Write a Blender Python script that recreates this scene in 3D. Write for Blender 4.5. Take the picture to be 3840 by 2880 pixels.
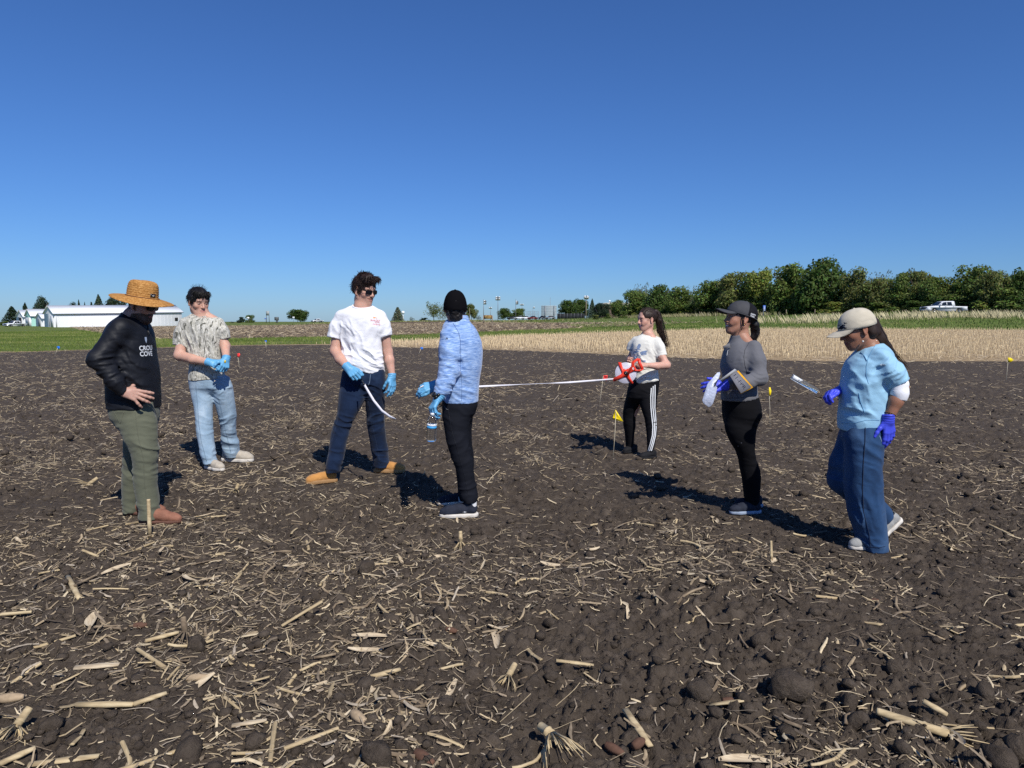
import bpy, math, random, time
import numpy as np
from mathutils import Vector, Matrix
from mathutils.bvhtree import BVHTree

T0 = time.time()
for o in list(bpy.data.objects):
    bpy.data.objects.remove(o)
scene = bpy.context.scene
COL = scene.collection
R = random.Random(7)
NP = np.random.RandomState(11)

# ------------------------------------------------------------------ camera
CAM_H, FOC, HOR = 1.47, 2663.0, 1205.0          # eye height, focal length and horizon row of the 3840 px photograph
PITCH = math.atan((1440.0 - HOR) / FOC)
cam_d = bpy.data.cameras.new('camera')
cam_d.sensor_width = 36.0
cam_d.lens = 36.0 * FOC / 3840.0
cam_d.clip_start, cam_d.clip_end = 0.05, 9000.0
cam = bpy.data.objects.new('camera', cam_d)
cam.location = (0, 0, CAM_H)
cam.rotation_euler = (math.pi / 2 - PITCH, 0, 0)
COL.objects.link(cam)
scene.camera = cam

# ------------------------------------------------------------------ sky and sun
SUN_AZ, SUN_EL = math.radians(155.4), math.radians(46.0)   # azimuth clockwise from +Y (the view direction)
world = bpy.data.worlds.new('World')
scene.world = world
world.use_nodes = True
wn = world.node_tree.nodes
sky = wn.new('ShaderNodeTexSky')
sky.sky_type = 'NISHITA'
sky.sun_disc = False
sky.sun_elevation, sky.sun_rotation = SUN_EL, SUN_AZ
sky.altitude, sky.air_density, sky.dust_density, sky.ozone_density = 0.0, 1.0, 0.22, 10.0
bg = wn['Background']
bg.inputs['Strength'].default_value = 0.0845
tint = wn.new('ShaderNodeMix')                   # deep, clear blue of a dry spring morning
tint.data_type, tint.blend_type = 'RGBA', 'MULTIPLY'
tint.inputs['Factor'].default_value = 1.0
tint.inputs[7].default_value = (0.58, 0.755, 1.0, 1)
world.node_tree.links.new(sky.outputs['Color'], tint.inputs[6])
world.node_tree.links.new(tint.outputs[2], bg.inputs['Color'])

sun_d = bpy.data.lights.new('sun', 'SUN')
sun_d.energy, sun_d.angle, sun_d.color = 3.9, math.radians(0.53), (1.0, 0.955, 0.88)
sun = bpy.data.objects.new('sun', sun_d)
to_sun = Vector((math.sin(SUN_AZ) * math.cos(SUN_EL), math.cos(SUN_AZ) * math.cos(SUN_EL), math.sin(SUN_EL)))
sun.rotation_euler = to_sun.to_track_quat('Z', 'Y').to_euler()
sun.location = (0, 0, 30)
COL.objects.link(sun)

vs = scene.view_settings
scene.display_settings.display_device = 'sRGB'
vs.view_transform, vs.look, vs.gamma, vs.use_curve_mapping = 'Standard', 'None', 1.0, False
vs.exposure = 0.32
scene.cycles.max_bounces = 6
scene.cycles.diffuse_bounces = 2
scene.cycles.transparent_max_bounces = 8
scene.cycles.use_denoising = False

# ------------------------------------------------------------------ small helpers
def at(px, py, Y):
    """Point at distance Y that the photograph shows at pixel (px, py)."""
    u, v = (px - 1920.0) / FOC, (1440.0 - py) / FOC
    c, s = math.cos(PITCH), math.sin(PITCH)
    t = Y / (c + v * s)
    return Vector((t * u, Y, CAM_H + t * (v * c - s)))

def ground_y(py, z=0.0):
    v = (1440.0 - py) / FOC
    c, s = math.cos(PITCH), math.sin(PITCH)
    return (z - CAM_H) / (v * c - s) * (c + v * s)

def gpt(px, py, z=0.0):
    return at(px, py, ground_y(py, z))

def V(*a):
    return Vector(a)

def tag(o, label=None, cat=None, group=None, kind=None):
    if label: o['label'] = label
    if cat: o['category'] = cat
    if group: o['group'] = group
    if kind: o['kind'] = kind
    return o

def empty(name, loc, label=None, cat=None, group=None, rz=0.0):
    o = bpy.data.objects.new(name, None)
    o.empty_display_size = 0.1
    o.location = loc
    o.rotation_euler = (0, 0, rz)
    COL.objects.link(o)
    return tag(o, label, cat, group)

def obj_from(name, me, mats=None, parent=None, loc=None):
    o = bpy.data.objects.new(name, me)
    if mats is not None:
        for m in (mats if isinstance(mats, (list, tuple)) else [mats]):
            me.materials.append(m)
    COL.objects.link(o)
    if parent is not None: o.parent = parent
    if loc is not None: o.location = loc
    return o

def mesh_np(name, verts, faces, smooth=False, cols=None, midx=None):
    """verts (N,3); faces (M,k) array or list of such arrays."""
    me = bpy.data.meshes.new(name)
    verts = np.asarray(verts, np.float32)
    fl = faces if isinstance(faces, list) else [faces]
    fl = [np.asarray(f, np.int32) for f in fl if len(f)]
    me.vertices.add(len(verts)); me.vertices.foreach_set('co', verts.ravel())
    nl = sum(f.size for f in fl); npoly = sum(len(f) for f in fl)
    me.loops.add(nl); me.polygons.add(npoly)
    me.loops.foreach_set('vertex_index', np.concatenate([f.ravel() for f in fl]))
    tot = np.concatenate([np.full(len(f), f.shape[1], np.int32) for f in fl])
    st = np.concatenate([[0], np.cumsum(tot)[:-1]]).astype(np.int32)
    me.polygons.foreach_set('loop_start', st)
    try: me.polygons.foreach_set('loop_total', tot)
    except Exception: pass
    if smooth: me.polygons.foreach_set('use_smooth', np.ones(npoly, bool))
    if midx is not None: me.polygons.foreach_set('material_index', np.asarray(midx, np.int32))
    me.update(calc_edges=True)
    if cols is not None:
        a = me.color_attributes.new('Col', 'FLOAT_COLOR', 'POINT')
        c = np.ones((len(verts), 4), np.float32); c[:, :3] = cols
        a.data.foreach_set('color', c.ravel())
    return me

class MB:
    """Collects simple shapes into one mesh."""
    def __init__(s): s.v, s.f, s.n = [], {}, 0
    def add(s, v, f):
        v = np.asarray(v, float)
        for q in f: s.f.setdefault(len(q), []).append([i + s.n for i in q])
        s.v.append(v); s.n += len(v)
    def box(s, lo, hi, M=None, bevel=0):
        x0, y0, z0 = lo; x1, y1, z1 = hi
        v = np.array([[x0,y0,z0],[x1,y0,z0],[x1,y1,z0],[x0,y1,z0],[x0,y0,z1],[x1,y0,z1],[x1,y1,z1],[x0,y1,z1]], float)
        if M is not None: v = np.array([M @ Vector(p) for p in v])
        s.add(v, [(0,3,2,1),(4,5,6,7),(0,1,5,4),(1,2,6,5),(2,3,7,6),(3,0,4,7)])
    def tube(s, pts, rad, n=8, cap=True, ell=None):
        pts = [Vector(p) for p in pts]
        rad = rad if hasattr(rad, '__len__') else [rad] * len(pts)
        t0 = (pts[1] - pts[0]).normalized()
        ref = Vector((0, 0, 1)) if abs(t0.z) < .9 else Vector((1, 0, 0))
        a = t0.cross(ref).normalized(); vs_ = []
        for i, p in enumerate(pts):
            t = (pts[min(i+1, len(pts)-1)] - pts[max(i-1, 0)]).normalized()
            a = (a - t * a.dot(t)).normalized(); b = t.cross(a)
            for k in range(n):
                w = 2 * math.pi * k / n
                vs_.append(p + (a * math.cos(w) + b * math.sin(w) * (ell or 1)) * rad[i])
        f = []
        for i in range(len(pts) - 1):
            for k in range(n):
                k2 = (k + 1) % n
                f.append((i*n+k, i*n+k2, (i+1)*n+k2, (i+1)*n+k))
        if cap:
            f.append(tuple(range(n-1, -1, -1))); f.append(tuple((len(pts)-1)*n + k for k in range(n)))
        s.add([tuple(p) for p in vs_], f)
    def lathe(s, prof, n=16, c=(0,0,0), M=None):
        v, f = [], []
        for (r, z) in prof:
            for k in range(n):
                w = 2*math.pi*k/n
                v.append(Vector((c[0]+r*math.cos(w), c[1]+r*math.sin(w), c[2]+z)))
        if M is not None: v = [M @ p for p in v]
        for i in range(len(prof)-1):
            for k in range(n):
                k2 = (k+1) % n
                f.append((i*n+k, i*n+k2, (i+1)*n+k2, (i+1)*n+k))
        f.append(tuple(range(n-1, -1, -1))); f.append(tuple((len(prof)-1)*n+k for k in range(n)))
        s.add([tuple(p) for p in v], f)
    def prism(s, poly, thick, M):
        """poly: 2D outline (x,z) extruded along y by thick, centred; M places it."""
        n = len(poly)
        v = [M @ Vector((x, -thick/2, z)) for x, z in poly] + [M @ Vector((x, thick/2, z)) for x, z in poly]
        f = [tuple(range(n)), tuple(range(2*n-1, n-1, -1))]
        for i in range(n):
            j = (i+1) % n
            f.append((j, i, n+i, n+j))
        s.add([tuple(p) for p in v], f)
    def mesh(s, name, smooth=False, off=None):
        v = np.concatenate(s.v)
        if off is not None: v = v - np.asarray(off, float)
        return mesh_np(name, v, [np.array(f) for f in s.f.values()], smooth)
    def build(s, name, mat, parent=None, smooth=False, off=None, loc=None):
        if off is None and parent is not None: off = tuple(parent.location)
        return obj_from(name, s.mesh(name, smooth, off), mat, parent, loc)

# ------------------------------------------------------------------ noise (numpy)
_RT = NP.rand(64, 64, 64).astype(np.float32)
def noise3(P, seed=0):
    P = np.asarray(P, np.float32) + seed * 7.31
    i = np.floor(P).astype(np.int32); f = P - i
    f = f * f * (3 - 2 * f)
    i &= 63; j = (i + 1) & 63
    x0, y0, z0 = i[..., 0], i[..., 1], i[..., 2]; x1, y1, z1 = j[..., 0], j[..., 1], j[..., 2]
    fx, fy, fz = f[..., 0], f[..., 1], f[..., 2]
    a = _RT[x0,y0,z0]*(1-fx)+_RT[x1,y0,z0]*fx; b = _RT[x0,y1,z0]*(1-fx)+_RT[x1,y1,z0]*fx
    c = _RT[x0,y0,z1]*(1-fx)+_RT[x1,y0,z1]*fx; d = _RT[x0,y1,z1]*(1-fx)+_RT[x1,y1,z1]*fx
    return (a*(1-fy)+b*fy)*(1-fz)+(c*(1-fy)+d*fy)*fz
_R2 = NP.rand(256, 256).astype(np.float32); _RX = NP.rand(256, 256).astype(np.float32); _RY = NP.rand(256, 256).astype(np.float32)
def noise2(x, y, seed=0):
    x = np.asarray(x, np.float64) + seed * 13.7; y = np.asarray(y, np.float64) + seed * 5.3
    i = np.floor(x).astype(np.int64); j = np.floor(y).astype(np.int64)
    fx = x - i; fy = y - j
    fx = fx*fx*(3-2*fx); fy = fy*fy*(3-2*fy)
    i &= 255; j &= 255; i1 = (i+1) & 255; j1 = (j+1) & 255
    return (_R2[i,j]*(1-fx)+_R2[i1,j]*fx)*(1-fy)+(_R2[i,j1]*(1-fx)+_R2[i1,j1]*fx)*fy
def lumps2(x, y, seed=0, rmin=.25, rmax=.6):
    """Half-buried round lumps on a jittered grid (unit cells): height field in cell units."""
    x = np.asarray(x, np.float64) + seed * 31.7; y = np.asarray(y, np.float64) + seed * 17.9
    i = np.floor(x).astype(np.int64); j = np.floor(y).astype(np.int64)
    h = np.zeros_like(x)
    for di in (-1, 0, 1):
        for dj in (-1, 0, 1):
            a = (i + di) & 255; b = (j + dj) & 255
            cx = i + di + _RX[a, b]; cy = j + dj + _RY[a, b]
            r = rmin + (rmax - rmin) * _R2[a, b]
            q = 1 - ((x - cx)**2 + (y - cy)**2) / (r * r)
            h = np.maximum(h, r * .8 * np.sqrt(np.maximum(q, 0)))
    return h

# ------------------------------------------------------------------ materials
def mat(name, col=(.5,.5,.5), rough=.6, spec=.3, metal=0.0, vary=0.0, vscale=8.0, bump=0.0, bscale=40.0, stretch=None,
        attr=False, sub=0.0, trans=0.0, alpha=1.0, ior=1.45, coat=0.0, sheen=0.0, bdist=.01):
    m = bpy.data.materials.new(name); m.use_nodes = True
    nt = m.node_tree; N, L = nt.nodes, nt.links
    b = N['Principled BSDF']
    b.inputs['Base Color'].default_value = (*col, 1)
    b.inputs['Roughness'].default_value = rough
    b.inputs['Specular IOR Level'].default_value = spec
    b.inputs['Metallic'].default_value = metal
    b.inputs['IOR'].default_value = ior
    if sheen: b.inputs['Sheen Weight'].default_value = sheen
    if coat: b.inputs['Coat Weight'].default_value = coat
    if sub:
        b.inputs['Subsurface Weight'].default_value = sub
        b.inputs['Subsurface Radius'].default_value = (1, .35, .2)
        b.inputs['Subsurface Scale'].default_value = .008
    if trans: b.inputs['Transmission Weight'].default_value = trans
    if alpha < 1: b.inputs['Alpha'].default_value = alpha
    src = None
    if attr:
        at_ = N.new('ShaderNodeVertexColor'); at_.layer_name = 'Col'; src = at_.outputs['Color']
        L.new(src, b.inputs['Base Color'])
    tc = None
    def coords(sc):
        nonlocal tc
        if tc is None: tc = N.new('ShaderNodeTexCoord')
        mp = N.new('ShaderNodeMapping')
        mp.inputs['Scale'].default_value = sc
        L.new(tc.outputs['Object'], mp.inputs['Vector'])
        return mp.outputs['Vector']
    st = stretch or (1, 1, 1)
    if vary:
        nz = N.new('ShaderNodeTexNoise'); nz.inputs['Scale'].default_value = vscale; nz.inputs['Detail'].default_value = 5
        L.new(coords(st), nz.inputs['Vector'])
        hs = N.new('ShaderNodeMapRange')
        hs.inputs[1].default_value, hs.inputs[2].default_value = .25, .75
        hs.inputs[3].default_value, hs.inputs[4].default_value = 1 - vary, 1 + vary
        L.new(nz.outputs['Fac'], hs.inputs[0])
        mx = N.new('ShaderNodeMix'); mx.data_type = 'RGBA'; mx.blend_type = 'MULTIPLY'; mx.inputs['Factor'].default_value = 1
        if src is not None: L.new(src, mx.inputs[6])
        else: mx.inputs[6].default_value = (*col, 1)
        L.new(hs.outputs[0], mx.inputs[7]); L.new(mx.outputs[2], b.inputs['Base Color'])
    if bump:
        nb = N.new('ShaderNodeTexNoise'); nb.inputs['Scale'].default_value = bscale; nb.inputs['Detail'].default_value = 4
        L.new(coords(st), nb.inputs['Vector'])
        bp = N.new('ShaderNodeBump'); bp.inputs['Strength'].default_value = bump; bp.inputs['Distance'].default_value = bdist
        L.new(nb.outputs['Fac'], bp.inputs['Height']); L.new(bp.outputs['Normal'], b.inputs['Normal'])
    return m
def bsdf(m): return m.node_tree.nodes['Principled BSDF']
def ramp_noise(m, stops, scale, stretch=(1,1,1), detail=6, rough=.6, dist=0.0, coord='Object'):
    """Base colour from a noise through a colour ramp."""
    N, L = m.node_tree.nodes, m.node_tree.links
    tc = N.new('ShaderNodeTexCoord'); mp = N.new('ShaderNodeMapping'); mp.inputs['Scale'].default_value = stretch
    L.new(tc.outputs[coord], mp.inputs['Vector'])
    nz = N.new('ShaderNodeTexNoise'); nz.inputs['Scale'].default_value = scale; nz.inputs['Detail'].default_value = detail
    nz.inputs['Roughness'].default_value = rough; nz.inputs['Distortion'].default_value = dist
    L.new(mp.outputs['Vector'], nz.inputs['Vector'])
    cr = N.new('ShaderNodeValToRGB')
    while len(cr.color_ramp.elements) < len(stops): cr.color_ramp.elements.new(.5)
    for e, (p, c) in zip(cr.color_ramp.elements, stops): e.position = p; e.color = (*c, 1)
    L.new(nz.outputs['Fac'], cr.inputs['Fac'])
    L.new(cr.outputs['Color'], bsdf(m).inputs['Base Color'])
    return cr
# ------------------------------------------------------------------ terrain
_TD = np.array([0, 25, 40, 60, 80, 105, 150, 250, 400, 900, 4000.])
_TA = np.array([-2, -.57, -.23, 0, .158, .312, .556, .72, 2])
_TZ = np.array([
    [0,0,0,0,0,0,0,0,0,-.4,-.4],
    [0,0,0,0,0,0,0,0,0,-.4,-.4],
    [0,0,0,0,0,.1,.3,1.0,1.1,.8,.5],
    [0,0,.05,.19,.35,.6,1.1,1.85,2.1,1.6,1.0],
    [0,0,.1,.55,.9,1.3,2.0,2.9,3.6,3.0,2.0],
    [0,0,.25,.62,1.05,1.8,2.7,3.0,3.2,3,2.5],
    [0,0,.22,.70,1.6,2.75,2.8,3,3,3,3],
    [0,0,.22,.70,1.6,2.75,2.8,3,3,3,3],
    [0,0,.22,.70,1.6,2.75,2.8,3,3,3,3.]])
_dd = np.linspace(0, 400, 801)
def _smooth(v, n):
    k = np.ones(n) / n
    return np.convolve(np.pad(v, (n//2, n//2), mode='edge'), k, 'valid')[:len(v)]
_TF = np.array([_smooth(np.interp(_dd, _TD, r), 25) for r in _TZ])
_aa = np.linspace(-1.2, 1.2, 241)
_TG = np.array([_smooth(np.array([np.interp(a, _TA, _TF[:, k]) for a in _aa]), 13) for k in range(0, 801, 4)]).T   # (241, 201)
def zt(x, y):
    x = np.asarray(x, float); y = np.asarray(y, float)
    a = np.clip(x / np.maximum(y, 1.0), -1.19, 1.19); d = np.clip(y, 0, 3990)
    fa = (a + 1.2) / .01; ia = np.floor(fa).astype(int); ta = fa - ia
    dn = np.minimum(d, 399.0) / 2.0; k = np.floor(dn).astype(int); td = dn - k
    z = (_TG[ia, k]*(1-ta)+_TG[ia+1, k]*ta)*(1-td)+(_TG[ia, k+1]*(1-ta)+_TG[ia+1, k+1]*ta)*td
    far = np.clip((d - 399) / 600, 0, 1)
    return z * (1 - far * .5)

FEET = [(-2.617, 5.1, 0.17), (-2.482, 5.1, 0.17), (-2.891, 5.34, 0.17), (-2.75, 5.34, 0.17), (-2.973, 6.98, 0.17), (-2.977, 7.4, 0.17), (-2.81, 7.38, 0.17), (-1.714, 6.41, 0.17), (-1.633, 6.45, 0.17), (-1.275, 6.85, 0.17), (-1.123, 6.85, 0.17), (-0.451, 5.26, 0.17), (-0.317, 5.26, 0.17), (-0.529, 5.62, 0.17), (-0.447, 5.64, 0.17), (1.457, 7.55, 0.17), (1.347, 7.92, 0.17), (1.736, 5.35, 0.17), (1.856, 5.35, 0.17), (1.841, 5.54, 0.17), (2.248, 4.51, 0.17), (2.371, 4.51, 0.17), (2.5, 4.72, 0.17)]
def soil_h(x, y):
    """Relief of the tilled soil: swells, clods and crumbs."""
    h = .05 * (noise2(x*.9, y*.9, 1) - .5) + .03 * (noise2(x*2.6, y*2.6, 2) - .5)
    m = np.clip(noise2(x*1.7, y*1.7, 9) * 1.8 - .45, 0, 1)
    h = h + .095 * lumps2(x*5.0, y*5.0, 3, .1, .42) * .2 / .095 * m * .5
    h = h + lumps2(x*13, y*13, 4, .15, .5) * .075 * (.40 + m)
    h = h + lumps2(x*31 + .8*noise2(x*60,y*60,8), y*31 + .8*noise2(x*60,y*60,11), 5, .2, .55) * .036
    h = h + lumps2(x*67, y*67, 7, .2, .55) * .012
    h = h + .016 * (noise2(x*38, y*38, 6) - .5)
    h = h - .02
    for fx, fy, r in FEET:                                # pressed flat underfoot
        m = np.clip(1.6 - np.hypot(x - fx, y - fy)/r, 0, 1); m = m*m*(3-2*m)
        h = h*(1-m) - .006*m
    return h
def gz(x, y):
    return zt(x, y) + soil_h(x, y)

# edges between the strips of land, as Y over X
def E(*p):
    a = np.array(p, float)
    return lambda x: np.interp(x, a[:, 0], a[:, 1])
b1 = E((-300,33),(-60,33.5),(-23.6,34),(-19.5,40),(-17,43),(-13.9,45),(-10,44.5),(-7.2,41),(-3.2,38.4),(2.3,33.5),(6.7,28),(11,26),(18.7,26),(60,26),(300,26))
b2 = E((-300,33.6),(-60,34.1),(-23.6,34.6),(-19.5,40.6),(-17,43.6),(-13.9,45.6),(-11,47),(-9,51),(0,62),(10,62),(22,67),(34,62),(45,60),(300,60))
b3 = E((-400,700),(-118,190),(-50,87),(-28,58),(-17,67),(-13,69),(0,83),(12.6,81),(24,92),(400,92.5))
b4 = E((-400,701),(-118,191),(-80,188),(-60,200),(-40,250),(-16,240),(-4,170),(2,150),(16,108),(24,93),(400,93))

M_soil = mat('dark_soil', (.05,.04,.034), .95, .15)
ramp_noise(M_soil, [(.28,(.040,.0305,.0235)),(.5,(.079,.062,.048)),(.76,(.140,.112,.088))], 9, detail=10, rough=.75)
def add_bump(m, scale, strength, dist, detail=8, stretch=(1,1,1)):
    N, L = m.node_tree.nodes, m.node_tree.links
    tc = N.new('ShaderNodeTexCoord'); mp = N.new('ShaderNodeMapping'); mp.inputs['Scale'].default_value = stretch
    L.new(tc.outputs['Object'], mp.inputs['Vector'])
    nb = N.new('ShaderNodeTexNoise'); nb.inputs['Scale'].default_value = scale; nb.inputs['Detail'].default_value = detail
    nb.inputs['Roughness'].default_value = .7
    L.new(mp.outputs['Vector'], nb.inputs['Vector'])
    bp = N.new('ShaderNodeBump'); bp.inputs['Strength'].default_value = strength; bp.inputs['Distance'].default_value = dist
    L.new(nb.outputs['Fac'], bp.inputs['Height']); L.new(bp.outputs['Normal'], bsdf(m).inputs['Normal'])
add_bump(M_soil, 34, .9, .028)
M_grass = mat('grass_ground', (.07,.11,.025), .9, .15)
ramp_noise(M_grass, [(.3,(.075,.105,.022)),(.5,(.115,.15,.035)),(.72,(.19,.19,.07))], .35, detail=9, rough=.7)
add_bump(M_grass, 6, .6, .08)
M_strawsoil = mat('straw_covered_soil', (.3,.22,.13), .95, .15)
ramp_noise(M_strawsoil, [(.34,(.08,.06,.04)),(.46,(.27,.195,.11)),(.62,(.48,.355,.205))], 5.0, detail=8, rough=.8)
add_bump(M_strawsoil, 12, .7, .05)
M_field = mat('tilled_field_soil', (.15,.11,.08), .95, .15)
ramp_noise(M_field, [(.36,(.06,.043,.030)),(.5,(.13,.094,.060)),(.66,(.27,.20,.12))], 2.2, stretch=(.6,1.0,1), detail=10, rough=.85)
add_bump(M_field, 4, .6, .1)

def grid_mesh(name, X, Y, Z, mats, midx=None, smooth=True):
    nr, nc = X.shape
    v = np.stack([X, Y, Z], -1).reshape(-1, 3)
    i = np.arange(nr*nc).reshape(nr, nc)
    f = np.stack([i[:-1,:-1], i[:-1,1:], i[1:,1:], i[1:,:-1]], -1).reshape(-1, 4)
    return obj_from(name, mesh_np(name, v, f, smooth, midx=midx), mats)

# near soil: rows from under the camera out to the edge b1
NC, NR = 600, 520
th = np.tan(np.radians(np.linspace(-47, 47, NC)))
yb = np.full(NC, 35.0)
for _ in range(60): yb = .5*yb + .5*b1(yb*th)
s = np.linspace(0, 1, NR)[:, None]
y0 = 1.35
Ys = (y0**-.62 + s*(yb[None]**-.62 - y0**-.62))**(-1/.62)
Xs = Ys * th[None]
edge = np.clip((1 - s) * 12, 0, 1)
soil = tag(grid_mesh('soil', Xs, Ys, zt(Xs, Ys) + soil_h(Xs, Ys) * edge + (1-edge)*.0, M_soil), kind='structure')

xs = np.concatenate([np.linspace(-600,-130,14), np.linspace(-120,-52,24), np.linspace(-50,60,151), np.linspace(62,140,28), np.linspace(150,600,14)])
def strip(name, lo, hi, n, m, power=1.0, lift=0.0):
    t = np.linspace(0, 1, n)[:, None]**power
    a, b = lo(xs)[None], hi(xs)[None]
    Y = a + (b - a) * t; X = np.broadcast_to(xs[None], Y.shape)
    return tag(grid_mesh(name, X, Y, zt(X, Y) + lift, m), kind='structure')
wob = lambda f, s, amp, seed: (lambda x: f(x) + amp*(noise2(x*s, x*0+seed, seed)-.5))
b1w = b1
b2w = wob(b2, .35, 1.2, 3); b3w = wob(b3, .3, 2.0, 4); b4w = wob(b4, .2, 2.0, 5)
strip('stubble_ground', lambda x: b1(x)-.3, lambda x: np.maximum(b2w(x), b1(x)+.02), 24, M_strawsoil)
strip('grass_strip', lambda x: np.maximum(b2w(x), b1(x)+.02), lambda x: np.maximum(b3w(x), b2w(x)+3), 44, M_grass)
strip('tilled_field', lambda x: np.maximum(b3w(x), b2w(x)+3), lambda x: np.maximum(np.maximum(b4w(x), b3w(x)+.05), b2w(x)+3.1), 30, M_field)
strip('far_ground', lambda x: np.maximum(np.maximum(b4w(x), b3w(x)+.05), b2w(x)+3.1), lambda x: x*0+1800, 60, M_grass, power=2.6)
# one sheet under everything, out to the horizon
gx = np.concatenate([-np.geomspace(4000, 3, 40), [0], np.geomspace(3, 4000, 40)])
gy = np.concatenate([-np.geomspace(800, 2, 14), np.linspace(0, 100, 40), np.geomspace(104, 4200, 50)])
GX, GY = np.meshgrid(gx, gy)
tag(grid_mesh('ground', GX, GY, zt(GX, np.maximum(GY, 0)) - .12 - .0012*np.clip(GY-100,0,1e4)*.2, M_soil), kind='structure')
# ------------------------------------------------------------------ crop residue, clods, stubble, grass
M_residue = mat('dry_corn_residue', (.4,.3,.17), .85, .2, attr=True, vary=.25, vscale=60)
M_stalk = mat('dry_corn_stalk', (.52,.38,.19), .7, .25)
ramp_noise(M_stalk, [(.3,(.26,.19,.105)),(.5,(.46,.355,.205)),(.7,(.60,.485,.30))], 22, stretch=(.25,2,2), detail=6)
M_stalk_old = mat('weathered_corn_stalk', (.25,.19,.12), .85, .2)
ramp_noise(M_stalk_old, [(.3,(.085,.062,.042)),(.5,(.20,.15,.10)),(.7,(.36,.28,.18))], 26, stretch=(.25,2,2), detail=6)
M_husk = mat('dry_husk', (.58,.46,.30), .8, .2)
ramp_noise(M_husk, [(.3,(.30,.23,.15)),(.5,(.50,.40,.27)),(.7,(.62,.53,.38))], 30, stretch=(.3,3,3), detail=6)
M_stubble = mat('standing_stubble', (.56,.43,.25), .85, .2, attr=True)
M_blade = mat('grass_blades', (.1,.16,.03), .7, .2, attr=True)

def slopes(x, y, e=.03):
    return (gz(x+e, y)-gz(x-e, y))/(2*e), (gz(x, y+e)-gz(x, y-e))/(2*e)
def strips(x, y, ln, wd, ang, tilt, bend, cols, rs, lift=.004, seg=2, thick=None):
    """Bent, slightly folded straw pieces lying on the soil -> verts, faces, colours."""
    N = len(x)
    dx, dy = np.cos(ang), np.sin(ang)
    sx, sy = slopes(x, y); g = gz(x, y)
    sl = sx*dx + sy*dy
    V_, C_ = [], []; tp = .15 + .8*rs.rand(N)**1.3; wv = rs.randn(N)*.02
    for k in range(seg+1):
        t = (k/seg - .5)
        side = (bend*(t*t - .08) + wv*np.sin(t*9))*ln
        px = x + dx*t*ln - dy*side; py = y + dy*t*ln + dx*side
        pz = g + (sl*.8 + np.tan(tilt))*t*ln + np.maximum(np.abs(tilt), .0)*ln*.45 + lift
        tap = 1 - tp*(2*np.abs(t))**1.7
        for q, (o, u) in enumerate(((-1, 0), (0, 1), (1, 0))):
            V_.append(np.stack([px - dy*wd*.5*o*tap, py + dx*wd*.5*o*tap, pz + u*wd*.38 + 0*px], -1)); C_.append(cols*(1.0 if q == 1 else .95))
    v = np.stack(V_, 1); c = np.stack(C_, 1)
    nv = 3*(seg+1); base = (np.arange(N)*nv)[:, None]; F_ = []
    for k in range(seg):
        a = k*3; b = a+3
        F_ += [base + np.array([a, a+1, b+1, b]), base + np.array([a+1, a+2, b+2, b+1])]
    return v.reshape(-1, 3), np.concatenate(F_), c.reshape(-1, 3)
def straw_cols(N, rs, bright=1.0, old=.35):
    pal = np.array([(.42,.33,.205),(.56,.46,.305),(.33,.255,.165),(.26,.205,.145),(.18,.142,.102),(.115,.09,.068),(.38,.32,.245)])
    w = np.array([.2,.13,.2,.17,.13*old*3,.12*old*3,.1]); w /= w.sum()
    return pal[rs.choice(len(pal), N, p=w)]*(.72 + .5*rs.rand(N, 1))*bright
def scatter(N, y0, y1, rs, p=1.0, wid=.80, clump=1.0, side=0):
    """Points in the wedge seen from the path, density falling with distance^p, gathered in drifts."""
    Y = []; X = []
    n = 0
    while n < N:
        m = int(N*2)
        u = rs.rand(m); e = 2 - p
        y = (y0**e + u*(y1**e - y0**e))**(1/e)
        x = (rs.rand(m)*2-1)*wid*y
        d = noise2(x*1.15+50, y*1.15, 21)*.65 + noise2(x*3.3, y*3.3, 22)*.35
        left = .16*np.clip(-x/ (y+.1), -.6, .6)
        keep = rs.rand(m) < np.clip((d - .42 + left*clump)*1.7*clump + (1-clump) + .22, .10, 1)
        keep &= y < b1(x) - .3
        X.append(x[keep]); Y.append(y[keep]); n += keep.sum()
    return np.concatenate(X)[:N], np.concatenate(Y)[:N]
rs = np.random.RandomState(101)
VV, FF, CC, nn_ = [], [], [], 0
def put(v, f, c):
    global nn_
    VV.append(v); FF.append(f + nn_); CC.append(c); nn_ += len(v)
def lay(N, y0, y1, p, l0, l1, w0, w1, tilt, bright=1.0, old=.35, seg=2, clump=1.0, lift=.004):
    x, y = scatter(N, y0, y1, rs, p, clump=clump)
    ln = l0 + (l1-l0)*rs.rand(N)**2; wd = w0 + (w1-w0)*rs.rand(N)
    put(*strips(x, y, ln, wd, rs.rand(N)*6.283, rs.randn(N)*tilt, rs.randn(N)*.38*(1 + 1.6*(rs.rand(N) < .2)), straw_cols(N, rs, bright, old), rs, lift, seg))
lay(8500, 1.6, 6.0, 1.0, .012, .085, .003, .009, .20, seg=3)            # leaf shreds near the camera
lay(2600, 1.6, 6.0, 1.0, .03, .17, .002, .005, .14, 1.0, seg=4)      # thin stems
lay(1700, 1.6, 6.5, 1.0, .03, .13, .008, .018, .18, .95, .5, seg=3)        # wider husk pieces
lay(14000, 1.6, 6.5, 1.0, .006, .028, .002, .005, .3, .85, .5, seg=1) # chaff
lay(11000, 6.0, 13.0, 1.0, .03, .15, .004, .011, .18, .95, .5)
lay(9000, 6.0, 13.0, 1.0, .015, .05, .005, .010, .25, .95, seg=1)
lay(19000, 13.0, 44.0, 1.25, .04, .20, .008, .020, .22, .85, .6, seg=1)
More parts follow.
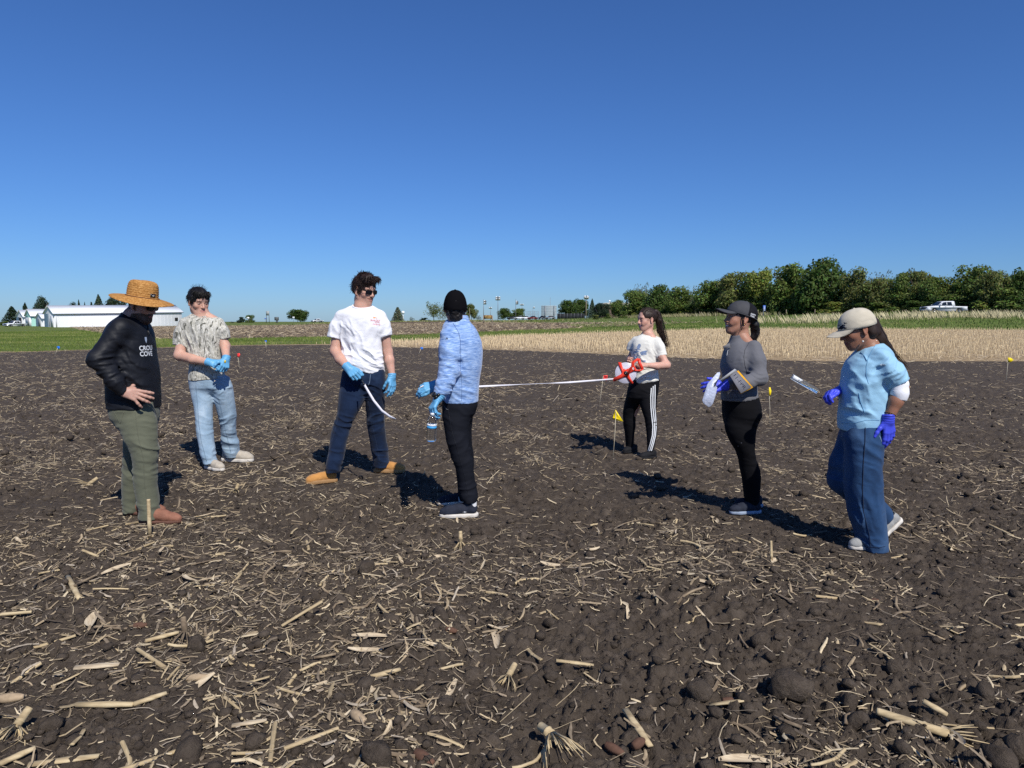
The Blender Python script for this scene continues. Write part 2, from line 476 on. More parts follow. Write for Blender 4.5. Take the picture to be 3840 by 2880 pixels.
# little fans of splayed leaf and root at old stumps
x, y = scatter(130, 1.8, 12, rs, 1.0); g = gz(x, y)
fx, fy, fa, fl, ft = [], [], [], [], []
for i in range(130):
    k = rs.randint(7, 15); a0 = rs.rand()*6.28; sp = rs.uniform(.8, 2.6)
    for j in range(k):
        a = a0 + (rs.rand()-.5)*sp; l = rs.uniform(.04, .12)
        fx.append(x[i] + math.cos(a)*l*.5); fy.append(y[i] + math.sin(a)*l*.5); fa.append(a); fl.append(l); ft.append(rs.uniform(-.1, .5))
N = len(fx)
put(*strips(np.array(fx), np.array(fy), np.array(fl), .003+.004*rs.rand(N), np.array(fa), np.array(ft), rs.randn(N)*.3, straw_cols(N, rs, 1.05, .15), rs))
# straw and standing-stalk litter over the stubble strip
X2 = rs.uniform(-9, 50, 60000); Y2 = rs.uniform(24, 70, 60000)
ok = (Y2 > b1(X2) - .5 - rs.rand(60000)*1.6) & (Y2 < b2(X2)) & (np.abs(X2) < .8*Y2); X2, Y2 = X2[ok][:15000], Y2[ok][:15000]; N = len(X2)
put(*strips(X2, Y2, .10+.22*rs.rand(N), .014+.016*rs.rand(N), rs.rand(N)*6.28, rs.randn(N)*.2, rs.randn(N)*.3, straw_cols(N, rs, 1.3, .12), rs, .012, 1))
# straw over the tilled field behind the grass strip
X3 = rs.uniform(-110, 25, 60000); Y3 = rs.uniform(58, 190, 60000)
ok = (Y3 > b3(X3) - rs.rand(60000)*2) & (Y3 < b4(X3)) & (np.abs(X3) < .8*Y3); X3, Y3 = X3[ok][:13000], Y3[ok][:13000]; N = len(X3)
put(*strips(X3, Y3, .2+.5*rs.rand(N), .05+.07*rs.rand(N), rs.rand(N)*6.28, rs.randn(N)*.25, rs.randn(N)*.3, straw_cols(N, rs, .9, .3), rs, .03, 1))
tag(obj_from('corn_residue', mesh_np('corn_residue', np.concatenate(VV), np.concatenate(FF), False, np.concatenate(CC)), M_residue), kind='stuff')

# crumbs and small clods lying loose on the soil
def lump(seed, n=1):
    r_ = random.Random(seed); import bmesh
    bm = bmesh.new(); bmesh.ops.create_icosphere(bm, subdivisions=n, radius=1.0)
    v = np.array([tuple(p.co) for p in bm.verts]); f = np.array([[q.index for q in fc.verts] for fc in bm.faces]); bm.free()
    v = v*(1 + .75*(noise3(v*1.3 + seed*3.1, seed)-.5)[:, None] + .45*(noise3(v*3.1, seed+4)-.5)[:, None])
    return v*np.array((1.15, .95, .75)), f
L1 = [lump(i, 1) for i in range(6)]
cv, cf, cn = [], [], 0
def crumbs(N, y0, y1, r0, r1, p=1.0):
    global cn
    x, y = scatter(N, y0, y1, rs, p, clump=.35); r = r0 + (r1-r0)*rs.rand(N)**3; a = rs.rand(N)*6.28; g = gz(x, y)
    for q in range(6):
        s_ = np.arange(q, N, 6); v0, f0 = L1[q]; m = len(s_)
        c, s2 = np.cos(a[s_])[:, None], np.sin(a[s_])[:, None]
        vx = (v0[None, :, 0]*c - v0[None, :, 1]*s2)*r[s_, None] + x[s_, None]
        vy = (v0[None, :, 0]*s2 + v0[None, :, 1]*c)*r[s_, None] + y[s_, None]
        vz = v0[None, :, 2]*r[s_, None] + (g[s_] + r[s_]*.25)[:, None]
        cv.append(np.stack([vx, vy, vz], -1).reshape(-1, 3)); nvt = len(v0)
        cf.append((f0[None] + (np.arange(m)*nvt)[:, None, None]).reshape(-1, 3) + cn); cn += m*nvt
crumbs(2800, 1.6, 5.5, .006, .032); crumbs(1500, 5.5, 14, .012, .050)
ov = np.array([(1,0,0),(-1,0,0),(0,1,0),(0,-1,0),(0,0,1),(0,0,-1)], float); of = np.array([(0,2,4),(2,1,4),(1,3,4),(3,0,4),(2,0,5),(1,2,5),(3,1,5),(0,3,5)])
L1 = [(ov*(1 + .9*(NP.rand(6, 3)-.5)), of) for _ in range(6)]
crumbs(15000, 1.6, 6.5, .0025, .012)
tag(obj_from('soil_crumbs', mesh_np('soil_crumbs', np.concatenate(cv), np.concatenate(cf), False), M_soil), kind='stuff')

# standing stubble in rows across the pale strip
sx_, sy_ = [], []
for row in np.arange(-60, 120, .76):
    t = np.arange(0, 90, .17)
    ux, uy = .955, .296                                        # rows run a little away to the right
    X = -14 + ux*t + (-uy)*row; Y = 20 + uy*t + ux*row
    sx_.append(X + rs.randn(len(t))*.03); sy_.append(Y + rs.randn(len(t))*.05)
X, Y = np.concatenate(sx_), np.concatenate(sy_)
ok = (Y > b1(X) + .3 + rs.rand(len(X))*1.5) & (Y < b2(X) - .2) & (np.abs(X) < .80*Y) & (rs.rand(len(X)) < .88)
X, Y = X[ok], Y[ok]; N = len(X); print('stubble', N)
H_ = rs.uniform(.12, .27, N); W_ = rs.uniform(.011, .017, N); lx, ly = rs.randn(N)*.03, rs.randn(N)*.03
Z_ = zt(X, Y)
vv = []
for top in (0, 1):
    for k in range(3):
        a = 2.094*k + .4
        vv.append(np.stack([X + W_*np.cos(a)*(1-.2*top) + lx*top, Y + W_*np.sin(a)*(1-.2*top) + ly*top, Z_ + H_*top - .02*(1-top)], -1))
v = np.stack(vv, 1).reshape(-1, 3); bs = (np.arange(N)*6)[:, None]
f4 = np.concatenate([bs + np.array(q) for q in ((0,1,4,3),(1,2,5,4),(2,0,3,5))]); f3 = bs + np.array((3,4,5))
c = np.repeat(np.array((.68,.53,.32))*(.75+.45*rs.rand(N, 1)), 6, 0)
tag(obj_from('corn_stubble', mesh_np('corn_stubble', v, [f4, f3], False, c), M_stubble), kind='stuff')

# grass blades on the strips and the bank
def blades(X, Y, h0, h1, w0, w1, cols, lean=.35):
    N = len(X); h = rs.uniform(h0, h1, N); w = rs.uniform(w0, w1, N); a = rs.rand(N)*3.1416
    z = zt(X, Y); lx = rs.randn(N)*lean*h - .18*h; ly = rs.randn(N)*lean*h
    A = np.stack([X - np.cos(a)*w, Y - np.sin(a)*w, z-.03], -1); B_ = np.stack([X + np.cos(a)*w, Y + np.sin(a)*w, z-.03], -1)
    T = np.stack([X + lx, Y + ly, z + h], -1); m = np.stack([X + lx*.35 + np.cos(a)*w*.8, Y + ly*.35 + np.sin(a)*w*.8, z + h*.55], -1)
    return np.stack([A, B_, m, T], 1).reshape(-1, 3), np.repeat(cols, 4, 0)
gv, gc = [], []
def grass(N, x0, x1, y0, y1, lo, hi, h, w, pal, lean=.3, edge=.6):
    X = rs.uniform(x0, x1, N*4); Y = rs.uniform(y0, y1, N*4)
    ok = (Y > lo(X) - rs.rand(N*4)*edge) & (Y < hi(X) + rs.rand(N*4)*edge) & (np.abs(X) < .80*Y)
    X, Y = X[ok][:N], Y[ok][:N]
    n_ = noise2(X*.25, Y*.25, 33); t = np.clip(n_*1.1 - .15 + .25*rs.randn(len(X)), 0, .999)
    pal = np.array(pal); c = pal[(t*len(pal)).astype(int)]*(.75+.5*rs.rand(len(X), 1))
    v, c = blades(X, Y, *h, *w, c, lean); gv.append(v); gc.append(c)
green = [(.075,.115,.02),(.105,.15,.028),(.135,.175,.035),(.165,.195,.05),(.22,.22,.08)]
bank = [(.075,.125,.024),(.10,.155,.03),(.125,.175,.04),(.15,.185,.05),(.20,.21,.075)]
dry = [(.25,.23,.12),(.31,.27,.16),(.20,.20,.09),(.14,.16,.05),(.36,.32,.21)]
grass(40000, -70, -17, 33, 110, lambda x: b1(x), lambda x: b3(x), (.05,.14), (.008,.018), green)
grass(15000, -22, 24, 42, 95, lambda x: b2(x), lambda x: b3(x), (.06,.18), (.012,.026), green)
grass(22000, 8, 86, 55, 106, lambda x: b2(x), lambda x: x*0+104, (.08,.24), (.018,.04), bank)
grass(6000, -20, 110, 95, 260, lambda x: np.maximum(b4(x), 95), lambda x: x*0+260, (.10,.26), (.04,.09), bank)
grass(4500, -60, 40, 150, 300, lambda x: b4(x)-1, lambda x: b4(x)+40, (.2,.6), (.06,.14), [dry[0], dry[2], green[1], dry[3]])
grass(1800, 22, 50, 98, 190, lambda x: np.interp(x,[22,37,48,60],[200,166,134,112])-1, lambda x: np.interp(x,[22,37,48,60],[230,196,158,122]), (.4,1.1), (.03,.06), dry, .25, 4)
grass(6000, 40, 130, 100, 135, lambda x: x*0+101, lambda x: x*0+125, (.12,.35), (.03,.07), bank, .25, 4)
for (cx, cy, r, n_) in ((51.5,88,3.0,500),(57,86,2.6,420),(38.5,86,3.2,420),(33,80,3,260),(62,90,3,320),(28,84,2.5,200),(45,84,3,240)):
    X = cx + rs.randn(n_)*r*.6; Y = cy + rs.randn(n_)*1.6
    v, c = blades(X, Y, .5, 1.05, .010, .022, np.array((.50,.44,.27))*(.7+.5*rs.rand(n_, 1)), .22); gv.append(v); gc.append(c)
v = np.concatenate(gv); N = len(v)//4; bs = (np.arange(N)*4)[:, None]
tag(obj_from('grass', mesh_np('grass', v, [bs + np.array((0,1,2)), bs + np.array((0,2,3))], False, np.concatenate(gc)), M_blade), kind='stuff')
print('residue', round(time.time()-T0, 1))
# ------------------------------------------------------------------ single corn stalks, husks, stumps, cobs and clods near the camera
def stalk_mesh(seed, L, r, split=False, bend=0.0):
    r_ = random.Random(seed); mb = MB(); n = 7; pts, rad = [], []
    nodes = [r_.uniform(.2, .45), r_.uniform(.6, .9)]
    ts = sorted([0, .02, .98, 1] + [t for q in nodes for t in (q-.03, q, q+.03)] + [.5])
    for t in ts:
        pts.append(((t-.5)*L, bend*L*(t-.5)**2*2, 0)); rad.append(r*(1.18 if any(abs(t-q) < .005 for q in nodes) else 1.0)*(1-.15*t))
    mb.tube(pts, rad, n, ell=.55 if split else .88)
    me = mb.mesh('corn_stalk', True)
    return me
def husk_mesh(seed, L, w):
    r_ = random.Random(seed); mb = MB(); v, f = [], []; m = 7
    for i in range(m):
        t = i/(m-1); ww = w*(math.sin(math.pi*(.12+.80*t))**.8); zz = .25*L*(t-.5)**2*r_.uniform(.6, 1.2); sk = .12*L*math.sin(t*2.5+seed)
        for j, (o, u) in enumerate(((-1, .45), (-.4, .05), (.4, 0), (1, .35))): v.append(((t-.5)*L, sk + ww*o*.5, zz + u*ww*.5))
    for i in range(m-1):
        for j in range(3): f.append((i*4+j, i*4+j+1, i*4+5+j, i*4+4+j))
    mb.add(v, f); return mb.mesh('corn_husk', True)
def place(name, me, m, x, y, yaw, pitch, lift, label, cat, group=None, roll=0, sc=1.0):
    o = bpy.data.objects.new(name, me)
    if not me.materials: me.materials.append(m)
    COL.objects.link(o); o.location = (x, y, float(gz(x, y)) + lift); o.scale = (sc, sc, sc)
    o.rotation_euler = (roll, pitch, yaw)
    return tag(o, label, cat, group)
SM = [stalk_mesh(i, .10 + .018*i, .0075 + .0006*(i % 4), i % 3 == 2, R.uniform(-.3, .3)) for i in range(8)]
SO = [stalk_mesh(20+i, .09 + .02*i, .007 + .0007*(i % 4), i % 2 == 1, R.uniform(-.4, .4)) for i in range(8)]
HM = [husk_mesh(40+i, .10 + .015*i, .022 + .003*i) for i in range(6)]
rs = np.random.RandomState(77)
def spread(N, meshes, m, name, label, cat, group, y1=5.2, dz=.004):
    x, y = scatter(N, 2.05, y1, rs, 1.0, .76, .8)
    for i in range(N):
        sl = float(slopes(x[i], y[i], .05)[0]); a = rs.rand()*6.28
        sx_, sy_ = slopes(x[i], y[i], .06); g = float(sx_*math.cos(a) + sy_*math.sin(a))
        place(name, meshes[rs.randint(len(meshes))], m, float(x[i]), float(y[i]), a, -math.atan(g)*.8 + rs.randn()*.10, dz + .004*rs.rand(), label, cat, group, rs.rand()*1.2-.6, rs.uniform(.7, 1.15))
spread(110, SM, M_stalk, 'corn_stalk', 'pale yellow cut corn stalk piece lying on the dark soil', 'corn stalk', 'pale corn stalk pieces on the soil')
spread(110, SO, M_stalk_old, 'weathered_corn_stalk', 'grey brown weathered corn stalk piece lying on the dark soil', 'corn stalk', 'weathered corn stalk pieces on the soil')
spread(75, HM, M_husk, 'corn_husk', 'dry curled husk leaf lying on the dark soil', 'corn husk', 'husk leaves on the soil', dz=.003)

def roots(mb, base, d, n, L, r, seed, spread_=.8):
    r_ = random.Random(seed); d = Vector(d).normalized(); a = d.orthogonal().normalized(); b = d.cross(a)
    for i in range(n):
        w = i*6.283/n + r_.uniform(-.3, .3); s = spread_*r_.uniform(.6, 1.15); l = L*r_.uniform(.6, 1.2)
        u = (a*math.cos(w) + b*math.sin(w))
        p0 = Vector(base) + u*r*2.2; p1 = p0 + (d + u*s)*l*.55; p2 = p1 + (d*1.1 + u*s*.6)*l*.45
        mb.tube([p0, p1, p2], [r*.55, r*.4, r*.16], 5)
def stump(name, base, top, r, label, n=14, L=.07, seed=1, m=None, rl=None, cat='corn stump', sp=.9):
    base, top = Vector(base), Vector(top); e = empty(name, base, label, cat)
    mb = MB(); ax = top - base; pts = [base + ax*t for t in (0, .3, .33, .36, .97, 1)]
    mb.tube(pts, [r*1.05, r, r*1.2, r, r*.92, r*.86], 10); mb.build('stalk', m or M_stalk, e, True)
    mb = MB(); roots(mb, base, rl or -ax, n, L, r*.42, seed, sp); mb.build('roots', m or M_stalk, e, True)
    return e
def gp(px, py, dz=0.0):
    p = gpt(px, py); return Vector((p.x, p.y, float(gz(p.x, p.y)) + dz))
b_ = gp(562, 2010); stump('standing_corn_stalk', b_ + Vector((0,0,.01)), Vector((b_.x+.002, b_.y, at(563,1872,b_.y).z)), .0135, 'upright pale corn stalk standing in front of the rust boots', 16, .06, 3)
b_ = gp(2893, 2112); stump('standing_corn_stalk', b_, Vector((b_.x-.004, b_.y+.01, at(2890,2030,b_.y).z)), .0085, 'thin pale stalk standing upright left of the wide jeans', 6, .05, 4)
b_ = gp(1728, 2042); stump('corn_stump', b_ + Vector((0,0,.02)), Vector((b_.x-.004, b_.y+.02, at(1727,2000,b_.y).z+.01)), .0135, 'short yellow corn stump below the navy sneaker', 16, .07, 5)
b_ = gp(2068, 2806, .045); stump('corn_stump', b_, at(2026,2722,b_.y+.05), .017, 'uprooted yellow corn stump with splayed roots at the bottom centre', 20, .095, 6, rl=Vector((.30,-.65,-.45)), sp=1.0)
b_ = gp(3556, 2752, .030); stump('uprooted_corn_stalk', b_, gp(3285, 2702, .034), .0150, 'longest pale corn stalk lying at the bottom right with roots', 14, .11, 7, m=M_stalk, rl=Vector((1,-.1,-.12)), sp=.45)
b_ = gp(60, 2740, .03); stump('corn_stump', b_, b_ + Vector((.02,.05,.045)), .015, 'corn stump with splayed roots at the left bottom edge', 16, .085, 8, rl=Vector((.1,-.7,-.4)), sp=1.1)
b_ = gp(695, 2400, .04); stump('corn_stump', b_, b_ + Vector((-.02,.03,.06)), .014, 'mossy stump with thin roots fanned over a clod at left', 15, .085, 9, rl=Vector((.0,-.5,-.6)), m=M_stalk_old, sp=1.0)
b_ = gp(1905, 2535, .03); stump('corn_stump', b_, b_ + Vector((.03,.05,.03)), .013, 'half buried stump among straw just left of the bottom centre stump', 13, .09, 10, rl=Vector((-.15,-.6,-.3)), sp=.9)
b_ = gp(330, 1815, .02); stump('corn_stump', b_, b_ + Vector((.06,.05,.05)), .016, 'straw stump left behind the olive trousers', 12, .11, 11, rl=Vector((-.7,-.3,-.2)), sp=.8)
b_ = gp(885, 1845, .03); stump('corn_stump', b_, b_ + Vector((.01,.03,.05)), .014, 'splayed straw stump between the light jeans and the tan boot', 15, .10, 12, m=M_stalk, rl=Vector((0,-.5,-.4)), sp=1.2)
def long_piece(p0, p1, r, label, m=None, lift=.02, flat=.8, mid=None):
    a, b = gp(*p0, lift), gp(*p1, lift)
    pts = [a, a.lerp(b, .3), a.lerp(b, .55), a.lerp(b, .8), b]
    if mid: pts[2] += Vector((0, 0, mid))
    mb = MB(); c = a.lerp(b, .5); mb.tube([p - c for p in pts], [r, r*.96, r*1.12, r*.92, r*.8], 8, ell=flat)
    o = mb.build('corn_stalk', m or M_stalk, None, True); o.location = c
    return tag(o, label, 'corn stalk')
long_piece((290, 2640), (500, 2648), .0135, 'long bent pale stalk at the lower left, straight half'); long_piece((500, 2648), (625, 2612), .0115, 'long bent pale stalk at the lower left, raised tip')
long_piece((108, 2868), (372, 2838), .0145, 'frayed split stalk along the bottom left edge', flat=.45); long_piece((0, 2860), (134, 2816), .012, 'yellow stalk piece cut by the left bottom corner')
long_piece((255, 2168), (298, 2256), .015, 'thick tan stalk piece pointing at the camera on the left')
long_piece((280, 2505), (448, 2490), .019, 'broad flat husk covered stalk on the left', M_husk, flat=.4); long_piece((1390, 2550), (1500, 2516), .012, 'bright straw coloured stalk piece just left of centre')
long_piece((2345, 2690), (2440, 2805), .014, 'split pinkish stalk pointing down right of the bottom centre stump', flat=.5); long_piece((2085, 2510), (2225, 2495), .009, 'slim bright splinter right of centre')
long_piece((2660, 2640), (2790, 2665), .011, 'pale frayed splinter left of the biggest clod', flat=.5); long_piece((3460, 2665), (3552, 2690), .013, 'pale stalk piece just above the longest stalk', lift=.03)
long_piece((870, 2722), (1000, 2708), .012, 'whitish flat stalk lying left of the bottom middle', M_husk, flat=.4); long_piece((545, 2400), (670, 2372), .012, 'smooth yellow stalk beside the mossy stump')
hl_ = gp(357, 2330, .01); o = obj_from('corn_husk', husk_mesh(91, .15, .055), M_husk, None, hl_); o.rotation_euler = (.2, .1, -1.1); tag(o, 'large pale papery husk on the left', 'corn husk')
# cobs: tapered, with rows of sockets
M_cob = mat('red_brown_corn_cob', (.115,.062,.042), .85, .2, vary=.3, vscale=40); M_cobp = mat('pale_corn_cob', (.36,.27,.175), .85, .2, vary=.3, vscale=40)
def cob(px, py, L, r, yaw, m, label):
    mb = MB(); n, k = 20, 16; v, f = [], []
    for i in range(k+1):
        t = i/k; rr = r*(1 - .25*t)*(math.sin(math.pi*min(max(t, .06), .97))**.22)
        for j in range(n): 
            q = rr*(1 + .10*((i + j) % 2) - .05); w = 6.283*j/n
            v.append(((t-.5)*L, q*math.cos(w), q*math.sin(w)))
    for i in range(k):
        for j in range(n): f.append((i*n+j, i*n+(j+1) % n, (i+1)*n+(j+1) % n, (i+1)*n+j))
    f.append(tuple(range(n))[::-1]); f.append(tuple(k*n+j for j in range(n)))
    mb.add(v, f); p = gp(px, py, r*.7); o = mb.build('corn_cob', m, None, False, loc=p); o.rotation_euler = (.3, .06, yaw)
    return tag(o, label, 'corn cob', 'corn cobs left on the soil')
cob(740, 2545, .085, .017, .25, M_cobp, 'pale honeycombed corn cob on the left'); cob(1693, 2366, .055, .017, -.25, M_cob, 'red brown corn cob below the middle of the field'); cob(1345, 2700, .075, .021, -.75, M_cobp, 'pale cob at the bottom left of centre')
cob(1592, 2838, .085, .022, -.7, M_cob, 'dark red cob at the bottom edge left of the uprooted stump'); cob(2305, 2808, .070, .018, -.7, M_cob, 'reddish cob right of the uprooted stump'); cob(2395, 2800, .060, .019, .8, M_cob, 'second reddish cob beside the split pinkish stalk')
cob(2745, 2640, .075, .019, .05, M_cob, 'dark cob half buried left of the biggest clod'); cob(525, 2340, .06, .018, .5, M_cob, 'brown cob beside the papery husk on the left'); cob(40, 2610, .09, .021, .3, M_cobp, 'pale cob at the left edge'); cob(3280, 2240, .06, .015, .4, M_cob, 'small brown cob below the wide jeans')
# big clods
CL = [lump(200+i, 2) for i in range(6)]
def clod(px, py, r, label, i):
    v, f = CL[i % 6]; v = v*(1 + .10*(noise3(v*5.5, i)-.5)[:, None]*2)
    p = gp(px, py, r*.35); o = obj_from('soil_clod', mesh_np('soil_clod', v*r, f, True), M_soil, None, p); o.rotation_euler = (.3*i, .2*i, i*1.1)
    return tag(o, label, 'soil clod', 'big clods of soil')
for i, (px, py, r, lab) in enumerate(((2955,2600,.075,'biggest clod casting a dark shadow at the lower right'), (2620,2615,.048,'rounded clod left of the biggest one at the lower right'), (2715,2590,.036,'smaller clod between two bigger ones at the lower right'), (3210,2712,.040,'smooth clod just left of the longest stalk'), (3185,2640,.036,'clod above the smooth one by the longest stalk'),
        (1655,2318,.046,'dark clod below the middle beside the red brown cob'), (735,2432,.044,'clod behind the mossy stump at left'), (1380,2130,.050,'dark clod left of the yellow stump'), (3700,2590,.040,'clod at the right edge low down'), (3360,2500,.042,'clod right of centre in the lower right'), (2850,2400,.05,'long clod in the bare soil below the thin stalk'), (3640,2380,.05,'crumbly root clod at the right'),
        (190,2720,.042,'flat clod at the lower left'), (700,2830,.055,'clod at the bottom left of the middle'), (1420,2860,.05,'clod cut by the bottom edge'), (3830,2800,.06,'clod in the bottom right corner'), (3740,2870,.055,'clod at the bottom edge near the right corner'), (2480,2440,.036,'low clod right of the bottom centre'), (960,2780,.035,'small clod right of the whitish flat stalk'), (2060,2330,.03,'small clod beside a leaning straw right of centre'))):
    clod(px, py, r, lab, i)
# ------------------------------------------------------------------ trees
def leafmat(name, c, v=.35):
    m = mat(name, c, .6, .25, attr=True)
    N, L = m.node_tree.nodes, m.node_tree.links
    a = [n for n in N if n.type == 'VERTEX_COLOR'][0]
    x = N.new('ShaderNodeMix'); x.data_type = 'RGBA'; x.blend_type = 'MULTIPLY'; x.inputs['Factor'].default_value = 1
    x.inputs[6].default_value = (*c, 1); L.new(a.outputs['Color'], x.inputs[7]); L.new(x.outputs[2], bsdf(m).inputs['Base Color'])
    tl = N.new('ShaderNodeBsdfTranslucent'); ms = N.new('ShaderNodeMixShader'); ms.inputs[0].default_value = .42    # sun comes through the leaves
    L.new(x.outputs[2], tl.inputs['Color']); out = [n for n in N if n.type == 'OUTPUT_MATERIAL'][0]
    L.new(bsdf(m).outputs[0], ms.inputs[1]); L.new(tl.outputs[0], ms.inputs[2]); L.new(ms.outputs[0], out.inputs['Surface'])
    return m
LM = [leafmat('leaf_deep_green', (.085,.135,.034)), leafmat('leaf_mid_green', (.14,.195,.048)), leafmat('leaf_olive_green', (.18,.205,.065)),
      leafmat('leaf_yellow_green', (.23,.27,.062)), leafmat('leaf_grey_green', (.19,.21,.13)), leafmat('needle_blue_green', (.065,.10,.060)), leafmat('needle_dark_green', (.040,.066,.034))]
M_bark = mat('grey_bark', (.12,.10,.08), .95, .1, vary=.3, vscale=3, bump=.6, bscale=12, bdist=.05)
def leaf_quads(P, n, size, rs, up=.5):
    N = len(P)
    nrm = n + rs.randn(N, 3)*.75 + np.array((0, 0, up)); nrm /= np.linalg.norm(nrm, axis=1, keepdims=True)
    t = np.cross(nrm, rs.randn(N, 3)); t /= np.linalg.norm(t, axis=1, keepdims=True) + 1e-9
    b = np.cross(nrm, t); s = size*(.6+.8*rs.rand(N, 1))
    v = np.stack([P - t*s*.5, P - b*s*.32 + nrm*s*.08, P + t*s*.5, P + b*s*.32 + nrm*s*.08], 1).reshape(-1, 3)
    f = np.arange(N*4).reshape(N, 4)
    c = np.repeat((.55 + .9*rs.rand(N, 1))*np.array((1, 1, 1)) * (1 + .12*rs.randn(N, 3)), 4, 0)
    return v, f, np.clip(c, .2, 1.8)
def crown_mesh(seed, N, lobes, leaf, sparse=0.0, bottom=.12, shape='round'):
    rs = np.random.RandomState(seed)
    cs, rr = [], []
    for i in range(lobes):
        z = rs.uniform(bottom + .12, .88); prof = math.sin(math.pi*min(1, (z-bottom)/(1.0-bottom)*.80 + .16))**.7
        a = rs.rand()*6.28; r = (rs.rand()**.55)*.40*prof
        cs.append((r*math.cos(a), r*math.sin(a), z)); rr.append(rs.uniform(.10, .19)*(.7 + .5*prof))
    cs.append((0, 0, .55)); rr.append(.24)
    cs, rr = np.array(cs), np.array(rr)
    w = rr**2; k = rs.choice(len(cs), N, p=w/w.sum())
    u = rs.randn(N, 3); u /= np.linalg.norm(u, axis=1, keepdims=True)
    rad = rr[k]*(1 - .55*rs.rand(N)**2.2)*(1 + .22*(noise3(u*2.2 + k[:, None]*3.7, seed)-.5)*2)
    P = cs[k] + u*rad[:, None]*np.array((1, 1, .9))
    if sparse: P = P[noise3(P*9, seed+2) > sparse]; u = u[:len(P)]
    tw = rs.rand(len(P)) < .06
    P[tw] += u[:len(P)][tw]*rs.rand(tw.sum(), 1)*.07
    v, f, c = leaf_quads(P, u[:len(P)], leaf, rs)
    return mesh_np('crown', v, f, False, c)
def trunk_mesh(seed, limbs=7, r=.022, top=.6):
    rs = np.random.RandomState(seed); mb = MB()
    mb.tube([(0,0,-.03), (.006,0,.15), (-.004,.005,.35), (0,0,top)], [r, r*.8, r*.6, r*.3], 7)
    for i in range(limbs):
        z = rs.uniform(.14, .5); a = rs.rand()*6.28; l = rs.uniform(.2, .36)
        mb.tube([(0,0,z), (math.cos(a)*l*.5, math.sin(a)*l*.5, z+l*.55), (math.cos(a)*l, math.sin(a)*l, z+l*.95)], [r*.45, r*.3, r*.1], 5)
    return mb.mesh('trunk', True)
def spruce_mesh(seed, N=5200, leaf=.05, wide=1.0, open_=0.0):
    rs = np.random.RandomState(seed)
    z = .06 + .94*rs.rand(N)**1.25
    tier = np.round(z*15)/15 + rs.randn(N)*.012
    a = rs.rand(N)*6.28; env = .5*(1 - tier)**.85*(.75 + .35*noise3(np.stack([np.cos(a)*2, np.sin(a)*2, tier*9], -1), seed))*wide + .012
    q = rs.rand(N)**.55; r = env*q
    P = np.stack([r*np.cos(a), r*np.sin(a), tier - r*.22 + (1-q)*.01 + rs.randn(N)*.008], -1)
    if open_: P = P[noise3(P*8, seed+3) > open_]; a = a[:len(P)]
    n = np.stack([np.cos(a), np.sin(a), a*0+.4], -1)[:len(P)]
    v, f, c = leaf_quads(P, n, leaf, rs, .6)
    return mesh_np('crown', v, f, False, c)
CR = [crown_mesh(40+i, 6800, 28, .054, bottom=.02 if i < 3 else .14) for i in range(6)]
CR_THIN = [crown_mesh(60+i, 3200, 20, .040, sparse=.46, bottom=.1) for i in range(2)]
BU = [crown_mesh(70+i, 2200, 14, .075, bottom=-.1) for i in range(2)]
SP = [spruce_mesh(80), spruce_mesh(81, wide=.8, open_=.25), spruce_mesh(82, 4000, .06, 1.2, .3)]
TR = [trunk_mesh(90+i) for i in range(3)]
def plant(name, x, y, w, h, crown, m, label, cat='tree', group=None, trunk=0, rz=None, dz=0.0):
    z = float(zt(x, y)) - .1 + dz
    r = empty(name, (x, y, z), label, cat, group)
    c = crown.copy(); c.materials.clear(); c.materials.append(m)
    o = bpy.data.objects.new('crown', c); COL.objects.link(o); o.parent = r; o.scale = (w, w, h); o.rotation_euler = (0, 0, R.random()*6.28 if rz is None else rz)
    if trunk is not None:
        t = bpy.data.objects.new('trunk', TR[trunk]); COL.objects.link(t); t.parent = r; t.scale = (h*.9, h*.9, h); t.rotation_euler = (0, 0, R.random()*6.28)
        if not TR[trunk].materials: TR[trunk].materials.append(M_bark)
    return r
def px_plant(name, l, rgt, top, base, d, crown, m, label, **kw):
    """Tree that the photograph shows between columns l..rgt and rows top..base, standing at distance d."""
    X = ((l+rgt)/2 - 1920)/FOC*d; w = (rgt-l)/FOC*d; zb = float(zt(X, d)); ztop = CAM_H + (HOR-top)/FOC*d
    zbase = CAM_H + (HOR-base)/FOC*d
    return plant(name, X, d, w*kw.pop('fat', 1.08), max(ztop - zb + .1, .5), crown, m, label, **kw)
def line_d(px):        # where the wood's edge runs
    t = (px-1920)/FOC
    ax, ay, bx, by = 37.8, 205., 72.5, 121.
    # t*y = x on the line a + s(b-a)
    s = (t*ay - ax)/((bx-ax) - t*(by-ay))
    return ay + s*(by-ay)
G_ = 'trees along the edge of the wood'
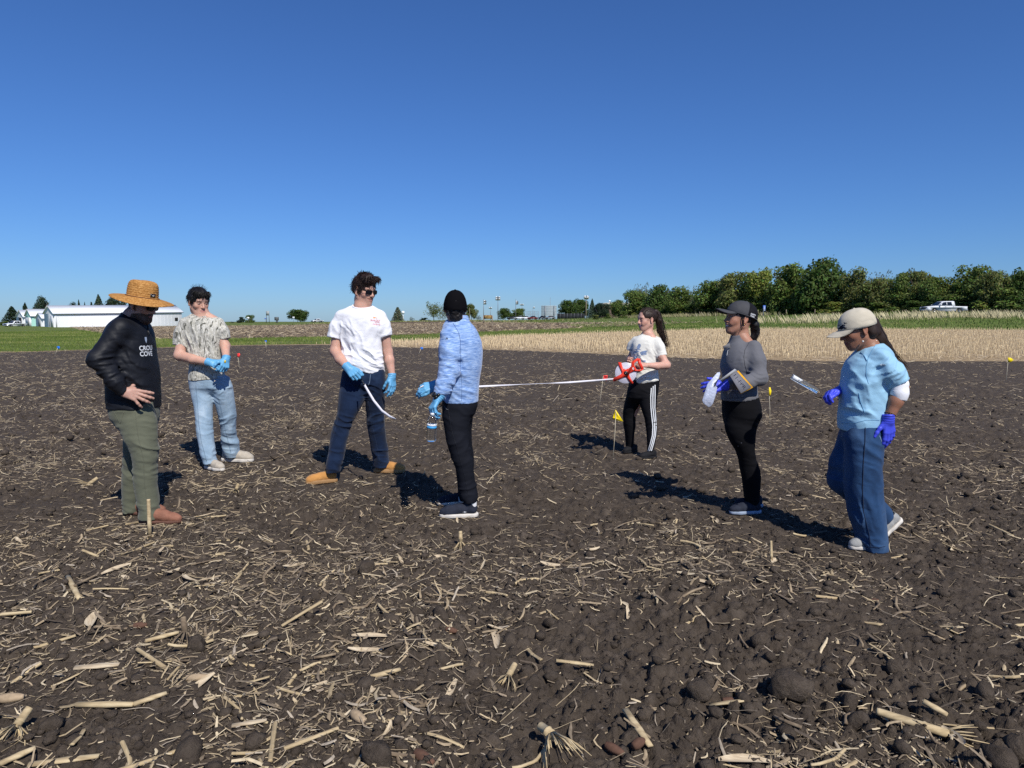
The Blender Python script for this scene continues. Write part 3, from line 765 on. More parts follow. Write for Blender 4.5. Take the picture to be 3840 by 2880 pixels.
wood = [(2340,2430,1082,1,0,'mid green round tree at the left end of the wood'), (2375,2428,1058,4,'thin','thin pale topped tree poking above the left end of the wood'), (2420,2530,1060,0,1,'dark green tree behind the ponytailed person'),
 (2505,2588,1073,1,2,'mid green bushy tree between the dark tree and the pale bare one'), (2572,2634,1066,4,'thin','pale half bare tree with white stems showing through'), (2612,2728,1048,1,3,'rounded green tree just right of the pale half bare tree'),
 (2685,2815,1015,2,4,'brownish olive tree behind the dark trucker cap'), (2785,2895,1012,3,5,'yellow green tree right above the dark trucker cap'), (2880,3012,982,1,0,'tall mid green tree left of the tallest tree'),
 (3000,3170,955,0,1,'tallest and darkest tree of the wood'), (3150,3245,1003,2,2,'olive green tree just right of the tallest tree'), (3248,3330,1012,4,'thin','grey green feathery tree rising behind the hedge like trees'),
 (3235,3345,1040,2,3,'olive tree above the beige cap'), (3325,3400,1018,1,4,'green tree left of the white pickup'), (3385,3470,1014,2,5,'olive tree rising above the pickup bonnet'), (3450,3530,1030,1,0,'green tree right above the pickup cab'),
 (3510,3590,1028,3,1,'yellow green tree above the pickup bed'), (3570,3725,992,1,2,'broad green tree right of the white pickup, highest on the right'), (3670,3760,1012,2,3,'olive tree overlapping the broad green tree'),
 (3740,3820,1024,1,4,'green tree near the right edge of the picture'), (3790,3880,1012,0,5,'dark green tree cut by the right edge of the picture')]
for i, (l, r_, top, mi, ci, lab) in enumerate(wood):
    d = line_d((l+r_)/2) + R.uniform(-2, 3) + (6 if ci == 'thin' else 0)
    px_plant('deciduous_tree', l-8, r_+8, top, 1168, d, CR_THIN[i % 2] if ci == 'thin' else CR[ci], LM[mi], lab, group=G_, trunk=i % 3, fat=1.15)
# underwood filling the edge of the wood
for i in range(44):
    px = 2335 + i*36 + R.uniform(-10, 10); d = line_d(px) + R.uniform(-3.5, .5)
    X = (px-1920)/FOC*d
    plant('bush', X, d, R.uniform(4.5, 7), R.uniform(2.0, 4.4), BU[i % 2], LM[R.choice((0, 1, 1, 2, 2, 3))], 'dense dark underwood bush at the foot of the wood', 'bush', 'underwood bushes at the foot of the wood', None)
for i in range(24):
    px = 2330 + i*66 + R.uniform(-15, 15); d = line_d(px) + R.uniform(10, 18)
    plant('deciduous_tree', (px-1920)/FOC*d, d, R.uniform(6, 8), R.uniform(5.0, 6.6), CR[i % 6], LM[R.choice((0, 1, 2))], 'tree standing deeper in the wood behind its front row', 'tree', 'trees deeper in the wood', i % 3)

# trees round the farm on the left
px_plant('spruce_tree', 20, 88, 1150, 1222, 262, SP[2], LM[6], 'ragged dark conifer left of the leftmost barn', group='conifers round the farm', trunk=0, fat=1.3)
px_plant('spruce_tree', 86, 122, 1137, 1180, 285, SP[2], LM[6], 'small dark conifer above the leftmost barn roof', group='conifers round the farm', trunk=1, fat=1.5)
px_plant('deciduous_tree', 132, 200, 1105, 1180, 290, CR[1], LM[5], 'tall dark tree above the mint green barn', trunk=2, fat=1.0)
px_plant('deciduous_tree', 262, 300, 1132, 1180, 300, CR[2], LM[6], 'low dark tree behind the long barn roof, left of the pointed ones', trunk=0)
px_plant('spruce_tree', 292, 318, 1126, 1180, 300, SP[0], LM[6], 'small pointed conifer behind the long barn roof', group='conifers round the farm', trunk=1, fat=1.4)
px_plant('spruce_tree', 318, 336, 1134, 1180, 300, SP[0], LM[6], 'smallest conifer tip behind the long barn roof', group='conifers round the farm', trunk=1, fat=1.4)
px_plant('spruce_tree', 338, 366, 1130, 1180, 295, SP[1], LM[6], 'conifer half hidden behind the broad pointed one', group='conifers round the farm', trunk=1, fat=1.5)
px_plant('spruce_tree', 350, 408, 1107, 1180, 290, SP[0], LM[5], 'broad pointed conifer behind the middle of the long barn', group='conifers round the farm', trunk=2, fat=1.5)
px_plant('deciduous_tree', 412, 478, 1112, 1180, 290, CR[4], LM[6], 'rounded dark tree just left of the straw hat', trunk=0)
px_plant('bush', 6, 40, 1204, 1228, 240, BU[0], LM[1], 'green bush at the left edge below the ragged conifer', cat='bush', trunk=None)
# along the far road
px_plant('bush', 922, 962, 1180, 1212, 400, BU[1], LM[1], 'rounded green bush behind the small white road sign', cat='bush', trunk=None)
px_plant('bush', 893, 930, 1188, 1212, 405, BU[0], LM[6], 'darker bush left of the small white road sign', cat='bush', trunk=None)
px_plant('bush', 866, 884, 1206, 1214, 400, BU[0], LM[2], 'tiny bush left of the darker roadside bush', cat='bush', trunk=None)
px_plant('deciduous_tree', 1084, 1156, 1159, 1211, 385, CR[3], LM[0], 'single round dark green tree on the far road', trunk=1, fat=1.15)
px_plant('spruce_tree', 1468, 1519, 1150, 1209, 300, SP[1], LM[4], 'pale open conifer beside the water tower', trunk=2, fat=1.5)
px_plant('deciduous_tree', 1536, 1556, 1186, 1209, 320, CR_THIN[0], LM[4], 'small thin bare looking tree right of the water tower', trunk=0)
px_plant('deciduous_tree', 1570, 1610, 1191, 1206, 520, BU[0], LM[6], 'far dark clump of trees left of the tall loose tree', trunk=None)
px_plant('deciduous_tree', 1596, 1660, 1129, 1204, 285, CR_THIN[1], LM[2], 'tall loose green tree left of the black cap', trunk=1, fat=1.25)
px_plant('deciduous_tree', 1640, 1685, 1132, 1204, 292, CR_THIN[0], LM[2], 'loose green tree half hidden by the black cap', trunk=2, fat=1.2)
px_plant('deciduous_tree', 1746, 1790, 1140, 1202, 285, CR[5], LM[2], 'green tree just right of the fleece collar', trunk=0, fat=1.2)
px_plant('deciduous_tree', 1788, 1805, 1181, 1201, 290, CR_THIN[0], LM[4], 'young thin tree left of the wooden sign', trunk=1, fat=1.3)
px_plant('deciduous_tree', 1870, 1918, 1154, 1200, 300, CR[3], LM[0], 'left one of two round dark trees behind the car park', trunk=2, fat=1.1)
px_plant('deciduous_tree', 1910, 1974, 1155, 1200, 304, CR[4], LM[1], 'right one of two round dark trees behind the car park', trunk=0, fat=1.1)
px_plant('deciduous_tree', 2096, 2160, 1124, 1190, 290, CR[3], LM[0], 'big dark tree right of the slatted sign', trunk=1, fat=1.2)
px_plant('deciduous_tree', 2142, 2205, 1122, 1190, 294, CR[5], LM[0], 'big dark tree behind the tall light pole', trunk=2, fat=1.15)
px_plant('spruce_tree', 2200, 2238, 1122, 1186, 280, SP[0], LM[5], 'blue green spruce left of the brown building', trunk=0, fat=1.35)
px_plant('deciduous_tree', 2232, 2282, 1134, 1186, 278, CR[4], LM[6], 'dark brownish tree at the corner of the brown building', trunk=1, fat=1.15)
px_plant('bush', 2214, 2252, 1180, 1199, 170, BU[1], LM[2], 'low grey green bush in front of the spruce', cat='bush', trunk=None)
px_plant('bush', 2264, 2296, 1176, 1194, 190, BU[0], LM[1], 'green bush in front of the brown wall', cat='bush', trunk=None)
px_plant('bush', 2318, 2356, 1165, 1192, 180, BU[1], LM[1], 'leafy bush at the right end of the brown wall', cat='bush', trunk=None)
for i, px in enumerate(range(1330, 1480, 24)):
    px_plant('bush', px, px+34, 1201 + i % 3, 1210, 800, BU[i % 2], LM[6], 'far low tree clump on the horizon behind the white shirt', cat='bush', group='far tree clumps on the horizon', trunk=None)

# ------------------------------------------------------------------ buildings
M_steel = mat('white_ribbed_steel', (.86,.87,.88), .75, .15, vary=.03, vscale=.4)
M_steelroof = mat('white_steel_roof', (.85,.87,.88), .75, .15, vary=.03, vscale=.4)
M_mint = mat('mint_steel', (.42,.72,.62), .5, .4)
M_dark = mat('dark_opening', (.012,.013,.015), .8, .2)
M_trim = mat('grey_trim', (.28,.30,.32), .6, .3)
M_pale = mat('pale_door', (.62,.64,.66), .5, .3)
LD = Vector((.727, .688, 0)).normalized(); PD = Vector((-.688, .727, 0)).normalized()
def barn(label, corner, w, length, zb, ze, zp, m_wall, m_gable, doors=(), rise=0.0, ribs=0, vent=None):
    """corner: near front corner; gable runs along PD, length along LD."""
    c = Vector((corner[0], corner[1], zb)); r = empty('barn', c, label, 'barn', 'white farm sheds')
    def P(a, b, z): return c + LD*b + PD*a + Vector((0, 0, z - zb + rise*b/length))
    mb = MB(); lo = zb - 1.0
    v = [P(0,0,lo), P(w,0,lo), P(w,length,lo), P(0,length,lo), P(0,0,ze), P(w,0,ze), P(w,length,ze), P(0,length,ze)]
    mb.add([tuple(p) for p in v], [(0,1,5,4)[::-1], (1,2,6,5)[::-1], (2,3,7,6)[::-1], (3,0,4,7)[::-1]]); mb.build('wall', m_wall, r)
    for bb, od in ((0, (2,1,0)), (length, (0,1,2))):
        mb = MB(); mb.add([tuple(p) for p in (P(0,bb,ze), P(w,bb,ze), P(w/2,bb,zp))], [od]); mb.build('gable', m_gable, r)
    mb = MB(); o = .35; s = (zp-ze)/(w/2)
    for sg in (0, 1):
        e0, e1 = (-o, w/2) if sg == 0 else (w+o, w/2)
        ez = ze - o*s
        q = [P(e0,-o,ez+.05), P(e1,-o,zp+.05), P(e1,length+o,zp+.05), P(e0,length+o,ez+.05)]
        q2 = [p + Vector((0,0,.12)) for p in q]
        mb.add([tuple(p) for p in q+q2], [(0,1,2,3),(4,5,6,7)[::-1],(0,4,5,1),(1,5,6,2),(2,6,7,3),(3,7,4,0)])
    mb.build('roof', M_steelroof, r)
    mb = MB(); mb.tube([P(-o-.05,-o,ze-o*s), P(-o-.05,length+o,ze-o*s)], .09, 6); mb.build('eave_tube', M_trim, r)  # thin grey tube drawn along the lower edge of the roof
    n = int(length/.9)
    if ribs:
        for i in range(1, n):
            b = i*length/n; mb = MB(); mb.tube([P(-.03,b,lo), P(-.03,b,ze-.1)], .02, 4, cap=False); mb.build('wall_rib', m_wall, r)
    for (side, a0, a1, z0, z1, m, nm) in doors:
        mb = MB(); q = (lambda a, z: P(a, -.06, z)) if side == 'g' else (lambda a, z: P(-.06, a, z))
        mb.add([tuple(p) for p in (q(a0,z0), q(a1,z0), q(a1,z1), q(a0,z1))], [(0,1,2,3)]); ob = mb.build(nm, m, r)
        so = ob.modifiers.new('thickness', 'SOLIDIFY'); so.thickness = .05; so.offset = 0
    return r
X_ = lambda px, d: (px-1920)/FOC*d
barn('long white metal barn with a plain white roof behind the straw hat', (X_(211,178), 178), 12, 30.5, 0, 3.42, 5.35, M_steel, M_steel,
     [('g', 1.2, 4.2, 0, 2.9, M_pale, 'sliding_door'), ('g', 5.0, 5.7, .1, 2.2, M_trim, 'side_door'), ('l', 28.6, 29.4, 1.0, 1.9, M_dark, 'vent'), ('l', .25, .5, -.2, 3.3, M_pale, 'downspout')], rise=.62, ribs=1)
barn('small white gabled shed between the mint green one and the long barn', (X_(168,200), 200), 9.9, 8, 0, 2.3, 3.75, M_steel, M_steel, [('g', 3.2, 6.2, 0, 2.1, M_trim, 'sliding_door')])
barn('white shed with mint green gable and side and a dark doorway', (X_(126,215), 215), 9.9, 14, 0, 3.1, 5.1, M_mint, M_mint, [('g', .4, 9.5, -.2, 2.6, M_steel, 'front_panel'), ('g', 3.8, 6.2, -.2, 2.55, M_dark, 'doorway')])
barn('leftmost white shed with an open dark doorway', (X_(98,232), 232), 14, 14, 0, 2.9, 5.1, M_steel, M_steel, [('g', 4.5, 9.0, -.2, 2.7, M_dark, 'doorway'), ('l', .8, 2.0, -.2, 2.2, M_dark, 'side_opening')])
# brown brick school building
M_brick = mat('brown_brick', (.20,.14,.105), .9, .15, vary=.12, vscale=3)
M_band = mat('cream_fascia', (.70,.66,.54), .7, .2)
bd = 335; bx0, bx1 = X_(2252, bd), X_(2420, bd); bz = CAM_H + (HOR-1186)/FOC*bd; bw = CAM_H + (HOR-1146)/FOC*bd; bt = CAM_H + (HOR-1136)/FOC*bd
sb = empty('school_building', (bx0, bd, bz), 'flat roofed brown brick building with cream top band left of the wood', 'building')
mb = MB(); mb.box((bx0, bd, bz-3), (bx1, bd+40, bw)); mb.build('wall', M_brick, sb)
mb = MB(); mb.box((bx0+1.8, bd-.15, bw+.01), (bx1, bd+40, bt)); mb.build('fascia', M_band, sb)
for px, s in ((2288, .8), (2314, .6), (2327, .5)):
    mb = MB(); x = X_(px, bd); mb.lathe([(.3*s, 0), (.3*s, s), (.7*s, s), (.5*s, s*1.5), (.05, s*1.7)], 10, c=(x, bd+4, bt)); mb.build('roof_vent', M_steel, sb)
for px in (2262, 2268):
    mb = MB(); x = X_(px, bd); mb.box((x, bd-.1, bz-1), (x+.6, bd, bz+2.2)); mb.build('door', M_dark, sb)

# water tower
wd = 1150; wx = X_(1513.5, wd); wz = float(zt(wx, wd))
wt = empty('water_tower', (wx, wd, wz), 'distant white bulb shaped water tower on a thin stem', 'water tower')
M_wt = mat('white_tank_paint', (.80,.82,.84), .5, .3); cz = CAM_H + (HOR-1172)/FOC*wd; rr = 6.3/FOC*wd
mb = MB(); mb.lathe([(rr*math.sin(t)+.01, -rr*.92*math.cos(t)) for t in np.linspace(0, math.pi, 14)], 24, c=(wx, wd, cz)); mb.build('tank', M_wt, wt, True)
mb = MB(); mb.lathe([(rr*.42, wz-cz-2), (rr*.26, -rr*1.6), (rr*.28, -rr*1.1), (rr*.5, -rr*.8)], 16, c=(wx, wd, cz)); mb.build('stem', M_wt, wt, True)

# ------------------------------------------------------------------ poles, signs, fences
M_galv = mat('galvanised_steel', (.22,.23,.25), .5, .4, metal=.4); M_wood = mat('pole_wood', (.28,.23,.17), .9, .1, vary=.2, vscale=3)
M_slat = mat('weathered_slat', (.42,.45,.46), .7, .2); M_signw = mat('white_sign_face', (.72,.74,.74), .5, .3); M_signg = mat('grey_sign_back', (.30,.33,.33), .5, .4); M_signb = mat('blue_sign_face', (.03,.13,.55), .5, .3)
def zpx(py, d): return CAM_H + (HOR-py)/FOC*d
def pole(px, top, base, d, label, heads=(), r=.12, m=None, tip=None):
    x = X_(px, d); z0 = float(zt(x, d)); zt_ = zpx(top, d)
    p = empty('light_pole', (x, d, z0), label, 'light pole', 'tall light poles round the sports ground')
    mb = MB(); mb.tube([(x, d, z0-.5), (x, d, (z0+zt_)/2), (x, d, zt_)], [r, r*.85, r*.55], 8); mb.build('mast', m or M_galv, p, True)
    for (dx, py, n) in heads:
        zz = zpx(py, d); span = dx/FOC*d
        mb = MB(); mb.tube([(x - (abs(span) if dx < 0 or n > 2 else 0), d, zz), (x + (span if dx > 0 else 0), d, zz)], .06, 6); mb.build('crossarm', M_galv, p)
        for i in range(n):
            q = x + (span*(i+1)/n if n <= 2 else span*(-1 + 2*i/(n-1)))
            mb = MB(); mb.lathe([(.08, .42), (.2, .3), (.42, -.18), (.36, -.22), (.02, -.16)], 10, M=Matrix.Translation((q, d-.2, zz+.25)) @ Matrix.Rotation(-.7, 4, 'X')); mb.build('floodlight', M_galv if i % 2 else M_signw, p, True)
    return p
pole(1814, 1123, 1203, 260, 'tall pole with floodlights to its right above the wooden sign', [(7, 1133, 2), (7, 1141, 2)])
pole(1867.5, 1114, 1200, 250, 'tallest dark light pole with a cross of floodlights', [(5.5, 1119, 3), (5.5, 1126, 3)])
pole(1934, 1122, 1199, 265, 'light pole in front of the right round tree', [(6, 1135, 2), (6, 1141, 2)])
pole(1839.6, 1154, 1190, 330, 'short light pole right of the wooden sign', [(3.5, 1157, 3)])
pole(1957, 1143, 1190, 320, 'light pole rising behind the right round tree', [(4, 1145, 3)])
pole(1998, 1154, 1192, 300, 'slim single arm lamp post in the car park', [(4, 1156, 1)], r=.09)
pole(2196.5, 1115, 1194, 190, 'wooden light pole in front of the big dark trees', [(4.5, 1118, 3), (3.5, 1122, 3)], m=M_wood)
pole(2062.5, 1116, 1190, 300, 'bare thin pole rising behind the slatted sign', r=.09)
pole(1762, 1154, 1203, 240, 'plain wooden pole beside the fleece collar', r=.10, m=M_wood)
def sign(px0, px1, top, bot, base, d, m, label, posts=(.5,), cat='sign', th=.06, lines=None, name='road_sign', pr=.05):
    x0, x1 = X_(px0, d), X_(px1, d); xc = (x0+x1)/2; z0 = float(zt(xc, d))
    s = empty(name, (xc, d, z0), label, cat)
    mb = MB(); mb.box((x0, d-th, zpx(bot, d)), (x1, d, zpx(top, d))); mb.build('panel', m, s)
    for t in posts:
        x = x0 + (x1-x0)*t; mb = MB(); mb.box((x-pr, d+.01, z0-.3), (x+pr, d+.01+2*pr, zpx(bot, d)+(zpx(top, d)-zpx(bot, d))*.9)); mb.build('post', M_wood if m is M_wd else M_galv, s)
    if lines:
        for (u0, u1, v0, v1, lm) in lines:
            mb = MB(); mb.box((x0+(x1-x0)*u0, d-th-.015, zpx(bot, d)+(zpx(top, d)-zpx(bot, d))*v0), (x0+(x1-x0)*u1, d-th-.002, zpx(bot, d)+(zpx(top, d)-zpx(bot, d))*v1)); mb.build('lettering', lm, s)
    return s
M_wd = mat('brown_sign_wood', (.14,.065,.03), .8, .2); M_yl = mat('yellow_lettering', (.65,.48,.16), .7, .2); M_blksign = mat('black_sign_face', (.03,.032,.035), .5, .3)
sign(1815, 1845, 1182, 1196, 1203, 165, M_wd, 'brown wooden sign with yellow lettering on two posts', (-.03, 1.03), lines=[(.12,.42,.72,.86,M_yl),(.48,.90,.72,.86,M_yl),(.08,.30,.45,.58,M_yl),(.36,.92,.45,.58,M_yl),(.2,.85,.16,.28,M_yl)], name='wooden_sign', pr=.14)
sign(930, 939, 1189, 1196, 1212, 390, M_signw, 'small white road sign in front of the rounded bush', (.5,))
sign(1100, 1108, 1188, 1194, 1211, 370, M_signw, 'small white road sign in front of the single round tree', (.5,))
sign(1002, 1014, 1167, 1183, 1211, 360, M_signg, 'tall grey sign panel on two thin posts', (.1, .9), pr=.12)
sign(996, 1004, 1193.5, 1197, 1211, 365, M_signb, 'small blue road sign left of the tall grey sign', (.5,))
sign(1033, 1049, 1189, 1201.5, 1210, 330, M_blksign, 'dark board sign with pale lines on one thick post', (.5,), lines=[(.1,.9,.74,.86,M_signg),(.1,.8,.5,.6,M_signg),(.15,.85,.18,.26,M_signg)], pr=.35)
sign(2856, 2865, 1146, 1167, 1190, 112, M_signb, 'narrow blue sign on a post in front of the wood', (.3,), lines=[(.15,.85,.80,.88,M_signw),(.15,.85,.56,.66,M_signw),(.15,.85,.30,.44,M_signw),(.15,.85,.10,.2,M_signw)])
# back of a big slatted sign
d = 205; bs_ = empty('billboard', (X_(2058, d), d, float(zt(X_(2058, d), d))), 'big slatted sign seen from behind on two dark posts', 'billboard')
x0, x1 = X_(2029, d), X_(2086.5, d)
for i in range(13):
    za, zb_ = zpx(1184.5 - i*2.95, d), zpx(1184.5 - i*2.95 - 2.2, d)
    mb = MB(); mb.box((x0, d, za), (x1, d+.05, zb_)); mb.build('slat', M_slat if i % 2 == 0 else M_signg, bs_)
for px in (2043, 2077):
    mb = MB(); x = X_(px, d); mb.box((x-.11, d-.26, float(zt(x, d))-.4), (x+.11, d-.02, zpx(1147, d))); mb.build('post', M_galv, bs_)
# chain link backstop and dark windscreen fence
d = 310; f0 = empty('backstop_fence', (X_(1995, d), d, float(zt(X_(1995, d), d))), 'tall chain link backstop behind the parked cars', 'fence')
for px in (1975, 1989, 2004, 2019):
    mb = MB(); x = X_(px, d); mb.tube([(x, d, float(zt(x, d))-.3), (x, d, zpx(1168, d))], .06, 6); mb.build('post', M_galv, f0)
for py in (1168, 1178):
    mb = MB(); mb.tube([(X_(1975, d), d, zpx(py, d)), (X_(2019, d), d, zpx(py, d))], .035, 5); mb.build('rail', M_galv, f0)
mb = MB()
for i in range(26):
    x = X_(1975 + i*44/25, d); mb.tube([(x, d, float(zt(x, d))), (x, d, zpx(1168, d))], .008, 3, cap=False)
for i in range(14):
    z = zpx(1195 - i*27/13, d); mb.tube([(X_(1975, d), d, z), (X_(2019, d), d, z)], .008, 3, cap=False)
tag(mb.build('chain_link', M_galv, f0), kind='stuff')
d = 270; f1 = empty('screened_fence', (X_(2140, d), d, float(zt(X_(2140, d), d))), 'dark screened fence below the big dark trees', 'fence')
M_scr = mat('black_fence_screen', (.018,.02,.022), .8, .2)
for i in range(8):
    x0, x1 = X_(2089 + i*13, d), X_(2089 + i*13 + 12.4, d)
    mb = MB(); mb.box((x0, d, float(zt(x0, d))-.5), (x1, d+.04, zpx(1176, d))); mb.build('screen_panel', M_scr, f1)
    mb = MB(); mb.tube([(x0-.03, d-.05, float(zt(x0, d))-.4), (x0-.03, d-.05, zpx(1174.5, d))], .05, 6); mb.build('post', M_galv, f1)
# wire fence posts along the wood
for i, px in enumerate((2334, 2620, 2838, 2943, 3050)):
    d = line_d(px) - 9; x = X_(px, d); z = float(zt(x, d)); mb = MB(); mb.tube([(x, d, z-.3), (x+.02, d, z+1.2)], .06, 6)
    o = mb.build('fence_post', M_wood, None); tag(o, ('fence post left of the ponytailed person', 'fence post below the pale half bare tree', 'fence post just right of the dark trucker cap', 'fence post between the blue sign and the beige cap', 'fence post left of the beige cap')[i], 'fence post', 'fence posts before the wood')

# ------------------------------------------------------------------ vehicles
M_carw = mat('white_car_paint', (.72,.74,.77), .25, .5, coat=.6); M_glass = mat('dark_car_glass', (.012,.015,.018), .08, .6); M_tyre = mat('tyre_rubber', (.014,.014,.015), .85, .2)
M_rim = mat('alloy_rim', (.36,.37,.39), .3, .5, metal=.7); M_redl = mat('red_tail_light', (.35,.015,.012), .3, .5); M_headl = mat('headlight_lens', (.6,.62,.65), .15, .5)
M_chrome = mat('bright_trim', (.5,.52,.54), .2, .5, metal=.8); M_cargrey = mat('grey_car_paint', (.20,.21,.23), .3, .5, coat=.5); M_carred = mat('dark_red_car_paint', (.13,.02,.018), .3, .5, coat=.5); M_cardark = mat('dark_car_paint', (.03,.033,.04), .3, .5, coat=.5)
def wheel(parent, MM, x, y, r, name='wheel'):
    W = empty(name, parent.location); W.parent = parent; W.location = (0, 0, 0)
    s = -1 if y < 0 else 1
    M_ = MM @ Matrix.Translation((x, y, r)) @ Matrix.Rotation(math.pi/2, 4, 'X')
    mb = MB(); mb.lathe([(r*.62,-.11),(r*.9,-.12),(r,-.09),(r,.09),(r*.9,.12),(r*.62,.11)], 20, M=M_); o = mb.build('tyre', M_tyre, parent, True); o.parent = W
    mb = MB(); mb.lathe([(.02,-.10),(r*.2,-.115),(r*.6,-.10),(r*.63,-.04),(r*.63,.04),(r*.6,.10),(r*.2,.115),(.02,.10)], 14, M=M_); o = mb.build('rim', M_rim, parent); o.parent = W
    for i in range(6):
        a = i*math.pi/3
        mb = MB(); mb.box((r*.22, -.06, -.02), (r*.6, .06, .02), MM @ Matrix.Translation((x, y - s*0 + s*.10, r)) @ Matrix.Rotation(a, 4, 'Y')); o = mb.build('spoke', M_chrome, parent); o.parent = W
def extr(mb, prof, y0, y1, MM, taper=0.0):
    n = len(prof); z1 = max(z for x, z in prof); z0 = min(z for x, z in prof)
    t = lambda z: taper*(z-z0)/(z1-z0+1e-6)
    v = [MM @ Vector((x, y0+t(z), z)) for x, z in prof] + [MM @ Vector((x, y1-t(z), z)) for x, z in prof]
    mb.add([tuple(p) for p in v], [tuple(range(n)), tuple(range(2*n-1, n-1, -1))] + [((i+1) % n, i, n+i, n+(i+1) % n) for i in range(n)])
def pickup(x, y, yaw, label, m=M_carw, scale=1.0, z=None):
    """Crew cab pickup, nose towards local -x."""
    z = float(zt(x, y)) if z is None else z
    p = empty('pickup_truck', (x, y, z), label, 'pickup truck', 'white pickup trucks')
    MM = Matrix.Translation((x, y, z)) @ Matrix.Rotation(yaw, 4, 'Z') @ Matrix.Scale(scale, 4)
    W = .98
    arch = lambda cx, r: [(cx + r*math.cos(a), .40 + r*math.sin(a)) for a in np.linspace(math.pi, 0, 9)]
    low = [(-2.92,.52),(-2.90,.42)] + [(-2.36,.40)] + [q for q in arch(-1.86,.47)] + [(1.15,.40)] + [q for q in arch(1.72,.47)] + [(2.86,.52),(2.90,.66),(2.90,1.06),(-1.30,1.12),(-1.55,1.16),(-2.62,1.06),(-2.88,.98),(-2.95,.72)]
    mb = MB(); extr(mb, low, -W, W, MM); mb.build('body', m, p)
    cab = [(-1.42,1.12),(-.62,1.74),(-.42,1.82),(.78,1.84),(1.02,1.80),(1.16,1.10)]
    mb = MB(); extr(mb, cab, -W+.03, W-.03, MM, .16); mb.build('cab', m, p)
    for s in (-1, 1):
        for q in ([(-1.10,1.20),(-.56,1.66),(-.10,1.72),(-.10,1.20)], [(-.02,1.20),(-.02,1.72),(.62,1.72),(.70,1.20)]):
            v = [MM @ Vector((a, s*(W+.004-.03 - .16*(b-1.12)/.72 + .012), b)) for a, b in q]
            mb = MB(); mb.add([tuple(t) for t in v], [(0,1,2,3) if s < 0 else (3,2,1,0)]); mb.build('window', M_glass, p)
        for xx in (-.95, .22):
            mb = MB(); mb.box((xx+.55, s*(W+.02)-.01, 1.0), (xx+.75, s*(W+.02)+.01, 1.04), MM); mb.build('door_handle', M_chrome, p)
        for xx in (-.06, 1.12):
            mb = MB(); mb.box((xx, s*(W+.003)-.003, .52), (xx+.015, s*(W+.003)+.003, 1.12), MM); mb.build('door_seam', M_trim, p)
        mb = MB(); mb.box((-1.15, s*(W+.16)-.12, 1.18), (-1.0, s*(W+.16)+.12, 1.36), MM); mb.build('mirror', m, p)
        mb = MB(); mb.box((-2.93, s*.80-.16, .78), (-2.80, s*.80+.19, 1.0), MM); mb.build('headlight', M_headl, p)
        mb = MB(); mb.box((2.78, s*.90-.07, .74), (2.915, s*.90+.09, 1.04), MM); mb.build('tail_light', M_redl, p)
        mb = MB(); mb.box((-1.3, s*(W+.02)-.02, .36), (1.15, s*(W+.02)+.02, .42), MM); mb.build('running_board', M_trim, p)
    v = [MM @ Vector(q) for q in ((-1.36,-.80,1.18),(-1.36,.80,1.18),(-.66,.70,1.72),(-.66,-.70,1.72))]; v = [q + (MM.to_3x3() @ Vector((-.03,0,.02))) for q in v]
    mb = MB(); mb.add([tuple(q) for q in v], [(0,3,2,1)]); mb.build('windscreen', M_glass, p)
    v = [MM @ Vector(q) for q in ((1.165,-.78,1.18),(1.165,.78,1.18),(1.075,.70,1.70),(1.075,-.70,1.70))]
    mb = MB(); mb.add([tuple(q) for q in v], [(0,1,2,3)]); mb.build('rear_window', M_glass, p)
    mb = MB(); mb.box((1.25, -.82, 1.065), (2.82, .82, 1.085), MM); mb.build('bed_cover', M_cardark, p)
    mb = MB(); mb.box((-3.02, -.95, .42), (-2.90, .95, .64), MM); mb.build('bumper', M_chrome, p)
    mb = MB(); mb.box((2.90, -.95, .44), (3.0, .95, .62), MM); mb.build('bumper', M_chrome, p)
    mb = MB(); mb.box((-2.97, -.60, .68), (-2.93, .60, .98), MM); mb.build('grille', M_cardark, p)
    for xx in (-1.86, 1.72):
        for s in (-1, 1): wheel(p, MM, xx, s*(W-.10), .40)
    return p
pickup(X_(3529, 105), 105, 0.0, 'white crew cab pickup driving left along the raised road by the wood', z=CAM_H + (HOR-1177)/FOC*105)
pickup(X_(1193, 345), 345, math.radians(48), 'small white pickup on the far road left of the white shirted person', z=CAM_H + (HOR-1209.5)/FOC*345)
pickup(X_(63, 205), 205, math.radians(72), 'white pickup parked at the far left shed', z=CAM_H + (HOR-1227)/FOC*205)
def car(x, y, yaw, m, label, z):
    p = empty('parked_car', (x, y, z), label, 'car', 'cars in the far car park')
    MM = Matrix.Translation((x, y, z)) @ Matrix.Rotation(yaw, 4, 'Z')
    mb = MB(); extr(mb, [(-2.2,.3),(2.2,.3),(2.25,.6),(2.15,.92),(1.2,.98),(-1.0,.98),(-2.0,.86),(-2.28,.6)], -.88, .88, MM); mb.build('body', m, p)
    mb = MB(); extr(mb, [(-1.0,.98),(-.3,1.45),(.9,1.48),(1.6,1.0)], -.84, .84, MM, .14); mb.build('cabin_glass', M_glass, p)
    mb = MB(); extr(mb, [(-.32,1.45),(-.25,1.5),(.9,1.53),(1.0,1.46)], -.70, .70, MM); mb.build('roof', m, p)
    for xx in (-1.4, 1.4):
        for s in (-1, 1):
            mb = MB(); mb.lathe([(.02,-.1),(.33,-.1),(.33,.1),(.02,.1)], 12, M=MM @ Matrix.Translation((xx, s*.82, .33)) @ Matrix.Rotation(math.pi/2, 4, 'X')); mb.build('wheel', M_tyre, p, True)
    return p
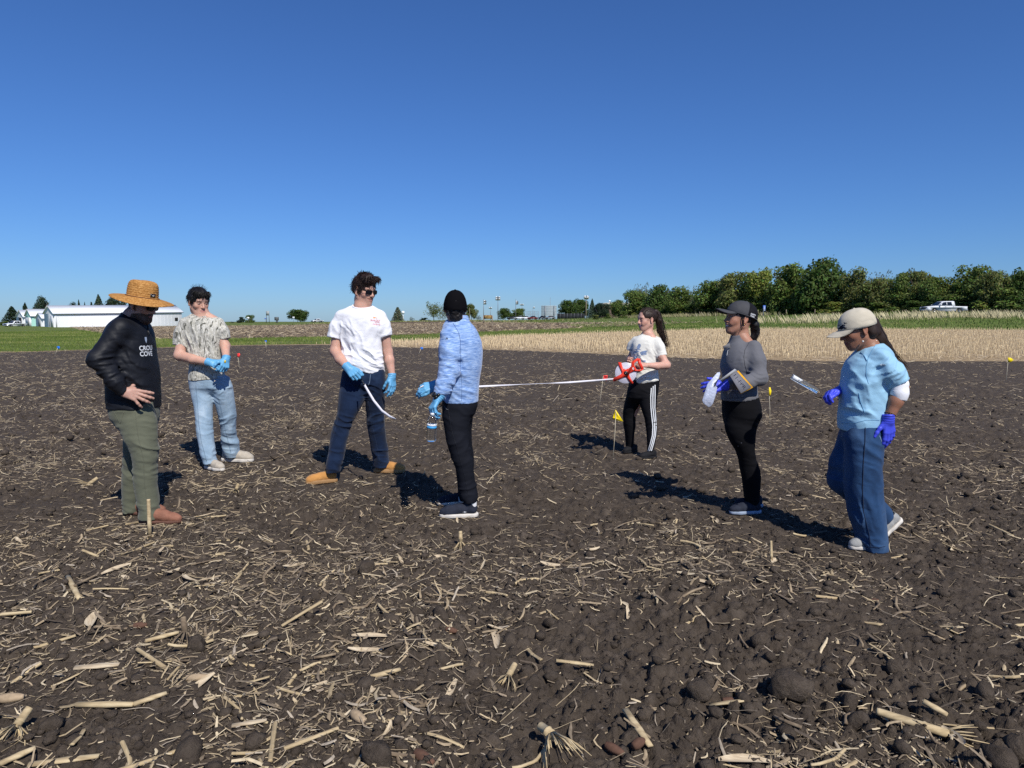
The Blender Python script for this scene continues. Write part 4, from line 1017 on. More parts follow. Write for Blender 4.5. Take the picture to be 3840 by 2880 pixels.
for px, yaw, m, lab, base in ((1921, .2, M_cardark, 'dark parked car left of the white ones', 1199), (1948, .1, M_carw, 'white parked car, left one of two', 1198), (1974, 3.2, M_carw, 'white parked car touching the dark red one, right one of two', 1198.5),
                        (1996, .15, M_carred, 'dark red parked car', 1198.5), (2035, 1.0, M_cardark, 'dark parked car at the left post of the slatted sign', 1197.5), (2062, .2, M_cargrey, 'grey parked car between the posts of the slatted sign', 1197)):
    car(X_(px, 300), 300, yaw, m, lab, CAM_H + (HOR-base)/FOC*300)
# raised road along the wood
M_asph = mat('asphalt', (.055,.054,.053), .9, .2, vary=.15, vscale=2)
rx = np.linspace(-30, 160, 96)
ry0 = lambda x: np.interp(x, [-30, 38, 60, 160], [330, 168, 107, 106])
def road_sheet(w0, w1, name, m, lift):
    X = np.stack([rx, rx]); Y = np.stack([ry0(rx)+w0, ry0(rx)+w1]); Z = zt(X, Y) + lift
    return tag(grid_mesh(name, X, Y, Z, m), kind='structure')
road_sheet(-3.5, 5.0, 'road', M_asph, .05)
print('background', round(time.time()-T0, 1))
# ------------------------------------------------------------------ sculpting: distance fields turned into one smooth skin
class Field:
    def __init__(s, lo, hi, h):
        s.lo = np.array(lo, np.float32); s.h = float(h)
        s.n = np.ceil((np.array(hi, float) - np.array(lo, float)) / h).astype(int) + 1
        s.D = np.full(s.n, .3, np.float32)
        s.ax = [s.lo[i] + np.float32(h) * np.arange(s.n[i], dtype=np.float32) for i in range(3)]
    def win(s, lo, hi, pad):
        a = np.clip(np.floor((np.array(lo, float) - pad - s.lo) / s.h).astype(int), 0, s.n - 1)
        b = np.clip(np.ceil((np.array(hi, float) + pad - s.lo) / s.h).astype(int) + 1, 1, s.n)
        sl = tuple(slice(int(a[i]), int(max(b[i], a[i]+1))) for i in range(3))
        return sl, s.ax[0][sl[0]][:, None, None], s.ax[1][sl[1]][None, :, None], s.ax[2][sl[2]][None, None, :]
    def comb(s, sl, d, k, sub=False):
        A = s.D[sl]
        if sub:
            if k > 0:
                h = np.clip(.5 - .5 * (A + d) / k, 0, 1); s.D[sl] = A + (-d - A) * h + k * h * (1 - h)
            else: s.D[sl] = np.maximum(A, -d)
        else:
            if k > 0:
                h = np.clip(.5 + .5 * (A - d) / k, 0, 1); s.D[sl] = A + (d - A) * h - k * h * (1 - h)
            else: s.D[sl] = np.minimum(A, d)
    @staticmethod
    def _cone(X, Y, Z, a, b, ra, rb, w=None, q=1.0, flat=False):
        a = np.array(a, np.float32); b = np.array(b, np.float32)
        ba = b - a; L2 = float(ba @ ba) + 1e-12
        x, y, z = X - a[0], Y - a[1], Z - a[2]
        tr = (x*ba[0] + y*ba[1] + z*ba[2]) / L2
        t = np.clip(tr, 0, 1)
        x = x - t*ba[0]; y = y - t*ba[1]; z = z - t*ba[2]
        if w is not None:
            w = np.array(w, np.float32); w = w / np.linalg.norm(w)
            e = (x*w[0] + y*w[1] + z*w[2]) * (1/q - 1)
            x = x + e*w[0]; y = y + e*w[1]; z = z + e*w[2]
        d = np.sqrt(x*x + y*y + z*z) - (ra + (rb - ra) * t)
        if w is not None: d = d * (q**.5)
        if flat: d = np.maximum(d, (tr - 1) * L2**.5)
        return d
    def cone(s, a, b, ra, rb, k=.01, sub=False, w=None, q=1.0, flat=False):
        a = np.array(a, float); b = np.array(b, float); r = max(ra, rb)
        sl, X, Y, Z = s.win(np.minimum(a, b) - r, np.maximum(a, b) + r, k + 3*s.h)
        s.comb(sl, s._cone(X, Y, Z, a, b, ra, rb, w, q, flat), k, sub)
    def chain(s, pts, rad, k=.01, kin=.015, flat=False):
        pts = [np.array(p, float) for p in pts]; r = max(rad)
        sl, X, Y, Z = s.win(np.min(pts, 0) - r, np.max(pts, 0) + r, k + 3*s.h)
        D = None
        for i in range(len(pts) - 1):
            d = s._cone(X, Y, Z, pts[i], pts[i+1], rad[i], rad[i+1], flat=flat and i == len(pts) - 2)
            if D is None: D = d
            else:
                h = np.clip(.5 + .5*(D - d)/kin, 0, 1); D = D + (d - D)*h - kin*h*(1-h)
        if flat:   # nothing may bulge past the cut
            n = pts[-1] - pts[-2]; n = n / np.linalg.norm(n)
            e = (X-pts[-1][0])*n[0] + (Y-pts[-1][1])*n[1] + (Z-pts[-1][2])*n[2]
            near = ((X-pts[-1][0])**2 + (Y-pts[-1][1])**2 + (Z-pts[-1][2])**2) < (rad[-1]*2.2)**2
            D = np.where(near, np.maximum(D, e), D)
        s.comb(sl, D.astype(np.float32), k)
    def ell(s, c, r, k=.01, M=None, sub=False):
        c = np.array(c, float); r = np.array(r, float); m = r.max()
        sl, X, Y, Z = s.win(c - m, c + m, k + 3*s.h)
        x, y, z = X - c[0], Y - c[1], Z - c[2]
        if M is not None:
            M = np.array(M, float)                       # columns: the ellipsoid's axes
            x, y, z = (x*M[0,0]+y*M[1,0]+z*M[2,0]), (x*M[0,1]+y*M[1,1]+z*M[2,1]), (x*M[0,2]+y*M[1,2]+z*M[2,2])
        k0 = np.sqrt((x/r[0])**2 + (y/r[1])**2 + (z/r[2])**2)
        k1 = np.sqrt((x/r[0]**2)**2 + (y/r[1]**2)**2 + (z/r[2]**2)**2) + 1e-6
        s.comb(sl, (k0*(k0-1)/k1).astype(np.float32), k, sub)
    def loft(s, rows, k=.02, n=2.0, top=True):
        """rows: (z, cx, cy, rx, ry) elliptical rings, smooth in z; flat cut at the lowest, rounded or flat at the top."""
        a = np.array(sorted(rows), float)
        zz = np.linspace(a[0, 0], a[-1, 0], 160)
        P = np.array([np.interp(zz, a[:, 0], a[:, i]) for i in range(1, 5)])
        ker = np.hanning(13)[1:-1]; ker /= ker.sum()
        P = np.array([np.convolve(np.pad(r, 5, mode='edge'), ker, 'valid') for r in P])
        m = a[:, 3:5].max()
        lo = np.array([(a[:,1]-a[:,3]).min(), (a[:,2]-a[:,4]).min(), a[0,0]]); hi = np.array([(a[:,1]+a[:,3]).max(), (a[:,2]+a[:,4]).max(), a[-1,0]])
        sl, X, Y, Z = s.win(lo, hi, k + 3*s.h)
        z = Z.ravel()
        cx, cy, rx, ry = [np.interp(z, zz, p)[None, None, :].astype(np.float32) for p in P]
        x = X - cx; y = Y - cy
        if n == 2.0: k0 = np.sqrt((x/rx)**2 + (y/ry)**2)
        else: k0 = (np.abs(x/rx)**n + np.abs(y/ry)**n)**(1/n)
        k1 = np.sqrt((x/rx**2)**2 + (y/ry**2)**2) + 1e-4
        d = k0*(k0-1)/k1
        d = np.maximum(d, np.maximum(a[0,0] - Z, Z - a[-1,0]))
        s.comb(sl, d.astype(np.float32), k)
    def cut(s, p, nrm, k=0.0):
        """Remove everything on the side nrm points to."""
        p = np.array(p, float); nrm = np.array(nrm, float); nrm /= np.linalg.norm(nrm)
        X, Y, Z = s.ax[0][:, None, None], s.ax[1][None, :, None], s.ax[2][None, None, :]
        e = ((X-p[0])*nrm[0] + (Y-p[1])*nrm[1] + (Z-p[2])*nrm[2]).astype(np.float32)
        s.D = np.maximum(s.D, e)
    def band(s, fn, w=None):
        """Displace the skin: fn(points) metres outward."""
        w = w or 3.2*s.h
        idx = np.nonzero(np.abs(s.D) < w)
        P = np.stack([s.ax[i][idx[i]] for i in range(3)], -1)
        s.D[idx] -= fn(P).astype(np.float32)
    def mesh(s):
        D = s.D; S = D < 0
        nx, ny, nz = D.shape
        cnt = np.zeros((nx-1, ny-1, nz-1), np.int8)
        for a in (0, 1):
            for b in (0, 1):
                for c in (0, 1): cnt += S[a:nx-1+a, b:ny-1+b, c:nz-1+c]
        I = np.argwhere((cnt > 0) & (cnt < 8))
        if len(I) == 0: return np.zeros((0, 3)), np.zeros((0, 4), int)
        off = np.array([[a, b, c] for a in (0, 1) for b in (0, 1) for c in (0, 1)])
        cv = np.stack([D[I[:,0]+o[0], I[:,1]+o[1], I[:,2]+o[2]] for o in off], 1)
        acc = np.zeros((len(I), 3)); num = np.zeros(len(I))
        for p in range(8):
            for q in range(p+1, 8):
                if np.abs(off[p]-off[q]).sum() != 1: continue
                A, B = cv[:, p], cv[:, q]; m = (A < 0) != (B < 0)
                t = np.where(m, A/np.where(m, A-B, 1), 0)
                acc += np.where(m[:, None], off[p] + t[:, None]*(off[q]-off[p]), 0); num += m
        vtx = s.lo + (I + acc/num[:, None]) * s.h
        idm = np.full(cnt.shape, -1, np.int32); idm[I[:,0], I[:,1], I[:,2]] = np.arange(len(I))
        F = []
        for ax in range(3):
            u, v = (ax+1) % 3, (ax+2) % 3
            sa = [slice(None)]*3; sb = [slice(None)]*3
            sa[ax] = slice(0, -1); sb[ax] = slice(1, None)
            for w_ in (u, v): sa[w_] = slice(1, -1); sb[w_] = slice(1, -1)
            A, B = S[tuple(sa)], S[tuple(sb)]
            E_ = np.argwhere(A != B)
            if len(E_) == 0: continue
            flip = ~A[E_[:,0], E_[:,1], E_[:,2]]
            base = E_.copy(); base[:, u] += 1; base[:, v] += 1
            qs = []
            for du, dv in ((-1,-1),(0,-1),(0,0),(-1,0)):
                c = base.copy(); c[:, u] += du; c[:, v] += dv
                qs.append(idm[c[:,0], c[:,1], c[:,2]])
            q = np.stack(qs, 1); q[flip] = q[flip][:, ::-1]
            F.append(q)
        F = np.concatenate(F)
        return vtx, F[(F >= 0).all(1)]

class Piece:
    """A sculpted mesh kept for parenting and for laying prints onto it."""
    def __init__(s, name, parts, mats, parent, cols=None, smooth=True):
        vs_, fs, n = [], [], 0
        for v, f in parts:
            vs_.append(v); fs.append(f + n); n += len(v)
        s.v = np.concatenate(vs_); s.f = np.concatenate(fs)
        me = mesh_np(name, s.v - np.array(parent.location), s.f, smooth, cols=cols(s.v) if callable(cols) else cols)
        s.o = obj_from(name, me, mats, parent)
        s._b = None
    def bvh(s):
        if s._b is None: s._b = BVHTree.FromPolygons(s.v.tolist(), s.f.tolist())
        return s._b

def folds(lst):
    """lst of (centre, radius, ridge normal, wavelength, amplitude[, seed]) -> displacement function."""
    def fn(P):
        d = np.zeros(len(P))
        for i, t in enumerate(lst):
            c, r, nv, wl, am = t[:5]
            nv = np.array(nv, float); nv /= np.linalg.norm(nv)
            r = np.array(r if hasattr(r, '__len__') else (r, r, r), float)
            q = (((P - np.array(c, float)) / r)**2).sum(1); m = q < 1
            if not m.any(): continue
            Q = P[m]
            al = Q @ nv
            T = (Q - al[:, None]*nv) / (wl * 3.6)                 # folds run long across the ridge normal
            W = T + (al/wl)[:, None]*nv + .55*(noise3(Q/(wl*2.5), i + 1) - .5)[:, None]*nv*2
            r_ = 1 - np.abs(2*noise3(W, i + 3) - 1)
            r2 = 1 - np.abs(2*noise3(W*1.9 + 3.3, i + 7) - 1)
            d[m] += am * (1 - q[m]) * 2.7 * (r_**2 - .38 + .35*(r2**2 - .38))
        return d
    return fn
def wrinkle(amp, f, seed=0, st=(1, 1, 1)):
    st = np.array(st) * f
    return lambda P: amp * (2*noise3(P*st, seed) - 1 + .6*(2*noise3(P*st*2.1, seed+3) - 1))

def tubes_np(lines, r0, r1, n=3):
    """lines (N,S,3) -> thin tapering tubes in one vertex/face array."""
    L = np.asarray(lines, float); N, S, _ = L.shape
    T = np.gradient(L, axis=1); T /= np.linalg.norm(T, axis=2, keepdims=True) + 1e-9
    ref = np.where(np.abs(T[..., 2:3]) < .9, np.array([0, 0, 1.]), np.array([1., 0, 0]))
    A = np.cross(T, ref); A /= np.linalg.norm(A, axis=2, keepdims=True) + 1e-9
    B = np.cross(T, A)
    r0 = np.broadcast_to(np.asarray(r0, float), (N,)); r1 = np.broadcast_to(np.asarray(r1, float), (N,))
    s_ = np.linspace(0, 1, S)[None]
    r = r0[:, None]*(1-s_) + r1[:, None]*s_
    vs_ = [L + r[..., None]*(A*math.cos(2*math.pi*k/n) + B*math.sin(2*math.pi*k/n)) for k in range(n)]
    v = np.stack(vs_, 2).reshape(-1, 3)
    i = np.arange(N*S*n).reshape(N, S, n); f = []
    for k in range(n):
        k2 = (k+1) % n
        f.append(np.stack([i[:, :-1, k], i[:, :-1, k2], i[:, 1:, k2], i[:, 1:, k]], -1).reshape(-1, 4))
    return v, np.concatenate(f)

def text_mesh(txt, bold=0.0, shear=0.0):
    cu = bpy.data.curves.new('lettering', 'FONT'); cu.body = txt; cu.size = 1.0; cu.offset = bold; cu.shear = shear
    cu.resolution_u = 3
    o = bpy.data.objects.new('lettering', cu); COL.objects.link(o)
    dg = bpy.context.evaluated_depsgraph_get(); me = bpy.data.meshes.new_from_object(o.evaluated_get(dg))
    v = np.array([tuple(p.co) for p in me.vertices]); f = [tuple(p.vertices) for p in me.polygons]
    bpy.data.objects.remove(o); bpy.data.curves.remove(cu); bpy.data.meshes.remove(me)
    return v, f
def decal(name, v2, f, o, u, w, size, m, parent, piece, ray, centre=True, lift=.0015, aspect=1.0):
    """Lay flat print (2D verts v2, faces f) on a sculpted piece: o centre, u right, w up, ray the way in."""
    v2 = np.array(v2, float)[:, :2]
    lo, hi = v2.min(0), v2.max(0)
    if centre: v2 = v2 - (lo + hi)/2
    v2 = v2 * (size / (hi[1] - lo[1])); v2[:, 0] *= aspect
    u, w, ray = Vector(u).normalized(), Vector(w).normalized(), Vector(ray).normalized()
    out, last = [], None
    b = piece.bvh()
    for x, y in v2:
        p = Vector(o) + u*x + w*y - ray*.35
        h, nrm, _, _ = b.ray_cast(p, ray, .8)
        if h is None: h = last if last is not None else p + ray*.35
        else: last = h
        out.append(tuple(h - ray*lift - Vector(parent.location)))
    mb = MB(); mb.add(out, f)
    return obj_from(name, mb.mesh(name), m, parent if piece is None else piece.o if piece.o.parent == parent else parent)
# ------------------------------------------------------------------ figure parts
class Crop:
    """Measuring frame: photograph crop (x0, y0, zoom) seen at distance Y."""
    def __init__(s, x0, y0, k, Y): s.x0, s.y0, s.k, s.Y = x0, y0, k, Y
    def __call__(s, x, y, dy=0.0): return at(s.x0 + x/s.k, s.y0 + y/s.k, s.Y + dy)
    def row(s, y, l, r, dy=0.0, ry=.1):
        a, b = s(l, y, dy), s(r, y, dy)
        return (a.z, (a.x+b.x)/2, s.Y + dy, (b.x-a.x)/2, ry)
    def rows(s, *L): return [s.row(*t) for t in L]

class Head:
    """Head frame: +x face, +y left ear, +z crown; origin between the ears at eye level."""
    def __init__(s, c, yaw, pitch=0, roll=0, k=1.0):
        s.c = Vector(c); s.k = k
        s.R = Matrix.Rotation(math.radians(yaw), 3, 'Z') @ Matrix.Rotation(math.radians(pitch), 3, 'Y') @ Matrix.Rotation(math.radians(roll), 3, 'X')
    def __call__(s, x, y, z): return s.c + s.R @ Vector((x, y, z)) * s.k
    def dir(s, x, y, z): return (s.R @ Vector((x, y, z))).normalized()
    def loc(s, P): return (np.asarray(P, float) - np.array(s.c)) @ np.array(s.R) / s.k
    def M4(s): return Matrix.Translation(s.c) @ s.R.to_4x4() @ Matrix.Scale(s.k, 4)

def sculpt_head(F, H, neck, nr=.056, fem=False, smile=False, beard=0.0, nose=1.0):
    k = H.k; M = np.array(H.R)
    el = lambda c, r, kk=.01, sub=False, rot=None: F.ell(H(*c), np.array(r)*k, kk*k, M if rot is None else np.array(H.R @ rot), sub)
    co = lambda a, b, ra, rb, kk=.01, sub=False: F.cone(H(*a), H(*b), ra*k, rb*k, kk*k, sub)
    jw = .94 if fem else 1.0
    el((-.008, 0, .030), (.097, .0755, .089), .02)
    el((.034, 0, -.026), (.057, .058*jw, .086), .03)
    for s in (-1, 1):
        co((-.002, s*.05*jw, -.055), (.052, s*.022*jw, -.098), .021, .017, .03)
        el((.056, s*.042*jw, -.026), (.026, .02, .022), .02)
    el((.069, 0, -.098), (.020, .022*jw, .018), .022)
    el((.070, 0, -.063), (.024, .030, .028), .022)
    co((.077, -.034, .021), (.077, .034, .021), .0125 if fem else .0145, .0125 if fem else .0145, .016)
    for s in (-1, 1):
        el((.0945, s*.031, .001), (.013, .018, .0115), .010, True)
        el((.0785, s*.031, .000), (.0125, .0145, .0115), .003)
    co((.085, 0, .010), (.1085*nose, 0, -.029), .0085, .0105, .008)
    for s in (-1, 1): el((.0975*nose, s*.0115, -.033), (.0105, .0075, .0075), .006)
    if smile:
        el((.0905, 0, -.053), (.0085, .026, .0055), .005)
        el((.0875, 0, -.074), (.009, .022, .0065), .005)
        el((.098, 0, -.0625), (.014, .027, .0062), .003, True)
        el((.0825, 0, -.060), (.0085, .023, .0060), .001)
        for s in (-1, 1): el((.072, s*.036, -.044), (.018, .014, .017), .014)
    else:
        el((.0895, 0, -.0575), (.0085, .022, .0055), .005)
        el((.0885, 0, -.0705), (.0088, .019, .0065), .005)
        el((.1, 0, -.0638), (.013, .022, .0016), .002, True)
    for s in (-1, 1):
        r1 = Matrix.Rotation(math.radians(s*18), 3, 'Z') @ Matrix.Rotation(math.radians(-12), 3, 'Y')
        el((-.012, s*.078, -.004), (.0185, .0075, .0325), .006, rot=r1)
        el((-.006, s*.0875, -.001), (.0105, .006, .021), .004, True, rot=r1)
        el((-.004, s*.079, -.033), (.009, .007, .009), .006, rot=r1)
    if beard:
        el((.066, 0, -.098), (.027, .032, .026), .02)
        for s in (-1, 1): co((.012, s*.05, -.06), (.056, s*.024, -.098), .0245, .0225, .02)
    nk = Vector(neck)
    F.chain([H(-.018, 0, -.03), H(-.02, 0, -.075), nk], [.055*k, nr, nr*1.08], .022)
    F.cone(nk, nk + Vector((0, 0, -.12)), nr*1.1, .11, .03)

def paint_head(H, skin, lip, brow, beard=None, moustache=None, teeth=False, hairline=None, haircol=None):
    def fn(P):
        L = H.loc(P); n = len(P)
        c = np.tile(np.array(skin), (n, 1)).astype(float)
        t = noise3(P*34, 2)[:, None]; c *= (.93 + .14*t)
        x, y, z = L.T
        ay = np.abs(y)
        front = x > .03
        def put(m, col, a=1.0):
            w = (np.clip(m, 0, 1) * a)[:, None]; c[:] = c*(1-w) + np.array(col)*w
        flush = np.exp(-(((ay-.045)/.022)**2 + ((z+.03)/.022)**2)) * (x > .03)
        put(flush, (skin[0]*.97, skin[1]*.78, skin[2]*.74), .5)
        put(np.exp(-((x-.107)/.012)**2 - (y/.016)**2 - ((z+.028)/.014)**2), (skin[0]*.95, skin[1]*.76, skin[2]*.72), .5)
        put(((x < 0) & (ay > .07) & (z < .035) & (z > -.045)).astype(float), (skin[0], skin[1]*.78, skin[2]*.72), .5)
        lm = (1 - ((y/.027)**2 + ((z+.0635)/.0125)**2)) * 3
        put(np.where(x > .074, lm, 0), lip)
        if teeth: put(np.where((x > .074) & (x < .0925), (1 - ((y/.024)**2 + ((z+.0615)/.0055)**2))*6, 0), (.75, .72, .68))
        bz = .0235 - .1*(ay-.03)
        put(np.where((x > .05) & (ay > .010) & (ay < .05), (1 - np.abs(z-bz)/.0042)*2.2, 0), brow, .9)
        ee = (1 - (((ay-.031)/.0125)**2 + ((z-.0005)/.0030)**2)) * 4
        put(np.where(x > .07, ee, 0), (.42, .38, .35))
        put(np.where(x > .07, (1 - (((ay-.031)/.0052)**2 + ((z-.0005)/.0034)**2))*4, 0), (.03, .02, .015))
        put(np.where((x > .07) & (ay > .017) & (ay < .046), (1 - np.abs(z-.0042)/.0019)*2, 0), (.03, .02, .018), .85)
        if beard is not None:
            m = np.clip((-.047 - z - np.clip(.05 - x, 0, 1)*.35)/.008, 0, 1) * (x > -.005) * (z > -.135)
            m = np.maximum(m, np.exp(-((z+.050)/.006)**2) * (ay < .03) * (x > .07))
            m = m * (1 - np.clip((1 - ((y/.024)**2 + ((z+.0635)/.009)**2))*3, 0, 1)*(x > .07))
            put(m*(.75+.5*noise3(P*180, 4)), beard, .93)
        if moustache is not None:
            m = (1 - ((z+.0475+.22*ay)/.0062)**2) * 2 * (ay < .031) * (x > .068)
            put(m, moustache, .9)
        if hairline is not None:
            put(np.clip(hairline(x, y, z), 0, 1), haircol, .92)
        return np.clip(c, 0, 1)
    return fn

def sculpt_hand(F, W, f, n, left=False, k=1.0, curl=(.3,.3,.3,.3), spread=(.1,.03,-.04,-.12), thumb=(.7, .3, .35), pad=0.0):
    """W wrist, f the way the fingers point, n out of the back of the hand."""
    f = Vector(f).normalized(); n = Vector(n); n = (n - f*n.dot(f)).normalized()
    t = n.cross(f) * (-1 if left else 1)                  # towards the thumb
    W = Vector(W)
    G = lambda x, y, z: W + (f*x + t*y + n*z) * k
    ys = (.031, .0105, -.0105, -.030); xs = (.091, .095, .091, .083)
    F.cone(G(-.02, 0, 0), G(.02, 0, 0), (.027+pad)*k, (.030+pad)*k, .01, w=n, q=.72)
    for y, x in zip(ys, xs):
        F.cone(G(.012, y*.55, -.001), G(x-.006, y, 0), (.0150+pad)*k, (.0118+pad)*k, .011*k)
    F.cone(G(.018, .018, -.007), G(.052, .036, -.010), (.017+pad)*k, (.0135+pad)*k, .010*k)
    LEN = ((.041,.025,.020), (.045,.028,.021), (.042,.026,.021), (.032,.020,.018))
    RAD = ((.0106,.0096,.0087,.0074), (.0107,.0097,.0088,.0075), (.0103,.0093,.0084,.0072), (.0092,.0083,.0076,.0066))
    for i in range(4):
        p = G(xs[i]-.004, ys[i], 0); a = 0.0; pts = [p]
        cu = curl[i] if hasattr(curl[i], '__len__') else (curl[i]*.85, curl[i]*1.15, curl[i]*.7)
        sp = spread[i]
        for L, ca in zip(LEN[i], cu):
            a += ca
            d = (f*math.cos(sp) + t*math.sin(sp))*math.cos(a) - n*math.sin(a)
            p = p + d * L * k; pts.append(p)
        F.chain(pts, [(r+pad)*k for r in RAD[i]], .004*k, .006*k)
    sp, op, cu = thumb                                    # spread from the index, drop to the palm side, curl
    p = G(.030, .030, -.008); pts = [p]; a = sp
    for L in (.040, .031, .026):
        d = (f*math.cos(a) + t*math.sin(a))*math.cos(op) - n*math.sin(op)
        p = p + d*L*k; pts.append(p); a -= cu; op += cu*.35
    F.chain(pts, [(r+pad)*k for r in (.0128, .0106, .0095, .0076)], .007*k, .008*k)
    return G

def hand_mesh(W, f, n, h=.0032, cuff=None, **kw):
    W = Vector(W); fv = Vector(f).normalized(); k = kw.get('k', 1.0)
    c = W + fv*.07*k; lo = np.array(c) - .145*k; hi = np.array(c) + .145*k
    F = Field(lo, hi, h)
    sculpt_hand(F, W, f, n, **kw)
    if cuff:
        L, r = cuff
        F.chain([W + fv*.015, W - fv*L*.5, W - fv*L], [.030*k, r*.97, r*1.05], .012, flat=True)
        F.cone(W - fv*(L-.004), W - fv*(L+.0005), r*1.12, r*1.12, .003)
        F.cut(W - fv*(L+.004), -fv)
        F.band(lambda P: .0016*np.sin((P - np.array(W)) @ np.array(fv) * 420 + 6*noise3(P*30, 3)) * np.clip(1 - ((P - np.array(W)) @ np.array(fv) + .01)/.06, 0, 1))
    return F.mesh()

def sculpt_limb(pts, rad, h=.005, flat=False, kin=.02, extra=None):
    pts_ = np.array([tuple(p) for p in pts]); r = max(rad)
    F = Field(pts_.min(0) - r - .02, pts_.max(0) + r + .02, h)
    F.chain(pts, rad, .01, kin, flat)
    if extra: extra(F)
    return F.mesh()

def shoe(parent, heel, toe, L=None, wide=1.0, hi=.10, kind='sneaker', M_up=None, M_sole=None, M_lace=None, lift=0.0, name='shoe', sole_h=.024, M_extra=None, toeup=0.0, slim=1.0):
    """heel and toe on the ground; lift raises the heel by an angle."""
    heel, toe = Vector(heel), Vector(toe)
    d = toe - heel; L = L or d.length; d.normalize()
    y = Vector((0, 0, 1)).cross(d).normalized(); z = d.cross(y)
    if lift:
        Rm = Matrix.Rotation(lift, 3, y); d2 = Rm @ d; z2 = Rm @ z
        piv = toe - d*L*.2; org = piv - d2*L*.8; d, z = d2, z2
    else: org = heel
    s = L / .29
    G = lambda a, b, c: org + (d*a + y*b*wide + z*c) * s
    ctr = np.array(G(.145, 0, .07)); F = Field(ctr - .2*s, ctr + .2*s, .0045)
    zz = np.array(z); og = np.array(org)
    up = [(.048, .050, .036), (.11, .052, .037), (.165, .044, .041), (.215, .036, .042), (.248, .031, .034)]
    up = [(a, c*(1-(1-slim)*a/.3), r*(1-(1-slim)*a/.25)) for a, c, r in up]
    for i in range(len(up)-1):
        (a, c, r), (a2, c2, r2) = up[i], up[i+1]
        F.cone(G(a, 0, c*(1 if i < 2 else 1)), G(a2, .004 if i > 1 else 0, c2), r*s, r2*s, .02, w=z, q=.95)
    F.cone(G(.055, 0, .05), G(.058, 0, hi), .036*s, (.044 if kind == 'boot' else .040)*s, .02)
    F.cone(G(.10, 0, .065), G(.16, 0, .058), .026*s, .026*s, .015)
    if kind != 'boot': F.ell(G(.056, 0, hi+.022), (.034*s, .034*s, .022*s), .004, sub=True)
    F.cut(org + z*.014*s, -z)
    F.band(wrinkle(.0015, 38, 4))
    up_o = Piece(name, [F.mesh()], M_up, parent)
    S = Field(ctr - .2*s, ctr + .2*s, .0045)
    pl = [(.042, .040), (.11, .042), (.2, .047), (.247, .035)]
    pl = [(a, r*(1-(1-slim)*a/.25)) for a, r in pl]
    for i in range(3): S.cone(G(pl[i][0], 0, .012), G(pl[i+1][0], .003 if i else 0, .012), pl[i][1]*s*1.02, pl[i+1][1]*s*1.02, .02)
    S.cut(org + z*sole_h*s, z); S.cut(org - z*.004, -z)
    if kind == 'boot': S.band(lambda P: .002*np.sin(((P-og) @ np.array(d))*500)*(((P-og) @ zz) < .012))
    so = Piece('sole', [S.mesh()], M_sole, parent); so.o.parent = up_o.o
    if M_lace is not None:
        mb = MB()
        for i in range(5):
            a = .105 + i*.017; c = .098 - i*.0085 if kind == 'boot' else .094 - i*.0065
            mb.tube([G(a, -.024, c-.010), G(a+.004, -.012, c), G(a+.006, .012, c), G(a+.002, .024, c-.010)], .0032*s, 6)
        mb.tube([G(.10, 0, .1), G(.085, -.03, .105), G(.1, -.05, .085)], .002*s, 5)
        lo = mb.build('laces', M_lace, parent, True); lo.parent = up_o.o
    return up_o, G

def strands(H, roots, dirs, length, r=.0012, curl=.3, grav=0.0, seg=5, seed=1, out=0.0):
    """Hair tubes in head space. roots (N,3), dirs (N,3)."""
    rs = np.random.RandomState(seed); N = len(roots)
    L = np.zeros((N, seg+1, 3)); L[:, 0] = roots
    d = np.array(dirs, float); d /= np.linalg.norm(d, axis=1, keepdims=True)
    ln = np.broadcast_to(np.asarray(length, float), (N,))[:, None] / seg
    bend = rs.randn(N, 3) * curl
    for i in range(seg):
        L[:, i+1] = L[:, i] + d*ln
        d = d + bend*(.6/seg) + np.array([0, 0, -grav/seg])
        d /= np.linalg.norm(d, axis=1, keepdims=True)
        bend += rs.randn(N, 3)*curl*.3
    W = L.reshape(-1, 3) @ np.array(H.R).T * H.k + np.array(H.c)
    return tubes_np(W.reshape(N, seg+1, 3), r*H.k*(.7+.6*rs.rand(N)), r*.25*H.k)

def cap_pts(N, seed, zmin=0.0, r=(.100, .0785, .092), c=(-.008, 0, .030), face=True):
    """Random points of the scalp in head space with outward normals."""
    rs = np.random.RandomState(seed)
    u = rs.randn(N*6 + 80, 3); u /= np.linalg.norm(u, axis=1, keepdims=True)
    p = u*np.array(r) + np.array(c)
    ok = p[:, 2] > zmin
    if face: ok &= ~((p[:, 0] > .045) & (p[:, 2] < .075)) & ~((p[:, 0] > .0) & (p[:, 2] < .0))
    p, u = p[ok][:N], u[ok][:N]
    return p, u

